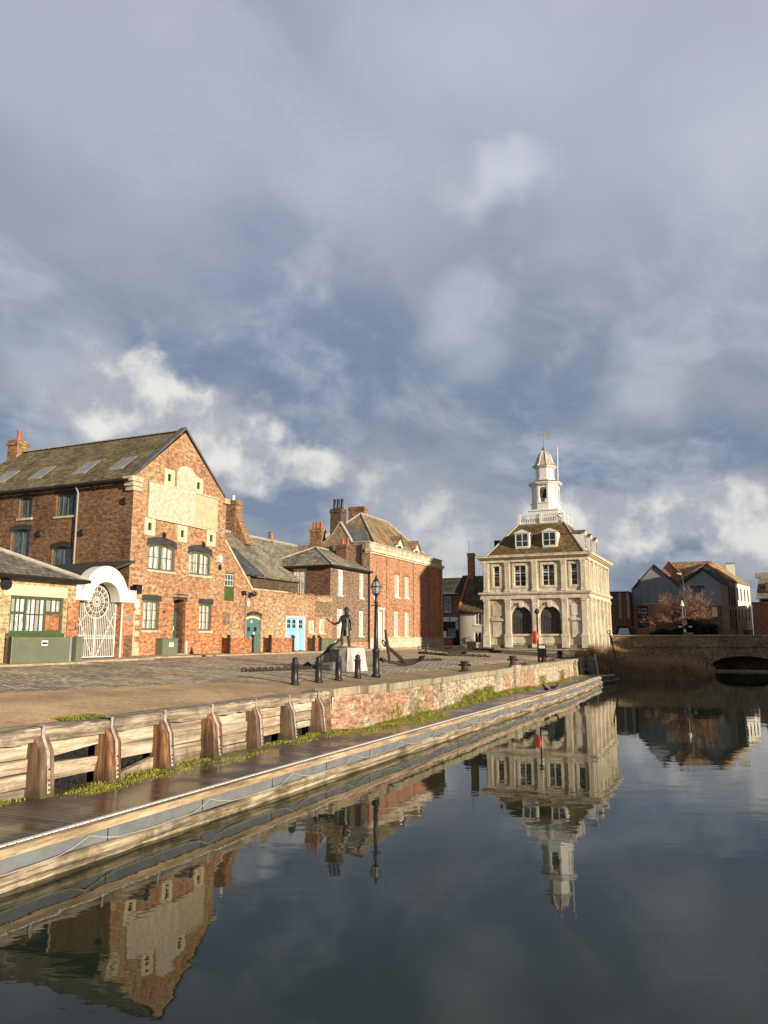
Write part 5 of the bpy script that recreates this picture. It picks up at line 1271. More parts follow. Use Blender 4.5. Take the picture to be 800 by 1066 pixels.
for u in (76.1, 79.4, 82.7): dormer(FX(-12.9), u, 1.3, 11.8, 13.7, 1.7)
MB().box(-22.5, -21.9, 77.5, 78.5, 12.2, 13.3).build('rear_dormer', MT['darkroof'], rc_)
# balustrade
m_ = MB()
bx0, bx1, by0, by1 = tx0 + .1, tx1 - .1, ty0 + .1, ty1 - .1
for (a0, a1, c0, c1) in ((bx0, bx1, by0, by0 + .12), (bx0, bx1, by1 - .12, by1), (bx0, bx0 + .12, by0 + .12, by1 - .12), (bx1 - .12, bx1, by0 + .12, by1 - .12)):
    m_.box(a0, a1, c0, c1, zt + .02, zt + .22); m_.box(a0 - .03, a1 + .03, c0 - .03, c1 + .03, zt + .86, zt + .97)
rl = m_.build('balustrade', MT['white'], ch)
m_ = MB()
for k in range(24):
    t = (k + .5) / 24
    for (x, y) in ((bx0 + (bx1 - bx0) * t, by0 + .06), (bx1 - .06, by0 + (by1 - by0) * t), (bx0 + .06, by0 + (by1 - by0) * t), (bx0 + (bx1 - bx0) * t, by1 - .06)): m_.box(x - .035, x + .035, y - .035, y + .035, zt + .22, zt + .86)
m_.build('balusters', MT['white'], rl)
m_ = MB()
for x in (bx0, (bx0 + bx1) / 2, bx1):
    for y in (by0, (by0 + by1) / 2, by1):
        if x == (bx0 + bx1) / 2 and y == (by0 + by1) / 2: continue
        m_.box(x - .13, x + .13, y - .13, y + .13, zt + .02, zt + 1.05)
m_.build('balustrade_posts', MT['white'], rl)
# lantern
lx, ly = -17.3, 79.2
m_ = MB(); m_.box(lx - 1.5, lx + 1.5, ly - 1.5, ly + 1.5, zt, 16.15); m_.box(lx - 1.6, lx + 1.6, ly - 1.6, ly + 1.6, 16.15, 16.3); m_.build('lantern_base', MT['white'], ch)
s8 = math.pi / 8; oc = 1 / math.cos(s8)
m_ = MB()
prof = [(1.42, 16.3), (1.42, 16.95), (1.52, 16.98), (1.52, 17.08), (1.3, 17.1)]
m_.lathe(lx, ly, [(r * oc, z) for r, z in prof], 8, s8)
# eight piers with arched openings on the four main faces
for k in range(8):
    a = k * math.pi / 4; n_ = (math.cos(a), math.sin(a), 0); u_ = (-math.sin(a), math.cos(a), 0)
    f8 = Fr((lx + n_[0] * 1.3, ly + n_[1] * 1.3, 0), u_, n_); hw = 1.3 * math.tan(s8)
    if k % 2 == 0:
        m_.facade(f8, [(-hw, 17.08), (hw, 17.08), (hw, 18.95), (-hw, 18.95)], [arch_pts(0, .37, 17.12, 18.3, 10)], .2)
        m_.fbox(f8, -.52, -.40, 17.08, 18.9, -.02, .06); m_.fbox(f8, .40, .52, 17.08, 18.9, -.02, .06)
        m_.fprism(f8, [(-.55, 18.95), (.55, 18.95), (0, 19.28)], -.2, .26)
    else:
        m_.add([f8.p(-hw, 17.08), f8.p(hw, 17.08), f8.p(hw, 18.95), f8.p(-hw, 18.95)], [(0, 1, 2, 3)])
        m_.fbox(f8, -hw, -hw + .16, 17.08, 18.9, -.02, .07); m_.fbox(f8, hw - .16, hw, 17.08, 18.9, -.02, .07)
m_.lathe(lx, ly, [(1.34 * oc, 18.85), (1.42 * oc, 18.9), (1.42 * oc, 19.0), (1.62 * oc, 19.05), (1.66 * oc, 19.2), (1.5 * oc, 19.24)], 8, s8)
m_.build('lantern', MT['white'], ch)
MB().lathe(lx, ly, [(.42, 17.75), (.40, 17.82), (.28, 18.1), (.22, 18.35), (.1, 18.45), (.03, 18.9)], 12).build('bell', MT['bronze'], ch, True)
MB().lathe(lx, ly, [(1.6 * oc, 19.24), (.95 * oc, 19.5)], 8, s8).build('lantern_skirt', MT['roof_ch'], ch)
m_ = MB(); m_.lathe(lx, ly, [(r * oc, z) for r, z in ((1.0, 19.45), (1.0, 19.65), (.9, 19.68), (.9, 20.75), (.98, 20.8), (1.15, 20.95), (1.15, 21.05))], 8, s8); m_.build('upper_stage', MT['white'], ch)
m_ = MB(); m_.lathe(lx, ly, [(r * oc, z) for r, z in ((1.22, 21.02), (.98, 21.15), (.80, 21.5), (.72, 21.9), (.58, 22.25), (.36, 22.55), (.18, 22.7), (.1, 22.8))], 8, s8); m_.build('cupola', MT['cupola'], ch)
m_ = MB()
for k in range(8):
    a = k * math.pi / 4 + s8
    m_.tube([(lx + r * oc * math.cos(a), ly + r * oc * math.sin(a), z) for r, z in ((1.22, 21.05), (.98, 21.18), (.81, 21.52), (.73, 21.92), (.59, 22.27), (.37, 22.57), (.19, 22.72))], .05, 5)
m_.build('cupola_ribs', MT['white'], ch)
m_ = MB(); m_.lathe(lx, ly, [(.08, 22.7), (.1, 22.8), (.22, 22.92), (.24, 23.05), (.14, 23.2), (.05, 23.3), (.035, 24.9), (.02, 24.95)], 10); fn = m_.build('finial', MT['lead'], ch)
m_ = MB(); m_.prism([(lx - .05, ly - .02, 24.5), (lx + .62, ly - .02, 24.42), (lx + .62, ly - .02, 24.82), (lx - .05, ly - .02, 24.75)], [(lx - .05, ly + .02, 24.5), (lx + .62, ly + .02, 24.42), (lx + .62, ly + .02, 24.82), (lx - .05, ly + .02, 24.75)]); m_.prism([(lx - .7, ly - .02, 24.58), (lx - .05, ly - .02, 24.56), (lx - .05, ly - .02, 24.68), (lx - .7, ly - .02, 24.64)], [(lx - .7, ly + .02, 24.58), (lx - .05, ly + .02, 24.56), (lx - .05, ly + .02, 24.68), (lx - .7, ly + .02, 24.64)])
m_.build('weathervane', MT['ridge'], fn)
MB().tube([(-16.2, 80.2, 19.2), (-16.1, 80.2, 23.3)], [.07, .05], 8).build('flagpole', MT['white'], ch)
#PART4

# ------------------------------------------------------------------ bridge
br = thing('bridge', 'old dark masonry bridge with a low arch over the water', 'bridge', (-2, 84, 0))
fb = FY(84.0)
ac, ah = .5, 3.05
arch = [(ac - ah, -1.3), (ac - ah, .45)] + [(ac - ah * math.cos(math.pi * k / 16), .45 + 1.05 * math.sin(math.pi * k / 16)) for k in range(1, 16)] + [(ac + ah, .45), (ac + ah, -1.3)]
outer = [(-11.85, -1.3)] + arch + [(16, -1.3), (16, 3.42), (-11.85, 3.42)]
m_ = MB()
tr = tessellate_polygon([[Vector((u, v, 0)) for u, v in outer]])
m_.add([fb.p(u, v) for u, v in outer], [tuple(t) for t in tr])
for (a, b) in zip(arch[:-1], arch[1:]): m_.add([fb.p(*a), fb.p(*b), fb.p(b[0], b[1], -3.4), fb.p(a[0], a[1], -3.4)], [(0, 1, 2, 3)])
m_.add([fb.p(-11.85, -1.3, 0), fb.p(-11.85, 3.42, 0), fb.p(-11.85, 3.42, -.5), fb.p(-11.85, -1.3, -.5)], [(0, 1, 2, 3)])
m_.box(-11.85, 16, 84.4, 84.42, 2.3, 3.42)
m_.build('masonry', MT['bridge'], br)
m_ = MB(); rd = random.Random(2); u = -11.9
while u < 15.8:
    L = rd.uniform(.8, 1.6); m_.fbox(fb, u, u + L - .015, 3.422, 3.55 + rd.uniform(-.01, .015), -.5, .07); u += L
m_.build('coping', MT['coping'], br)
m_ = MB()
for (a, b) in zip(arch[1:-2], arch[2:-1]):
    a2 = (ac + (a[0] - ac) * 1.09, .45 + (a[1] - .45) * 1.3); b2 = (ac + (b[0] - ac) * 1.09, .45 + (b[1] - .45) * 1.3)
    m_.fprism(fb, [a, b, b2, a2], -.3, .05)
m_.build('arch_ring', MT['bridge'], br)
m_ = MB(); m_.fbox(fb, -11.85, 16, 2.34, 2.44, -.05, .07); m_.build('string_course', MT['bridge'], br)
m_ = MB(); m_.add([fb.p(-6, -1.3, -3.38), fb.p(8, -1.3, -3.38), fb.p(8, 2.4, -3.38), fb.p(-6, 2.4, -3.38)], [(0, 1, 2, 3)]); m_.build('dark_vault', MT['bridge'], br)
MB().box(-11.85, 16, 84.42, 87.5, 2.2, 2.48).build('bridge_deck', MT['asphalt'], br)
MB().fbox(fb, ac - ah, ac + ah, -1.2, .16, -1.2, .25).build('arch_sill', MT['plinth'], br)
MB().fbox(fb, 3.9, 4.9, -1.2, 3.2, -.1, .35).build('pier', MT['bridge'], br)

# ------------------------------------------------------------------ buildings beyond the bridge
def gabled(name, label, P0, U, L, depth, z0, ze, zr, wall, roof, hipfar=False, off=.5, cat='house', roof2=None, over=.25):
    """a ridged block: front wall along U from P0 (normal to its right), ridge parallel to it"""
    U = Vector((U[0], U[1], 0)).normalized(); N = Vector((U.y, -U.x, 0)); P = Vector((P0[0], P0[1], 0))
    f = Fr(P, U, N); t = thing(name, label, cat, (P0[0], P0[1], z0))
    ridge = -depth * off
    return f, t, ridge
def gable_block(f, t, L, depth, z0, ze, zr, wall, roof, holes=(), off=.5, hipfar=0.0, over=.2, gable=None, u0=0.0):
    q = MB(); q.facade(f, [(u0, z0), (L, z0), (L, ze), (u0, ze)], list(holes), .14); q.build('front_wall', MT[wall], t)
    rw = -depth * off; P = f.p
    q = MB()
    q.add([P(u0, z0, 0), P(u0, z0, -depth), P(u0, ze, -depth), P(u0, zr, rw), P(u0, ze, 0)], [(0, 1, 2, 3, 4)])
    if not hipfar: q.add([P(L, z0, 0), P(L, z0, -depth), P(L, ze, -depth), P(L, zr, rw), P(L, ze, 0)], [(0, 1, 2, 3, 4)])
    q.add([P(u0, z0, -depth), P(L, z0, -depth), P(L, ze, -depth), P(u0, ze, -depth)], [(0, 1, 2, 3)])
    q.build('gable_wall', MT[gable or wall], t)
    s1 = (zr - ze) / -rw; q = MB(); o = over
    q.slab([P(u0 - o, ze - o * s1 + .1, o), P(L + (0 if hipfar else o), ze - o * s1 + .1, o), P(L - hipfar + (0 if hipfar else o), zr + .1, rw), P(u0 - o, zr + .1, rw)], .12)
    s2 = (zr - ze) / (depth + rw)
    q.slab([P(u0 - o, zr + .1, rw - .01), P(L - hipfar + (0 if hipfar else o), zr + .1, rw - .01), P(L + (0 if hipfar else o), ze - o * s2 + .1, -depth - o), P(u0 - o, ze - o * s2 + .1, -depth - o)], .12)
    if hipfar: q.slab([P(L, ze, .1), P(L, ze, -depth), P(L - hipfar, zr + .1, rw)], .12)
    r = q.build('roof', MT[roof], t)
    q = MB(); 
    for (a, b) in (((ze - o * s1 + .02, o), (zr + .02, rw)), ((zr + .02, rw), (ze - o * s2 + .02, -depth - o))):
        q.prism([P(u0 - o - .08, a[0], a[1]), P(u0 - o - .005, a[0], a[1]), P(u0 - o - .005, b[0], b[1]), P(u0 - o - .08, b[0], b[1])], [P(u0 - o - .08, a[0] + .18, a[1]), P(u0 - o - .005, a[0] + .18, a[1]), P(u0 - o - .005, b[0] + .18, b[1]), P(u0 - o - .08, b[0] + .18, b[1])])
    q.build('verge_board', MT['ridge'] if roof != 'roof_slate' else MT['gutter'], r)
    return r
US = (.22, .975)
def seg(t): return (-1.55 + .2201 * t, 107 + .9755 * t)
def row_house(name, label, t0, t1, depth, ze, zr, wall, roof, holes_fn=None, off=.5, hipfar=0.0, gable=None, z0=2.4):
    P0 = seg(t0); U = Vector((US[0], US[1], 0)).normalized(); N = Vector((U.y, -U.x, 0)); f = Fr((P0[0], P0[1], 0), U, N)
    t = thing(name, label, 'house', (P0[0], P0[1], z0))
    H = holes_fn(f, t) if holes_fn else []
    r = gable_block(f, t, t1 - t0, depth, z0, ze, zr, wall, roof, H, off, hipfar, gable=gable)
    return f, t, r
def wh_white(f, t):
    H = []
    for u in (.9, 2.7, 4.8, 6.8):
        for (a, b) in ((8.3, 10.0), (5.7, 7.2)): H.append(window(t, f, u, u + .75, a, b, 2, 2, mf='iron', mg='glass', fw=.05, rec=.1, sill=None))
    for u in (3.2, 5.6): H.append(window(t, f, u, u + 1.2, 2.6, 4.1, 1, 1, mf='iron', mg='glass', fw=.05, rec=.1, sill=None))
    return H
f_, t_, r_ = row_house('white_house', 'long white rendered house with small dark windows and ochre roof beyond the bridge', 7.95, 16.6, 6.4, 10.75, 13.7, 'white_far', 'roof_olive', wh_white, .5, 2.6, gable='far_pink')
MB().fbox(f_, 3.0, 8.65, 2.3, 4.35, -.02, .02).build('brick_base', MT['far_pink'], t_)
MB().box(-.75, .35, 121.0, 122.0, 11.6, 13.75).build('white_chimney', MT['white_far'], r_); MB().box(-.85, .45, 120.9, 122.1, 13.75, 13.95).build('chimney_cap', MT['lead'], r_)
def wh_b(f, t):
    H = []
    for u in (.5, 1.9, 3.2):
        for (a, b) in ((7.4, 10.1), (4.2, 6.9)): H.append(window(t, f, u, u + .75, a, b, 1, 3, mf='iron', mg='glass', fw=.05, rec=.1, sill=None))
        H.append(window(t, f, u, u + .75, 2.45, 3.5, 1, 1, mf='iron', mg='glass', fw=.05, rec=.1, sill=None))
    return H
row_house('brick_house', 'narrow pinkish brick house with tall dark windows beside the white house', 3.55, 7.9, 6.0, 10.9, 13.0, 'far_pink', 'roof_orange', wh_b, .38, gable='far_tan')
def wh_a(f, t):
    H = []
    for u in (.35, 1.4, 2.5):
        for (a, b) in ((7.6, 9.8), (4.6, 6.6)): H.append(window(t, f, u, u + .6, a, b, 1, 3, mf='white', mg='glass', fw=.06, rec=.1, sill=None))
    return H
f_, t_, r_ = row_house('end_house', 'end house of the row with dark slate gable and pale bay front', 0.0, 3.5, 4.6, 10.3, 12.0, 'far_tan', 'roof_slate', wh_a, .42, gable='grey_clad')
fg2 = Fr(seg(0) + (0,), (-.9755, .2201, 0), (-.2201, -.9755, 0))
q = MB(); q.fbox(fg2, 0, 4.55, 2.4, 7.3, -.02, .03); q.build('brick_gable_base', MT['far_brown'], t_)
window(t_, fg2, 2.0, 3.6, 9.1, 9.9, 3, 1, mf='iron', mg='glass_blue', fw=.05, rec=-.06, sill=None)
MB().fbox(fg2, .55, 1.15, 5.9, 7.1, .03, .12).build('wall_sign', MT['cream_paint'], t_)

# grey clad block with its banner
gb_ = thing('grey_gabled_block', 'dark grey clad gabled building over red brick with a black banner', 'building', (-9.6, 110, 2.4))
fr = FY(110.0)
q = MB(); q.facade(fr, [(-12.75, 7.8), (-9.0, 7.8), (-6.9, 7.8), (-6.9, 10.3), (-9.65, 12.9), (-12.0, 10.35), (-12.2, 9.95), (-12.75, 9.95)], [], .1)
q.add([(-12.75, 110, 7.8), (-12.75, 122, 7.8), (-12.75, 122, 9.95), (-12.75, 110, 9.95)], [(0, 1, 2, 3)]); q.fbox(fr, -6.9, -1.9, 7.5, 10.25, -.6, -.02); q.build('cladding', MT['grey_clad'], gb_)
q = MB(); q.fbox(fr, -12.65, -1.9, 2.3, 7.79, -.6, -.03); q.build('brick_base', MT['far_brick'], gb_)
q = MB(); P = fr.p
q.slab([P(-9.65, 13.0, .15), P(-9.65, 13.0, -9), P(-6.6, 10.1, -9), P(-6.6, 10.1, .15)], .12); q.slab([P(-9.66, 13.0, .15), P(-9.66, 13.0, -9), P(-12.7, 9.9, -9), P(-12.7, 9.9, .15)], .12); q.build('roof', MT['roof_orange'], gb_)
q = MB(); q.prism([P(-9.65, 12.9, .16), P(-6.6, 10.0, .16), P(-6.6, 10.2, .16), P(-9.65, 13.12, .16)], [P(-9.65, 12.9, .25), P(-6.6, 10.0, .25), P(-6.6, 10.2, .25), P(-9.65, 13.12, .25)]); q.prism([P(-9.66, 12.9, .16), P(-12.3, 10.1, .16), P(-12.3, 10.3, .16), P(-9.66, 13.12, .16)], [P(-9.66, 12.9, .25), P(-12.3, 10.1, .25), P(-12.3, 10.3, .25), P(-9.66, 13.12, .25)]); q.build('verge_board', MT['gutter'], gb_)
MB().fbox(fr, -12.0, -11.4, 9.8, 11.2, -2, -1.3).build('chimney', MT['far_brown'], gb_)
for k in range(6): MB().fbox(fr, -12.6 + k * 1.0, -12.57 + k * 1.0, 7.82, 9.9, -.01, .02).build('cladding_joint', MT['gutter'], gb_)
q = MB(); q.fbox(fr, -12.1, -10.75, 4.62, 7.5, .0, .05); bn = q.build('banner', MT['sign_black'], gb_)
q = MB(); q.fbox(fr, -12.05, -10.8, 4.66, 5.3, .051, .055); q.build('banner_base', plain('deep blue print', (.02, .035, .12), .5, .3, var=.6, scale=5, c2=(.01, .012, .03), bump=0), bn)
def text(body, size, loc, mat, par, name, rot=(R(90), 0, 0), ext=.006):
    cu = bpy.data.curves.new(name, 'FONT'); cu.body = body; cu.size = size; cu.align_x = 'CENTER'; cu.extrude = ext
    o = bpy.data.objects.new(name, cu); COL.objects.link(o)
    dg = bpy.context.evaluated_depsgraph_get(); dg.update()
    me = bpy.data.meshes.new_from_object(o.evaluated_get(dg)); bpy.data.objects.remove(o)
    me.materials.clear(); me.materials.append(mat)
    ob = bpy.data.objects.new(name, me); COL.objects.link(ob)
    off = Vector((0, 0, 0)); p = par
    while p is not None: off += p.location; p = p.parent
    ob.location = Vector(loc) - off; ob.rotation_euler = rot; ob.parent = par
    return ob
text('Come', .46, (-11.43, 109.94, 6.95), MT['sign_white'], bn, 'banner_lettering'); text('Water', .46, (-11.43, 109.94, 6.50), MT['sign_white'], bn, 'banner_lettering')
q = MB(); q.fbox(fr, -11.9, -10.95, 6.25, 6.36, .051, .056); q.fbox(fr, -11.75, -11.1, 6.08, 6.16, .051, .056); q.build('banner_small_print', MT['lead'], bn)
for (a, b) in ((-9.9, -9.2), (-8.4, -7.4)): MB().fbox(fr, a, b, 4.6, 5.6, -.02, .015).build('window', MT['glass'], gb_)
# roofs behind
tb = thing('brown_roofed_block', 'block with a wide brown tiled roof between two gables behind the grey building', 'building', (-5, 118, 2.4))
q = MB(); q.slab([(-8.6, 115.6, 11.1), (-2.6, 115.6, 11.1), (-2.6, 119, 14.1), (-8.6, 119, 14.1)], .12); q.build('roof', MT['roof_brown'], tb)
fr = FY(116.4)
for (c, hw, zp) in ((-8.1, 2.6, 14.0), (-3.05, 2.6, 13.75)):
    q = MB(); q.fprism(fr, [(c - hw, 9.5), (c + hw, 9.5), (c + hw, 11.0), (c, zp), (c - hw, 11.0)], -4, 1.2 if c > -5 else .9); g_ = q.build('gable', MT['far_tan'] if c > -5 else MT['far_pink'], tb)
    q = MB(); P = fr.p
    q.slab([P(c, zp + .1, 1.35), P(c, zp + .1, -4), P(c + hw + .1, 11.0, -4), P(c + hw + .1, 11.0, 1.35)], .14); q.build('gable_roof', MT['roof_orange'], g_)
MB().box(-8.4, -1.2, 115.9, 124, 2.4, 10.9).build('wall', MT['far_brown'], tb)
bb = thing('brown_clad_building', 'flat roofed dark brown building with two pale strips right of the custom house', 'building', (-15, 108, 2.4))
MB().box(-18, -12.85, 108, 113, 2.4, 9.3).build('wall', MT['far_brown'], bb)
for x in (-14.25, -13.2): MB().box(x, x + .35, 107.93, 108.0, 5.8, 9.25).build('pale_strip', MT['far_tan'], bb)
MB().box(-18.1, -12.8, 107.9, 113, 9.3, 9.42).build('roof_edge', MT['gutter'], bb)
rb_ = thing('red_brick_building', 'plain red brick building at the right edge of the view', 'building', (6, 113, 2.4))
MB().box(2.15, 14, 113, 120, 2.4, 7.75).build('wall', MT['far_brick'], rb_); MB().box(2.05, 14.1, 112.9, 120.1, 7.75, 7.9).build('coping', MT['coping'], rb_)
ob_ = thing('old_roofs_building', 'older building with grey stepped roofs behind the red brick building', 'building', (6, 128, 2.4))
q = MB(); q.box(3.6, 16, 128, 138, 2.4, 10.8); q.build('wall', MT['far_brown'], ob_)
q = MB(); q.slab([(2.9, 126.6, 9.0), (16, 126.6, 9.0), (16, 130, 12.6), (3.6, 130, 12.6)], .15); q.build('roof', MT['roof_old'], ob_)
for k in range(3): MB().box(4.3 + k * 2.2, 5.3 + k * 2.2, 127.0, 128.6, 10.0, 11.4).build('dormer', MT['far_brown'], ob_)
MB().box(3.2, 15, 131, 133, 12.4, 13.1).build('parapet', MT['coping'], ob_)

# buildings added out of view on the right bank to cast shade
def bank(name, label, x0, x1, y0, y1, ze, zr, wall, roof, rows):
    t = thing(name, label, 'building', (x0, (y0 + y1) / 2, 2.2)); f = Fr((x0, 0, 0), (0, -1, 0), (-1, 0, 0)); H = []
    for v in rows:
        n = max(1, int((y1 - y0) / 3.2))
        for k in range(n):
            u = -y1 + (y1 - y0) * (k + .5) / n; H.append(window(t, f, u - .5, u + .5, v, v + 1.6, 2, 2, mf='oldgreen', mg='glass', fw=.07, rec=.14, sill='quoin', lintel='blackbrick'))
    ym = (y0 + y1) / 2
    q = MB(); q.facade(f, [(-y1, 1.9), (-y0, 1.9), (-y0, ze), (-ym, zr), (-y1, ze)], H, .2)
    q.add([(x0, y0, 1.9), (x1, y0, 1.9), (x1, y0, ze), (x0, y0, ze)], [(0, 1, 2, 3)]); q.add([(x0, y1, 1.9), (x1, y1, 1.9), (x1, y1, ze), (x0, y1, ze)], [(0, 1, 2, 3)]); q.add([(x1, y0, 1.9), (x1, y1, 1.9), (x1, y1, ze), (x1, ym, zr), (x1, y0, ze)], [(0, 1, 2, 3, 4)])
    q.build('wall', MT[wall], t)
    q = MB(); q.slab([(x0 - .1, y0 - .2, ze - .1), (x1, y0 - .2, ze - .1), (x1, ym, zr + .1), (x0 - .1, ym, zr + .1)], .15); q.slab([(x0 - .1, ym + .01, zr + .1), (x1, ym + .01, zr + .1), (x1, y1 + .2, ze - .1), (x0 - .1, y1 + .2, ze - .1)], .15); q.build('roof', MT[roof], t)
TA = math.tan(R(SUN_AZ)); TE = math.tan(R(SUN_EL)) / math.cos(R(SUN_AZ))
def back(x, y, z, X=18.0): return (y - (X - x) * TA, z + (X - x) * TE)
ya, zz1 = back(-25, 62.7, 8.6); yb, zz2 = back(-25, 65.9, 10.45)
sl2 = (zz2 - zz1) / (yb - ya); yw = 8.8
bank('shade_gable_block', 'unseen tall brick block with a steep gable, added to shade the parapet house', 18, 22.5, ya, ya + yw, zz1, zz1 + sl2 * yw / 2, 'far_brick', 'roof_slate', (3.5, 7.0, 10.5, 13.5))
yc, _ = back(-12.0, 85.9, 3)
bank('shade_long_block', 'long low brick block added out of view to shade the bridge', 18, 26, 72.6, yc + 12, 9.8, 10.6, 'far_brown', 'roof_brown', (3.5, 6.4))
bank('shade_low_block', 'low plain brick block added out of view to shade the reeds', 18, 25, 56.5, 72.4, 8.4, 9.0, 'far_brick', 'roof_old', (3.5,))
yd_, _ = back(-12.0, 108, 5)
bank('shade_tall_block', 'tall plain brick block added out of view to shade the far gables', 18, 28, yc + 12.4, yd_ + 8.6, 17.0, 18.0, 'far_brick', 'roof_slate', (4.0, 8.0, 11.5))
ye_, _ = back(.9, 118.2, 7)
bank('shade_small_block', 'small brick block added out of view to shade the white house', 18, 26, ye_, ye_ + 9, 10.0, 11.6, 'far_tan', 'roof_orange', (4.0, 7.0))

# ------------------------------------------------------------------ bare tree, hedge, lamps and van beyond the bridge
tr = thing('bare_tree', 'bare reddish brown tree with a round twiggy crown beyond the bridge', 'tree', (-5.4, 92.5, 2.5))
rd = random.Random(21); q = MB(); tw_ = MB()
def twig(mb, a, b, r0, r1):
    mb.tube([a, b], [r0, r1], 3, cap=False)
def grow(p, dirv, L, r, lev):
    e = p + dirv * L
    (q if lev < 3 else tw_).tube([p, (p + e) / 2 + Vector((rd.gauss(0, .04), rd.gauss(0, .04), rd.gauss(0, .03))) * L, e], [r, r * .75, r * .5], 5 if lev < 2 else 3, cap=False)
    if lev >= 6: return
    for _ in range(4 if lev < 5 else 6):
        d_ = (dirv * .85 + Vector((rd.gauss(0, .55), rd.gauss(0, .55), rd.gauss(.04, .42)))).normalized()
        grow(e if rd.random() < .5 else p + dirv * L * rd.uniform(.4, .95), d_, L * rd.uniform(.62, .86), max(.014, r * .47), lev + 1)
base = Vector((-5.4, 92.5, 2.45))
for k in range(5):
    a = k * 1.26 + .3; grow(base, Vector((math.cos(a) * .42, math.sin(a) * .42, .85)).normalized(), 1.7, .12, 1)
grow(base, Vector((0, 0, 1)), 2.3, .16, 1)
q.build('trunk', MT['bark'], tr); tw_.build('crown', MT['twig'], tr)
hg = thing('evergreen_hedge', 'dark evergreen hedge under the bare tree', 'hedge', (-5.0, 90.3, 2.5))
q = MB()
for _ in range(9000):
    x = rd.uniform(-9.0, -1.9); lim = 3.7 + 1.3 * math.exp(-((x + 4.2) / 2.2) ** 2) + .3 * math.sin(x * 2.3)
    y = rd.uniform(89.4, 91.3); z = rd.uniform(2.5, lim) ; blade(q, x, y, z, rd.uniform(.12, .3), rd.uniform(.04, .09), rd.uniform(.1, .3), rd.uniform(0, 6.28))
q.build('foliage', MT['hedge'], hg)
MB().box(-8.8, -2.1, 89.9, 90.9, 2.5, 3.9).build('stems', MT['hedge'], hg)
ls = thing('street_lamp', 'tall grey street lamp with a curved head above the bare tree', 'street lamp', (-4.95, 89.0, 2.5))
MB().tube([(-4.95, 89, 2.45), (-4.95, 89, 9.5), (-5.05, 88.9, 9.9), (-5.3, 88.7, 10.05)], [.07, .045, .04, .04], 8).build('column', MT['darklead'], ls)
MB().hexa([(-5.15, 88.8, 9.95), (-5.0, 88.9, 9.95), (-5.45, 88.45, 10.05), (-5.55, 88.55, 10.05)], [(-5.15, 88.8, 10.1), (-5.0, 88.9, 10.1), (-5.45, 88.45, 10.2), (-5.55, 88.55, 10.2)]).build('lamp_head', MT['pipe_grey'], ls)
lt = thing('white_lantern_post', 'slim white post with a small white lantern in front of the bare tree', 'lamp post', (-5.15, 88.6, 2.5))
MB().tube([(-5.15, 88.6, 2.45), (-5.15, 88.6, 6.6)], .045, 8).build('column', MT['pipe_grey'], lt)
MB().lathe(-5.15, 88.6, [(.06, 6.55), (.2, 6.62), (.16, 6.85), (.08, 7.1), (.03, 7.2)], 10).build('lantern', MT['white'], lt)
sg = thing('road_sign_post', 'dark post carrying a round road sign and two small white signs', 'road sign', (-5.0, 88.35, 2.5))
MB().tube([(-5.0, 88.35, 2.45), (-5.0, 88.35, 5.2)], .05, 8).build('post', MT['iron'], sg)
q = MB(); f3 = FY(88.28); q.prism([f3.p(-5.0 + .3 * math.cos(a), 4.85 + .3 * math.sin(a), 0) for a in [k * math.pi / 10 for k in range(20)]], [f3.p(-5.0 + .3 * math.cos(a), 4.85 + .3 * math.sin(a), .03) for a in [k * math.pi / 10 for k in range(20)]]); q.build('round_sign', MT['pipe_grey'], sg)
for x in (-5.62, -4.62): MB().fbox(f3, x, x + .34, 4.35, 4.5, 0, .03).build('small_sign', MT['sign_white'], sg)
MB().fbox(f3, -5.1, -4.9, 3.9, 4.15, 0, .03).build('small_sign', MT['sign_white'], sg)
MB().fbox(f3, -5.0, -4.2, 3.62, 3.8, 0, .03).build('name_plate', MT['pipe_grey'], sg)
vn = thing('van', 'dark van seen head on over the bridge parapet with pale windscreen', 'van', (-11.9, 93.5, 2.5))
f3 = FY(93.0)
q = MB(); q.fprism(f3, [(-12.85, 2.8), (-10.95, 2.8), (-10.95, 3.7), (-11.1, 4.45), (-11.35, 4.6), (-12.45, 4.6), (-12.7, 4.45), (-12.85, 3.7)], -4.6, -.6); q.fprism(f3, [(-12.8, 2.8), (-11.0, 2.8), (-11.0, 3.5), (-12.8, 3.5)], -.6, .1); q.build('body', MT['iron'], vn)
MB().hexa([f3.p(-12.55, 3.62, -.2), f3.p(-11.25, 3.62, -.2), f3.p(-11.4, 4.35, -.55), f3.p(-12.4, 4.35, -.55)], [f3.p(-12.55, 3.64, -.15), f3.p(-11.25, 3.64, -.15), f3.p(-11.4, 4.37, -.5), f3.p(-12.4, 4.37, -.5)]).build('windscreen', MT['silver'], vn)
for x in (-12.7, -11.1):
    for y in (94.0, 96.6): MB().tube([(x - .1, y, 2.85), (x + .1, y, 2.85)], .34, 14).build('wheel', MT['tyre'], vn)
for x in (-12.6, -11.3): MB().fbox(f3, x - .12, x + .18, 3.1, 3.25, .1, .12).build('headlight', MT['sign_white'], vn)

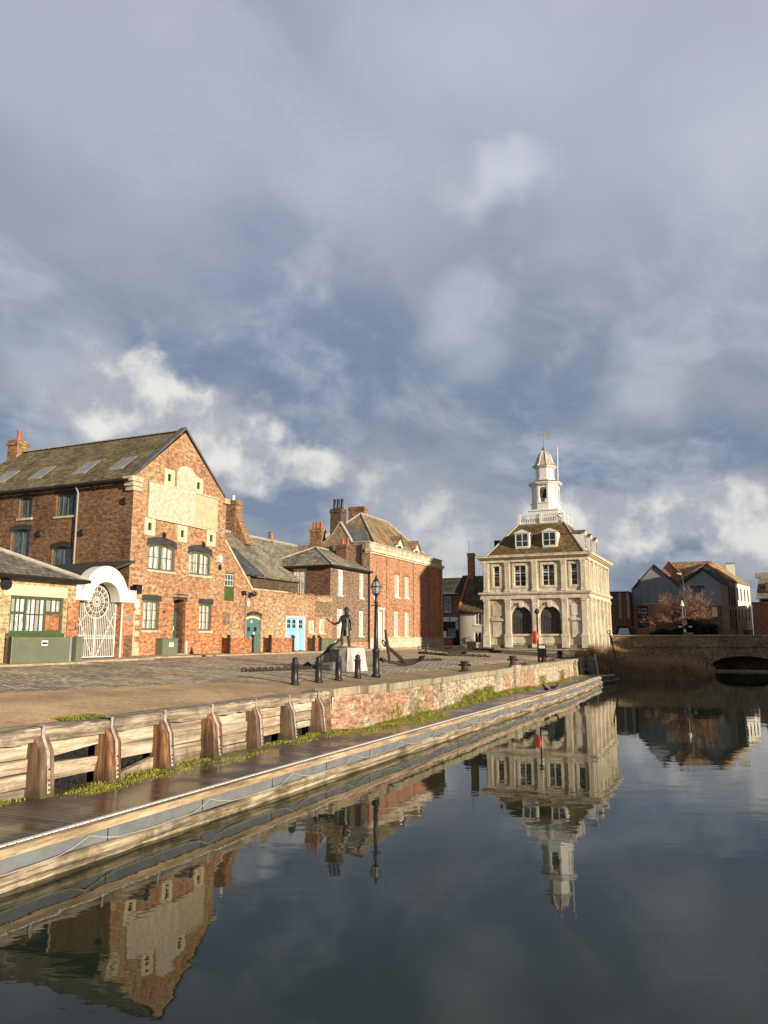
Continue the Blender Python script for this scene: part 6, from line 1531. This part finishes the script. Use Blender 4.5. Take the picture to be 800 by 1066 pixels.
# ------------------------------------------------------------------ things on the quay
# cast iron bollards
def bollard(x, y, label):
    z = gz(x); t = thing('bollard', label, 'bollard', (x, y, z), 'black bollards in a row along the quay')
    q = MB(); q.lathe(x, y, [(.15, z), (.15, z + .05), (.115, z + .09), (.105, z + .62), (.125, z + .64), (.125, z + .68), (.085, z + .70), (.085, z + .74), (.10, z + .77), (.085, z + .83), (.03, z + .86)], 14); q.build('post', MT['iron'], t, True)
    return t
b0 = bollard(-12.77, 21.36, 'black bollard farthest left in the row of four, farthest from the lamp post')
for (y, lb) in ((22.85, 'black bollard second from the left in the row of four'), (24.27, 'black bollard in front of the left part of the statue plinth'), (25.78, 'black bollard nearest the lamp post, before the pale plinth side')):
    dup(b0, (-12.75, y, gz(-12.75)), lb)
# quay lamp post
lx_, ly_ = -12.6, 27.05; lz = gz(lx_)
lp = thing('lamp_post', 'black cast iron lamp post with a glass lantern on the quay', 'lamp post', (lx_, ly_, lz))
q = MB(); q.lathe(lx_, ly_, [(.17, lz), (.17, lz + .12), (.13, lz + .16), (.125, lz + .95), (.15, lz + .98), (.15, lz + 1.03), (.095, lz + 1.08), (.075, lz + 1.9), (.06, lz + 2.8), (.085, lz + 2.83), (.055, lz + 2.9), (.05, lz + 3.1), (.11, lz + 3.16)], 14); col_ = q.build('column', MT['iron'], lp, True)
q = MB(); q.tube([(lx_ - .25, ly_ + .12, lz + 2.72), (lx_ + .25, ly_ - .12, lz + 2.72)], .022, 6); q.build('ladder_bar', MT['iron'], lp)
q = MB(); q.lathe(lx_, ly_, [(.11, lz + 3.17), (.20, lz + 3.42), (.20, lz + 3.46), (.105, lz + 3.64)], 8, s8); lg = q.build('lantern_glass', MT['lampglass'], lp)
q = MB()
for k in range(8):
    a = k * math.pi / 4 + s8
    q.tube([(lx_ + r * math.cos(a), ly_ + r * math.sin(a), lz + z) for r, z in ((.115, 3.16), (.21, 3.44), (.11, 3.65))], .012, 4)
q.lathe(lx_, ly_, [(.205, lz + 3.42), (.222, lz + 3.425), (.222, lz + 3.455), (.205, lz + 3.46)], 16, cap=False)
q.lathe(lx_, ly_, [(.13, lz + 3.645), (.11, lz + 3.69), (.06, lz + 3.74), (.06, lz + 3.80), (.03, lz + 3.84), (.01, lz + 3.92)], 10); q.lathe(lx_, ly_, [(.06, lz + 3.1), (.14, lz + 3.16), (.14, lz + 3.18)], 10)
q.build('lantern_frame', MT['iron'], lg)
MB().lathe(lx_, ly_, [(.03, lz + 3.2), (.06, lz + 3.3), (.05, lz + 3.42), (.01, lz + 3.46)], 8).build('lamp_bulb', MT['sign_white'], lg, True)

# statue
def skin(name, V, E, RAD, mat, par, sub=2):
    me = bpy.data.meshes.new(name); off = Vector((0, 0, 0)); p = par
    while p is not None: off += p.location; p = p.parent
    me.from_pydata([Vector(v) - off for v in V], E, []); o = bpy.data.objects.new(name, me); COL.objects.link(o)
    sm = o.modifiers.new('s', 'SKIN'); sm.use_smooth_shade = True
    for i, r in enumerate(RAD):
        d_ = me.skin_vertices[0].data[i]; d_.radius = r if isinstance(r, tuple) else (r, r); d_.use_root = (i == 0)
    ss = o.modifiers.new('u', 'SUBSURF'); ss.levels = sub; ss.render_levels = sub
    dg = bpy.context.evaluated_depsgraph_get(); dg.update()
    m2 = bpy.data.meshes.new_from_object(o.evaluated_get(dg)); bpy.data.objects.remove(o)
    m2.materials.clear(); m2.materials.append(mat)
    for pl_ in m2.polygons: pl_.use_smooth = True
    ob = bpy.data.objects.new(name, m2); COL.objects.link(ob); ob.parent = par
    return ob
stx, sty = -14.75, 28.75; sz = gz(stx); top = sz + .93
st = thing('statue', 'green bronze statue of a man in a long coat on a rough stone plinth', 'statue', (stx, sty, sz))
rd = random.Random(4)
bp = [(-.85, -.55), (-.3, -.66), (.42, -.6), (.62, -.1), (.6, .6), (-.1, .72), (-.8, .55)]
q = MB(); n = len(bp); rows = []
for (s_, z) in ((1.0, sz - .05), (.97, sz + .3), (.90, sz + .62), (.80, top)): rows.append([(stx + x * s_ + rd.uniform(-.04, .04), sty + y * s_ + rd.uniform(-.03, .03), z) for x, y in bp])
q.add([p for r_ in rows for p in r_], [(n * i + j, n * i + (j + 1) % n, n * (i + 1) + (j + 1) % n, n * (i + 1) + j) for i in range(3) for j in range(n)] + [tuple(range(3 * n, 4 * n))])
pl_ = q.build('plinth', MT['granite'], st)
q = MB(); q.prism([(stx + .66, sty - .62, sz - .02), (stx + .72, sty + .55, sz - .02), (stx + .56, sty + .55, top - .02), (stx + .46, sty - .48, top - .02)], [(stx + .36, sty - .66, sz - .02), (stx + .2, sty + .5, sz - .02), (stx + .2, sty + .45, top - .022), (stx + .33, sty - .54, top - .022)]); q.build('dressed_side', MT['granite_pale'], pl_)
q = MB(); q.hexa([(stx - .42, sty - .70, sz + .40), (stx - .02, sty - .68, sz + .40), (stx - .03, sty - .60, sz + .86), (stx - .38, sty - .62, sz + .86)], [(stx - .42, sty - .66, sz + .40), (stx - .02, sty - .64, sz + .40), (stx - .03, sty - .56, sz + .86), (stx - .38, sty - .58, sz + .86)]); q.build('plaque', MT['bronze'], pl_)
# the figure: faces the water, left foot forward, arm with scroll held out towards the camera's left
B = Vector((stx - .02, sty - .05, top))
def L(x, y, z): return tuple(B + Vector((x, y, z)) * .93)
Hs = .98
V = [L(0, 0, .86), L(0, .0, 1.08), L(0, .02, 1.28), L(.02, .02, 1.40), L(.04, .0, 1.46), L(.05, -.02, 1.56), L(.05, -.02, 1.66),
     L(-.10, -.02, .80), L(-.14, -.08, .45), L(-.12, -.06, .08), L(-.20, -.18, .04),
     L(.10, .02, .80), L(.13, .06, .45), L(.15, .10, .08), L(.22, -.02, .04),
     L(-.20, .0, 1.34), L(-.27, -.06, 1.10), L(-.50, -.16, 1.02), L(-.56, -.18, 1.05),
     L(.20, .03, 1.34), L(.27, .06, 1.06), L(.27, .0, .82), L(.28, -.02, .74)]
Ed = [(0, 1), (1, 2), (2, 3), (3, 4), (4, 5), (5, 6), (0, 7), (7, 8), (8, 9), (9, 10), (0, 11), (11, 12), (12, 13), (13, 14), (2, 15), (15, 16), (16, 17), (17, 18), (2, 19), (19, 20), (20, 21), (21, 22)]
RD = [(.15, .11), (.15, .11), (.17, .12), (.08, .08), .06, (.085, .10), (.075, .09), .10, .075, .05, .04, .10, .075, .05, .04, .085, .065, .045, .04, .085, .065, .05, .045]
fg_ = skin('figure', V, Ed, RD, MT['bronze'], st)
# long coat, open in front
q = MB(); n = 14; rows = []
for (z, rx, ry) in ((1.30, .21, .14), (1.12, .19, .135), (.92, .175, .13), (.72, .20, .155), (.56, .225, .175), (.50, .23, .18)):
    rows.append([L(rx * math.cos(a) * (1 + .06 * math.sin(5 * a)), ry * math.sin(a), z) for a in [-math.pi * .36 + (2 * math.pi * .86) * k / (n - 1) for k in range(n)]])
q.add([p for r_ in rows for p in r_], [(n * i + j, n * i + j + 1, n * (i + 1) + j + 1, n * (i + 1) + j) for i in range(5) for j in range(n - 1)])
q.build('coat', MT['bronze'], fg_, True)
q = MB(); hc = Vector(L(.05, -.02, 1.66)); q.lathe(hc.x, hc.y, [(.14, hc.z - .02), (.15, hc.z + .01), (.10, hc.z + .03), (.08, hc.z + .09), (.03, hc.z + .11)], 10); q.tube([L(.05, .09, 1.6), L(.05, .10, 1.46)], [.07, .035], 6); q.build('hair', MT['bronze'], fg_, True)
q = MB(); q.tube([L(.0, -.115, 1.58), L(.03, -.125, 1.56), L(.05, -.14, 1.55)], [.008, .02, .012], 5)
q.tube([L(.02, -.11, 1.60), L(.03, -.118, 1.60)], .012, 5); q.tube([L(.07, -.11, 1.60), L(.08, -.118, 1.60)], .012, 5); q.tube([L(.02, -.112, 1.505), L(.08, -.112, 1.505)], .01, 5); q.build('face', MT['bronze'], fg_, True)
for k in range(4): MB().tube([L(-.54 - .0, -.16 - k * .012, 1.04 + k * .012), L(-.60 - k * .006, -.21 + k * .015, 1.06 + k * .016), L(-.585, -.22 + k * .015, 1.085 + k * .014)], .011, 5).build('finger', MT['bronze'], fg_, True)
MB().tube([L(-.50, -.16, 1.07), L(-.54, -.20, 1.10)], .012, 5).build('thumb', MT['bronze'], fg_, True)
MB().tube([L(-.52, -.15, 1.06), L(-.68, -.23, 1.15), L(-.82, -.28, 1.28)], .026, 8).build('scroll', MT['bronze'], fg_)
MB().lathe(B.x, B.y, [(.42, top - .01), (.42, top + .03)], 10).build('base_plate', MT['bronze'], st)

# anchors
def arc3(c, ax, ay, r, a0, a1, n=18): return [tuple(Vector(c) + Vector(ax) * r * math.cos(a0 + (a1 - a0) * k / n) + Vector(ay) * r * math.sin(a0 + (a1 - a0) * k / n) for _ in (0,))[0] for k in range(n + 1)]
def anchor(label, ring, crown, armdir, span, stockdir, stocklen, up=.9, r=.075):
    ring, crown, ad, sd_ = Vector(ring), Vector(crown), Vector(armdir).normalized(), Vector(stockdir).normalized()
    t = thing('anchor', label, 'anchor', tuple(crown), 'old iron anchors laid out on the quay')
    ax = (ring - crown).normalized()
    MB().tube([tuple(crown), tuple(crown + (ring - crown) * .5), tuple(ring)], [r * 1.15, r, r * .8], 8).build('shank', MT['rust_iron'], t)
    pts = []
    for k in range(15):
        s = -1 + 2 * k / 14; pts.append(tuple(crown + ad * span * s + ax * (span * up * s * s)))
    MB().tube(pts, [r * (.55 + .65 * (1 - abs(-1 + 2 * k / 14))) for k in range(15)], 8).build('arms', MT['rust_iron'], t)
    for s in (-1, 1):
        e = crown + ad * span * s * .82 + ax * span * up * .67; tn = (ad * s + ax * 1.3 * up).normalized(); nn = tn.cross(ad.cross(ax)).normalized(); bi = ad.cross(ax).normalized()
        MB().prism([tuple(e - tn * .22 + bi * .02 + nn * .03), tuple(e + bi * .16 + nn * .03), tuple(e + tn * .28 + nn * .03), tuple(e - bi * .16 + nn * .03)], [tuple(e - tn * .22 + bi * .02 - nn * .03), tuple(e + bi * .16 - nn * .03), tuple(e + tn * .28 - nn * .03), tuple(e - bi * .16 - nn * .03)]).build('fluke', MT['rust_iron'], t)
    sp = crown + (ring - crown) * .9
    MB().tube([tuple(sp - sd_ * stocklen), tuple(sp), tuple(sp + sd_ * stocklen)], [r * .6, r * .95, r * .6], 8).build('stock', MT['rust_iron'], t)
    c = ring + ax * .13; MB().tube([tuple(c + ax * .13 * math.cos(2 * math.pi * k / 14) + sd_ * .13 * math.sin(2 * math.pi * k / 14)) for k in range(15)], .03, 6).build('ring', MT['rust_iron'], t)
    return t
anchor('black iron anchor leaning on the left side of the statue plinth', (-15.12, 27.95, 2.86), (-16.2, 29.3, 2.1), (.5, .5, .06), .75, (.66, .30, .62), .62, .35, .06)
anchor('big iron anchor with curved arms lying right of the lamp post', (-14.62, 32.4, 2.95), (-14.2, 33.9, 2.06), (.72, .68, .02), 1.15, (-.12, -.10, 1), .78, .55, .085)
anchor('iron anchor lying flat farther along the quay, past the curved one', (-20.2, 51.0, 2.55), (-17.6, 52.4, 2.2), (.4, .9, .05), .9, (.2, .1, .9), .5, .5, .08)
anchor('farthest iron anchor lying on the setts before the white cottage', (-22.0, 60.0, 2.4), (-18.4, 61.5, 2.3), (.4, .9, .05), .9, (.8, -.5, .2), .8, .4, .08)
anchor('dark anchor standing upright at the reed edge beside the custom house', (-9.65, 66.6, 3.6), (-9.2, 66.6, 1.55), (1, .1, -.0), .75, (.9, .3, .1), .1, .15, .06)
def chain(label, pts, r=.055):
    t = thing('anchor_chain', label, 'chain', pts[0], 'rusty chains lying on the quay')
    q = MB(); P = [Vector(p) for p in pts]; k = 0; ln = .24
    for a, b in zip(P[:-1], P[1:]):
        n = int((b - a).length / (ln * .72)); d_ = (b - a).normalized()
        for i in range(n):
            c = a + (b - a) * (i + .5) / n; side = d_.cross(Vector((0, 0, 1))).normalized() if k % 2 else Vector((0, 0, 1)); k += 1
            c = c + Vector((0, 0, .07)) + d_.cross(Vector((0, 0, 1))) * .06 * math.sin(k * .5)
            q.tube([tuple(c + d_ * .13 * math.cos(2 * math.pi * j / 8) + side * .07 * math.sin(2 * math.pi * j / 8)) for j in range(9)], r * .6, 5, cap=False)
    q.build('links', MT['rust_iron'], t)
def g3(x, y): return (x, y, gz(x))
chain('rusty chain lying between the bollards and the left anchor', [g3(-16.6, 24.0), g3(-16.2, 25.8), g3(-15.9, 28.2), g3(-16.0, 29.6)])
chain('rusty chain trailing behind the big curved anchor', [g3(-15.8, 36.5), g3(-16.2, 39.5), g3(-15.4, 42.0)])
chain('long rusty chain stretched across the setts before the farther anchors', [g3(-20.0, 50.0), g3(-17.6, 49.0), g3(-16.4, 50.5), g3(-15.2, 50.6)], .075)
chain('far rusty chain on the setts near the custom house steps', [g3(-21.5, 57.0), g3(-19.8, 57.6), g3(-18.5, 59.5), g3(-17.6, 62.0)], .075)
def mooring(x, y, label, h=.5):
    z = gz(x); t = thing('mooring_bollard', label, 'mooring bollard', (x, y, z), 'iron mooring bollards along the quay edge')
    q = MB(); q.lathe(x, y, [(.30, z), (.30, z + .05), (.17, z + .1), (.15, z + h * .75), (.22, z + h * .85), (.22, z + h * .95), (.1, z + h)], 12); q.build('post', MT['rust_iron'], t, True)
    q = MB(); q.tube([(x - .3, y, z + h * .62), (x + .3, y, z + h * .62)], .05, 6); q.build('cross_bar', MT['rust_iron'], t)
mooring(-11.72, 35.0, 'iron mooring bollard alone at the middle of the quay edge')
mooring(-11.32, 42.1, 'iron mooring bollard where the quay wall has its buttress', .6)
mooring(-11.5, 50.4, 'iron mooring bollard just right of the lifebuoy post', .55)
mooring(-12.3, 59.3, 'farthest mooring bollard, below the custom house front', .55)
def shortchain(x, y, label):
    chain(label, [g3(x, y), g3(x + .1, y + .9), g3(x - .1, y + 1.9)], .09)
shortchain(-11.15, 42.9, 'short heap of chain beside the buttress mooring bollard')
shortchain(-11.35, 51.3, 'short heap of chain right of the lifebuoy post')
# lifebuoy post
px_, py_ = -11.85, 50.4; pz = gz(px_)
lf = thing('lifebuoy_post', 'thin dark post holding an orange lifebuoy case before the custom house', 'lifebuoy post', (px_, py_, pz))
q = MB(); q.tube([(px_, py_, pz), (px_, py_, pz + 3.15)], .055, 8); q.build('post', MT['iron'], lf)
q = MB(); q.lathe(px_, py_, [(.05, pz + 3.1), (.16, pz + 3.18), (.17, pz + 3.3), (.08, pz + 3.42), (.02, pz + 3.5)], 10); q.build('post_lamp', MT['iron'], lf, True)
q = MB(); c = Vector((px_ - .12, py_ - .10, pz + 1.58)); n_ = Vector((-.75, -.62, .1)).normalized(); u_ = n_.cross(Vector((0, 0, 1))).normalized(); v_ = u_.cross(n_)
prev = None; rows = []
for (r, w) in ((.40, 0), (.40, .10), (.33, .17), (.0, .2)): rows.append([tuple(c + u_ * r * .95 * math.cos(2 * math.pi * k / 20) + v_ * r * 1.05 * math.sin(2 * math.pi * k / 20) + n_ * w) for k in range(20)])
q.add([p for r_ in rows for p in r_], [(20 * i + j, 20 * i + (j + 1) % 20, 20 * (i + 1) + (j + 1) % 20, 20 * (i + 1) + j) for i in range(3) for j in range(20)] + [tuple(range(19, -1, -1))]); q.build('lifebuoy_case', MT['orange'], lf)
ib = thing('information_board', 'small dark information board on legs beside the lifebuoy post', 'notice board', (-11.45, 50.0, gz(-11.45)))
z = gz(-11.45)
q = MB(); q.box(-11.75, -11.25, 50.0, 50.06, z + .35, z + 1.15); b_ = q.build('board', MT['sign_black'], ib)
MB().box(-11.7, -11.3, 49.99, 49.999, z + .9, z + 1.08).build('heading', MT['sign_white'], b_)
for x in (-11.72, -11.3): MB().box(x, x + .05, 50.005, 50.055, z, z + .35).build('leg', MT['iron'], ib)
# ducks on the pontoon
def duck(x, y, a, label):
    t = thing('duck', label, 'duck', (x, y, .568), 'dark ducks resting on the pontoon')
    q = [Vector((-.2, 0, .16)), Vector((-.08, 0, .13)), Vector((.08, 0, .13)), Vector((.16, 0, .2)), Vector((.19, 0, .3)), Vector((.24, 0, .33)), Vector((.31, 0, .32))]
    m = Matrix.Rotation(a, 3, 'Z'); V = [tuple(m @ p + Vector((x, y, .568))) for p in q]
    skin('body', V, [(i, i + 1) for i in range(6)], [.03, .10, .105, .06, .05, .055, .016], MT['duck'], t)
    for s in (-1, 1): MB().tube([tuple(m @ Vector((.02, s * .05, .06)) + Vector((x, y, .568))), tuple(m @ Vector((.03, s * .05, .0)) + Vector((x, y, .57))), tuple(m @ Vector((.09, s * .05, .006)) + Vector((x, y, .57)))], .012, 5).build('leg', MT['pot_red'], t)
duck(-8.98, 39.7, 2.4, 'dark duck on the pontoon edge, the left one of the pair')
duck(-8.95, 41.3, .4, 'dark duck on the pontoon edge, the right one of the pair')
# bicycle leaning on the cottage
bc = thing('bicycle', 'bicycle leaning against the white cottage wall', 'bicycle', (-24.0, 72.6, 2.35))
z = gz(-24) + .01; yb_ = 72.62
for x in (-24.5, -23.5): MB().tube([(x + .33 * math.cos(2 * math.pi * k / 16), yb_, z + .34 + .33 * math.sin(2 * math.pi * k / 16)) for k in range(17)], .025, 5).build('wheel', MT['tyre'], bc)
q = MB()
for a, b in (((-.5, .34), (-.15, .34)), ((-.15, .34), (-.3, .85)), ((-.5, .34), (-.25, .75)), ((-.15, .34), (.35, .75)), ((-.25, .75), (.35, .75)), ((.35, .8), (.5, .34)), ((.33, .75), (.3, .98))): q.tube([(a[0] - 24, yb_, z + a[1]), (b[0] - 24, yb_, z + b[1])], .022, 5)
q.build('frame', MT['pipe_grey'], bc); MB().box(-24.42, -24.2, yb_ - .07, yb_ + .07, z + .85, z + .9).build('saddle', MT['iron'], bc); MB().box(-23.8, -23.6, yb_ - .2, yb_ + .2, z + .97, z + 1.0).build('handlebar', MT['iron'], bc)
gs = thing('stone_block', 'low grey stone block between the white cottage and the custom house steps', 'stone block', (-23.2, 71.9, 2.3))
q = MB(); jbox(q, -23.75, -22.98, 71.6, 72.2, 2.25, 2.9, .03); q.build('block', MT['granite'], gs)
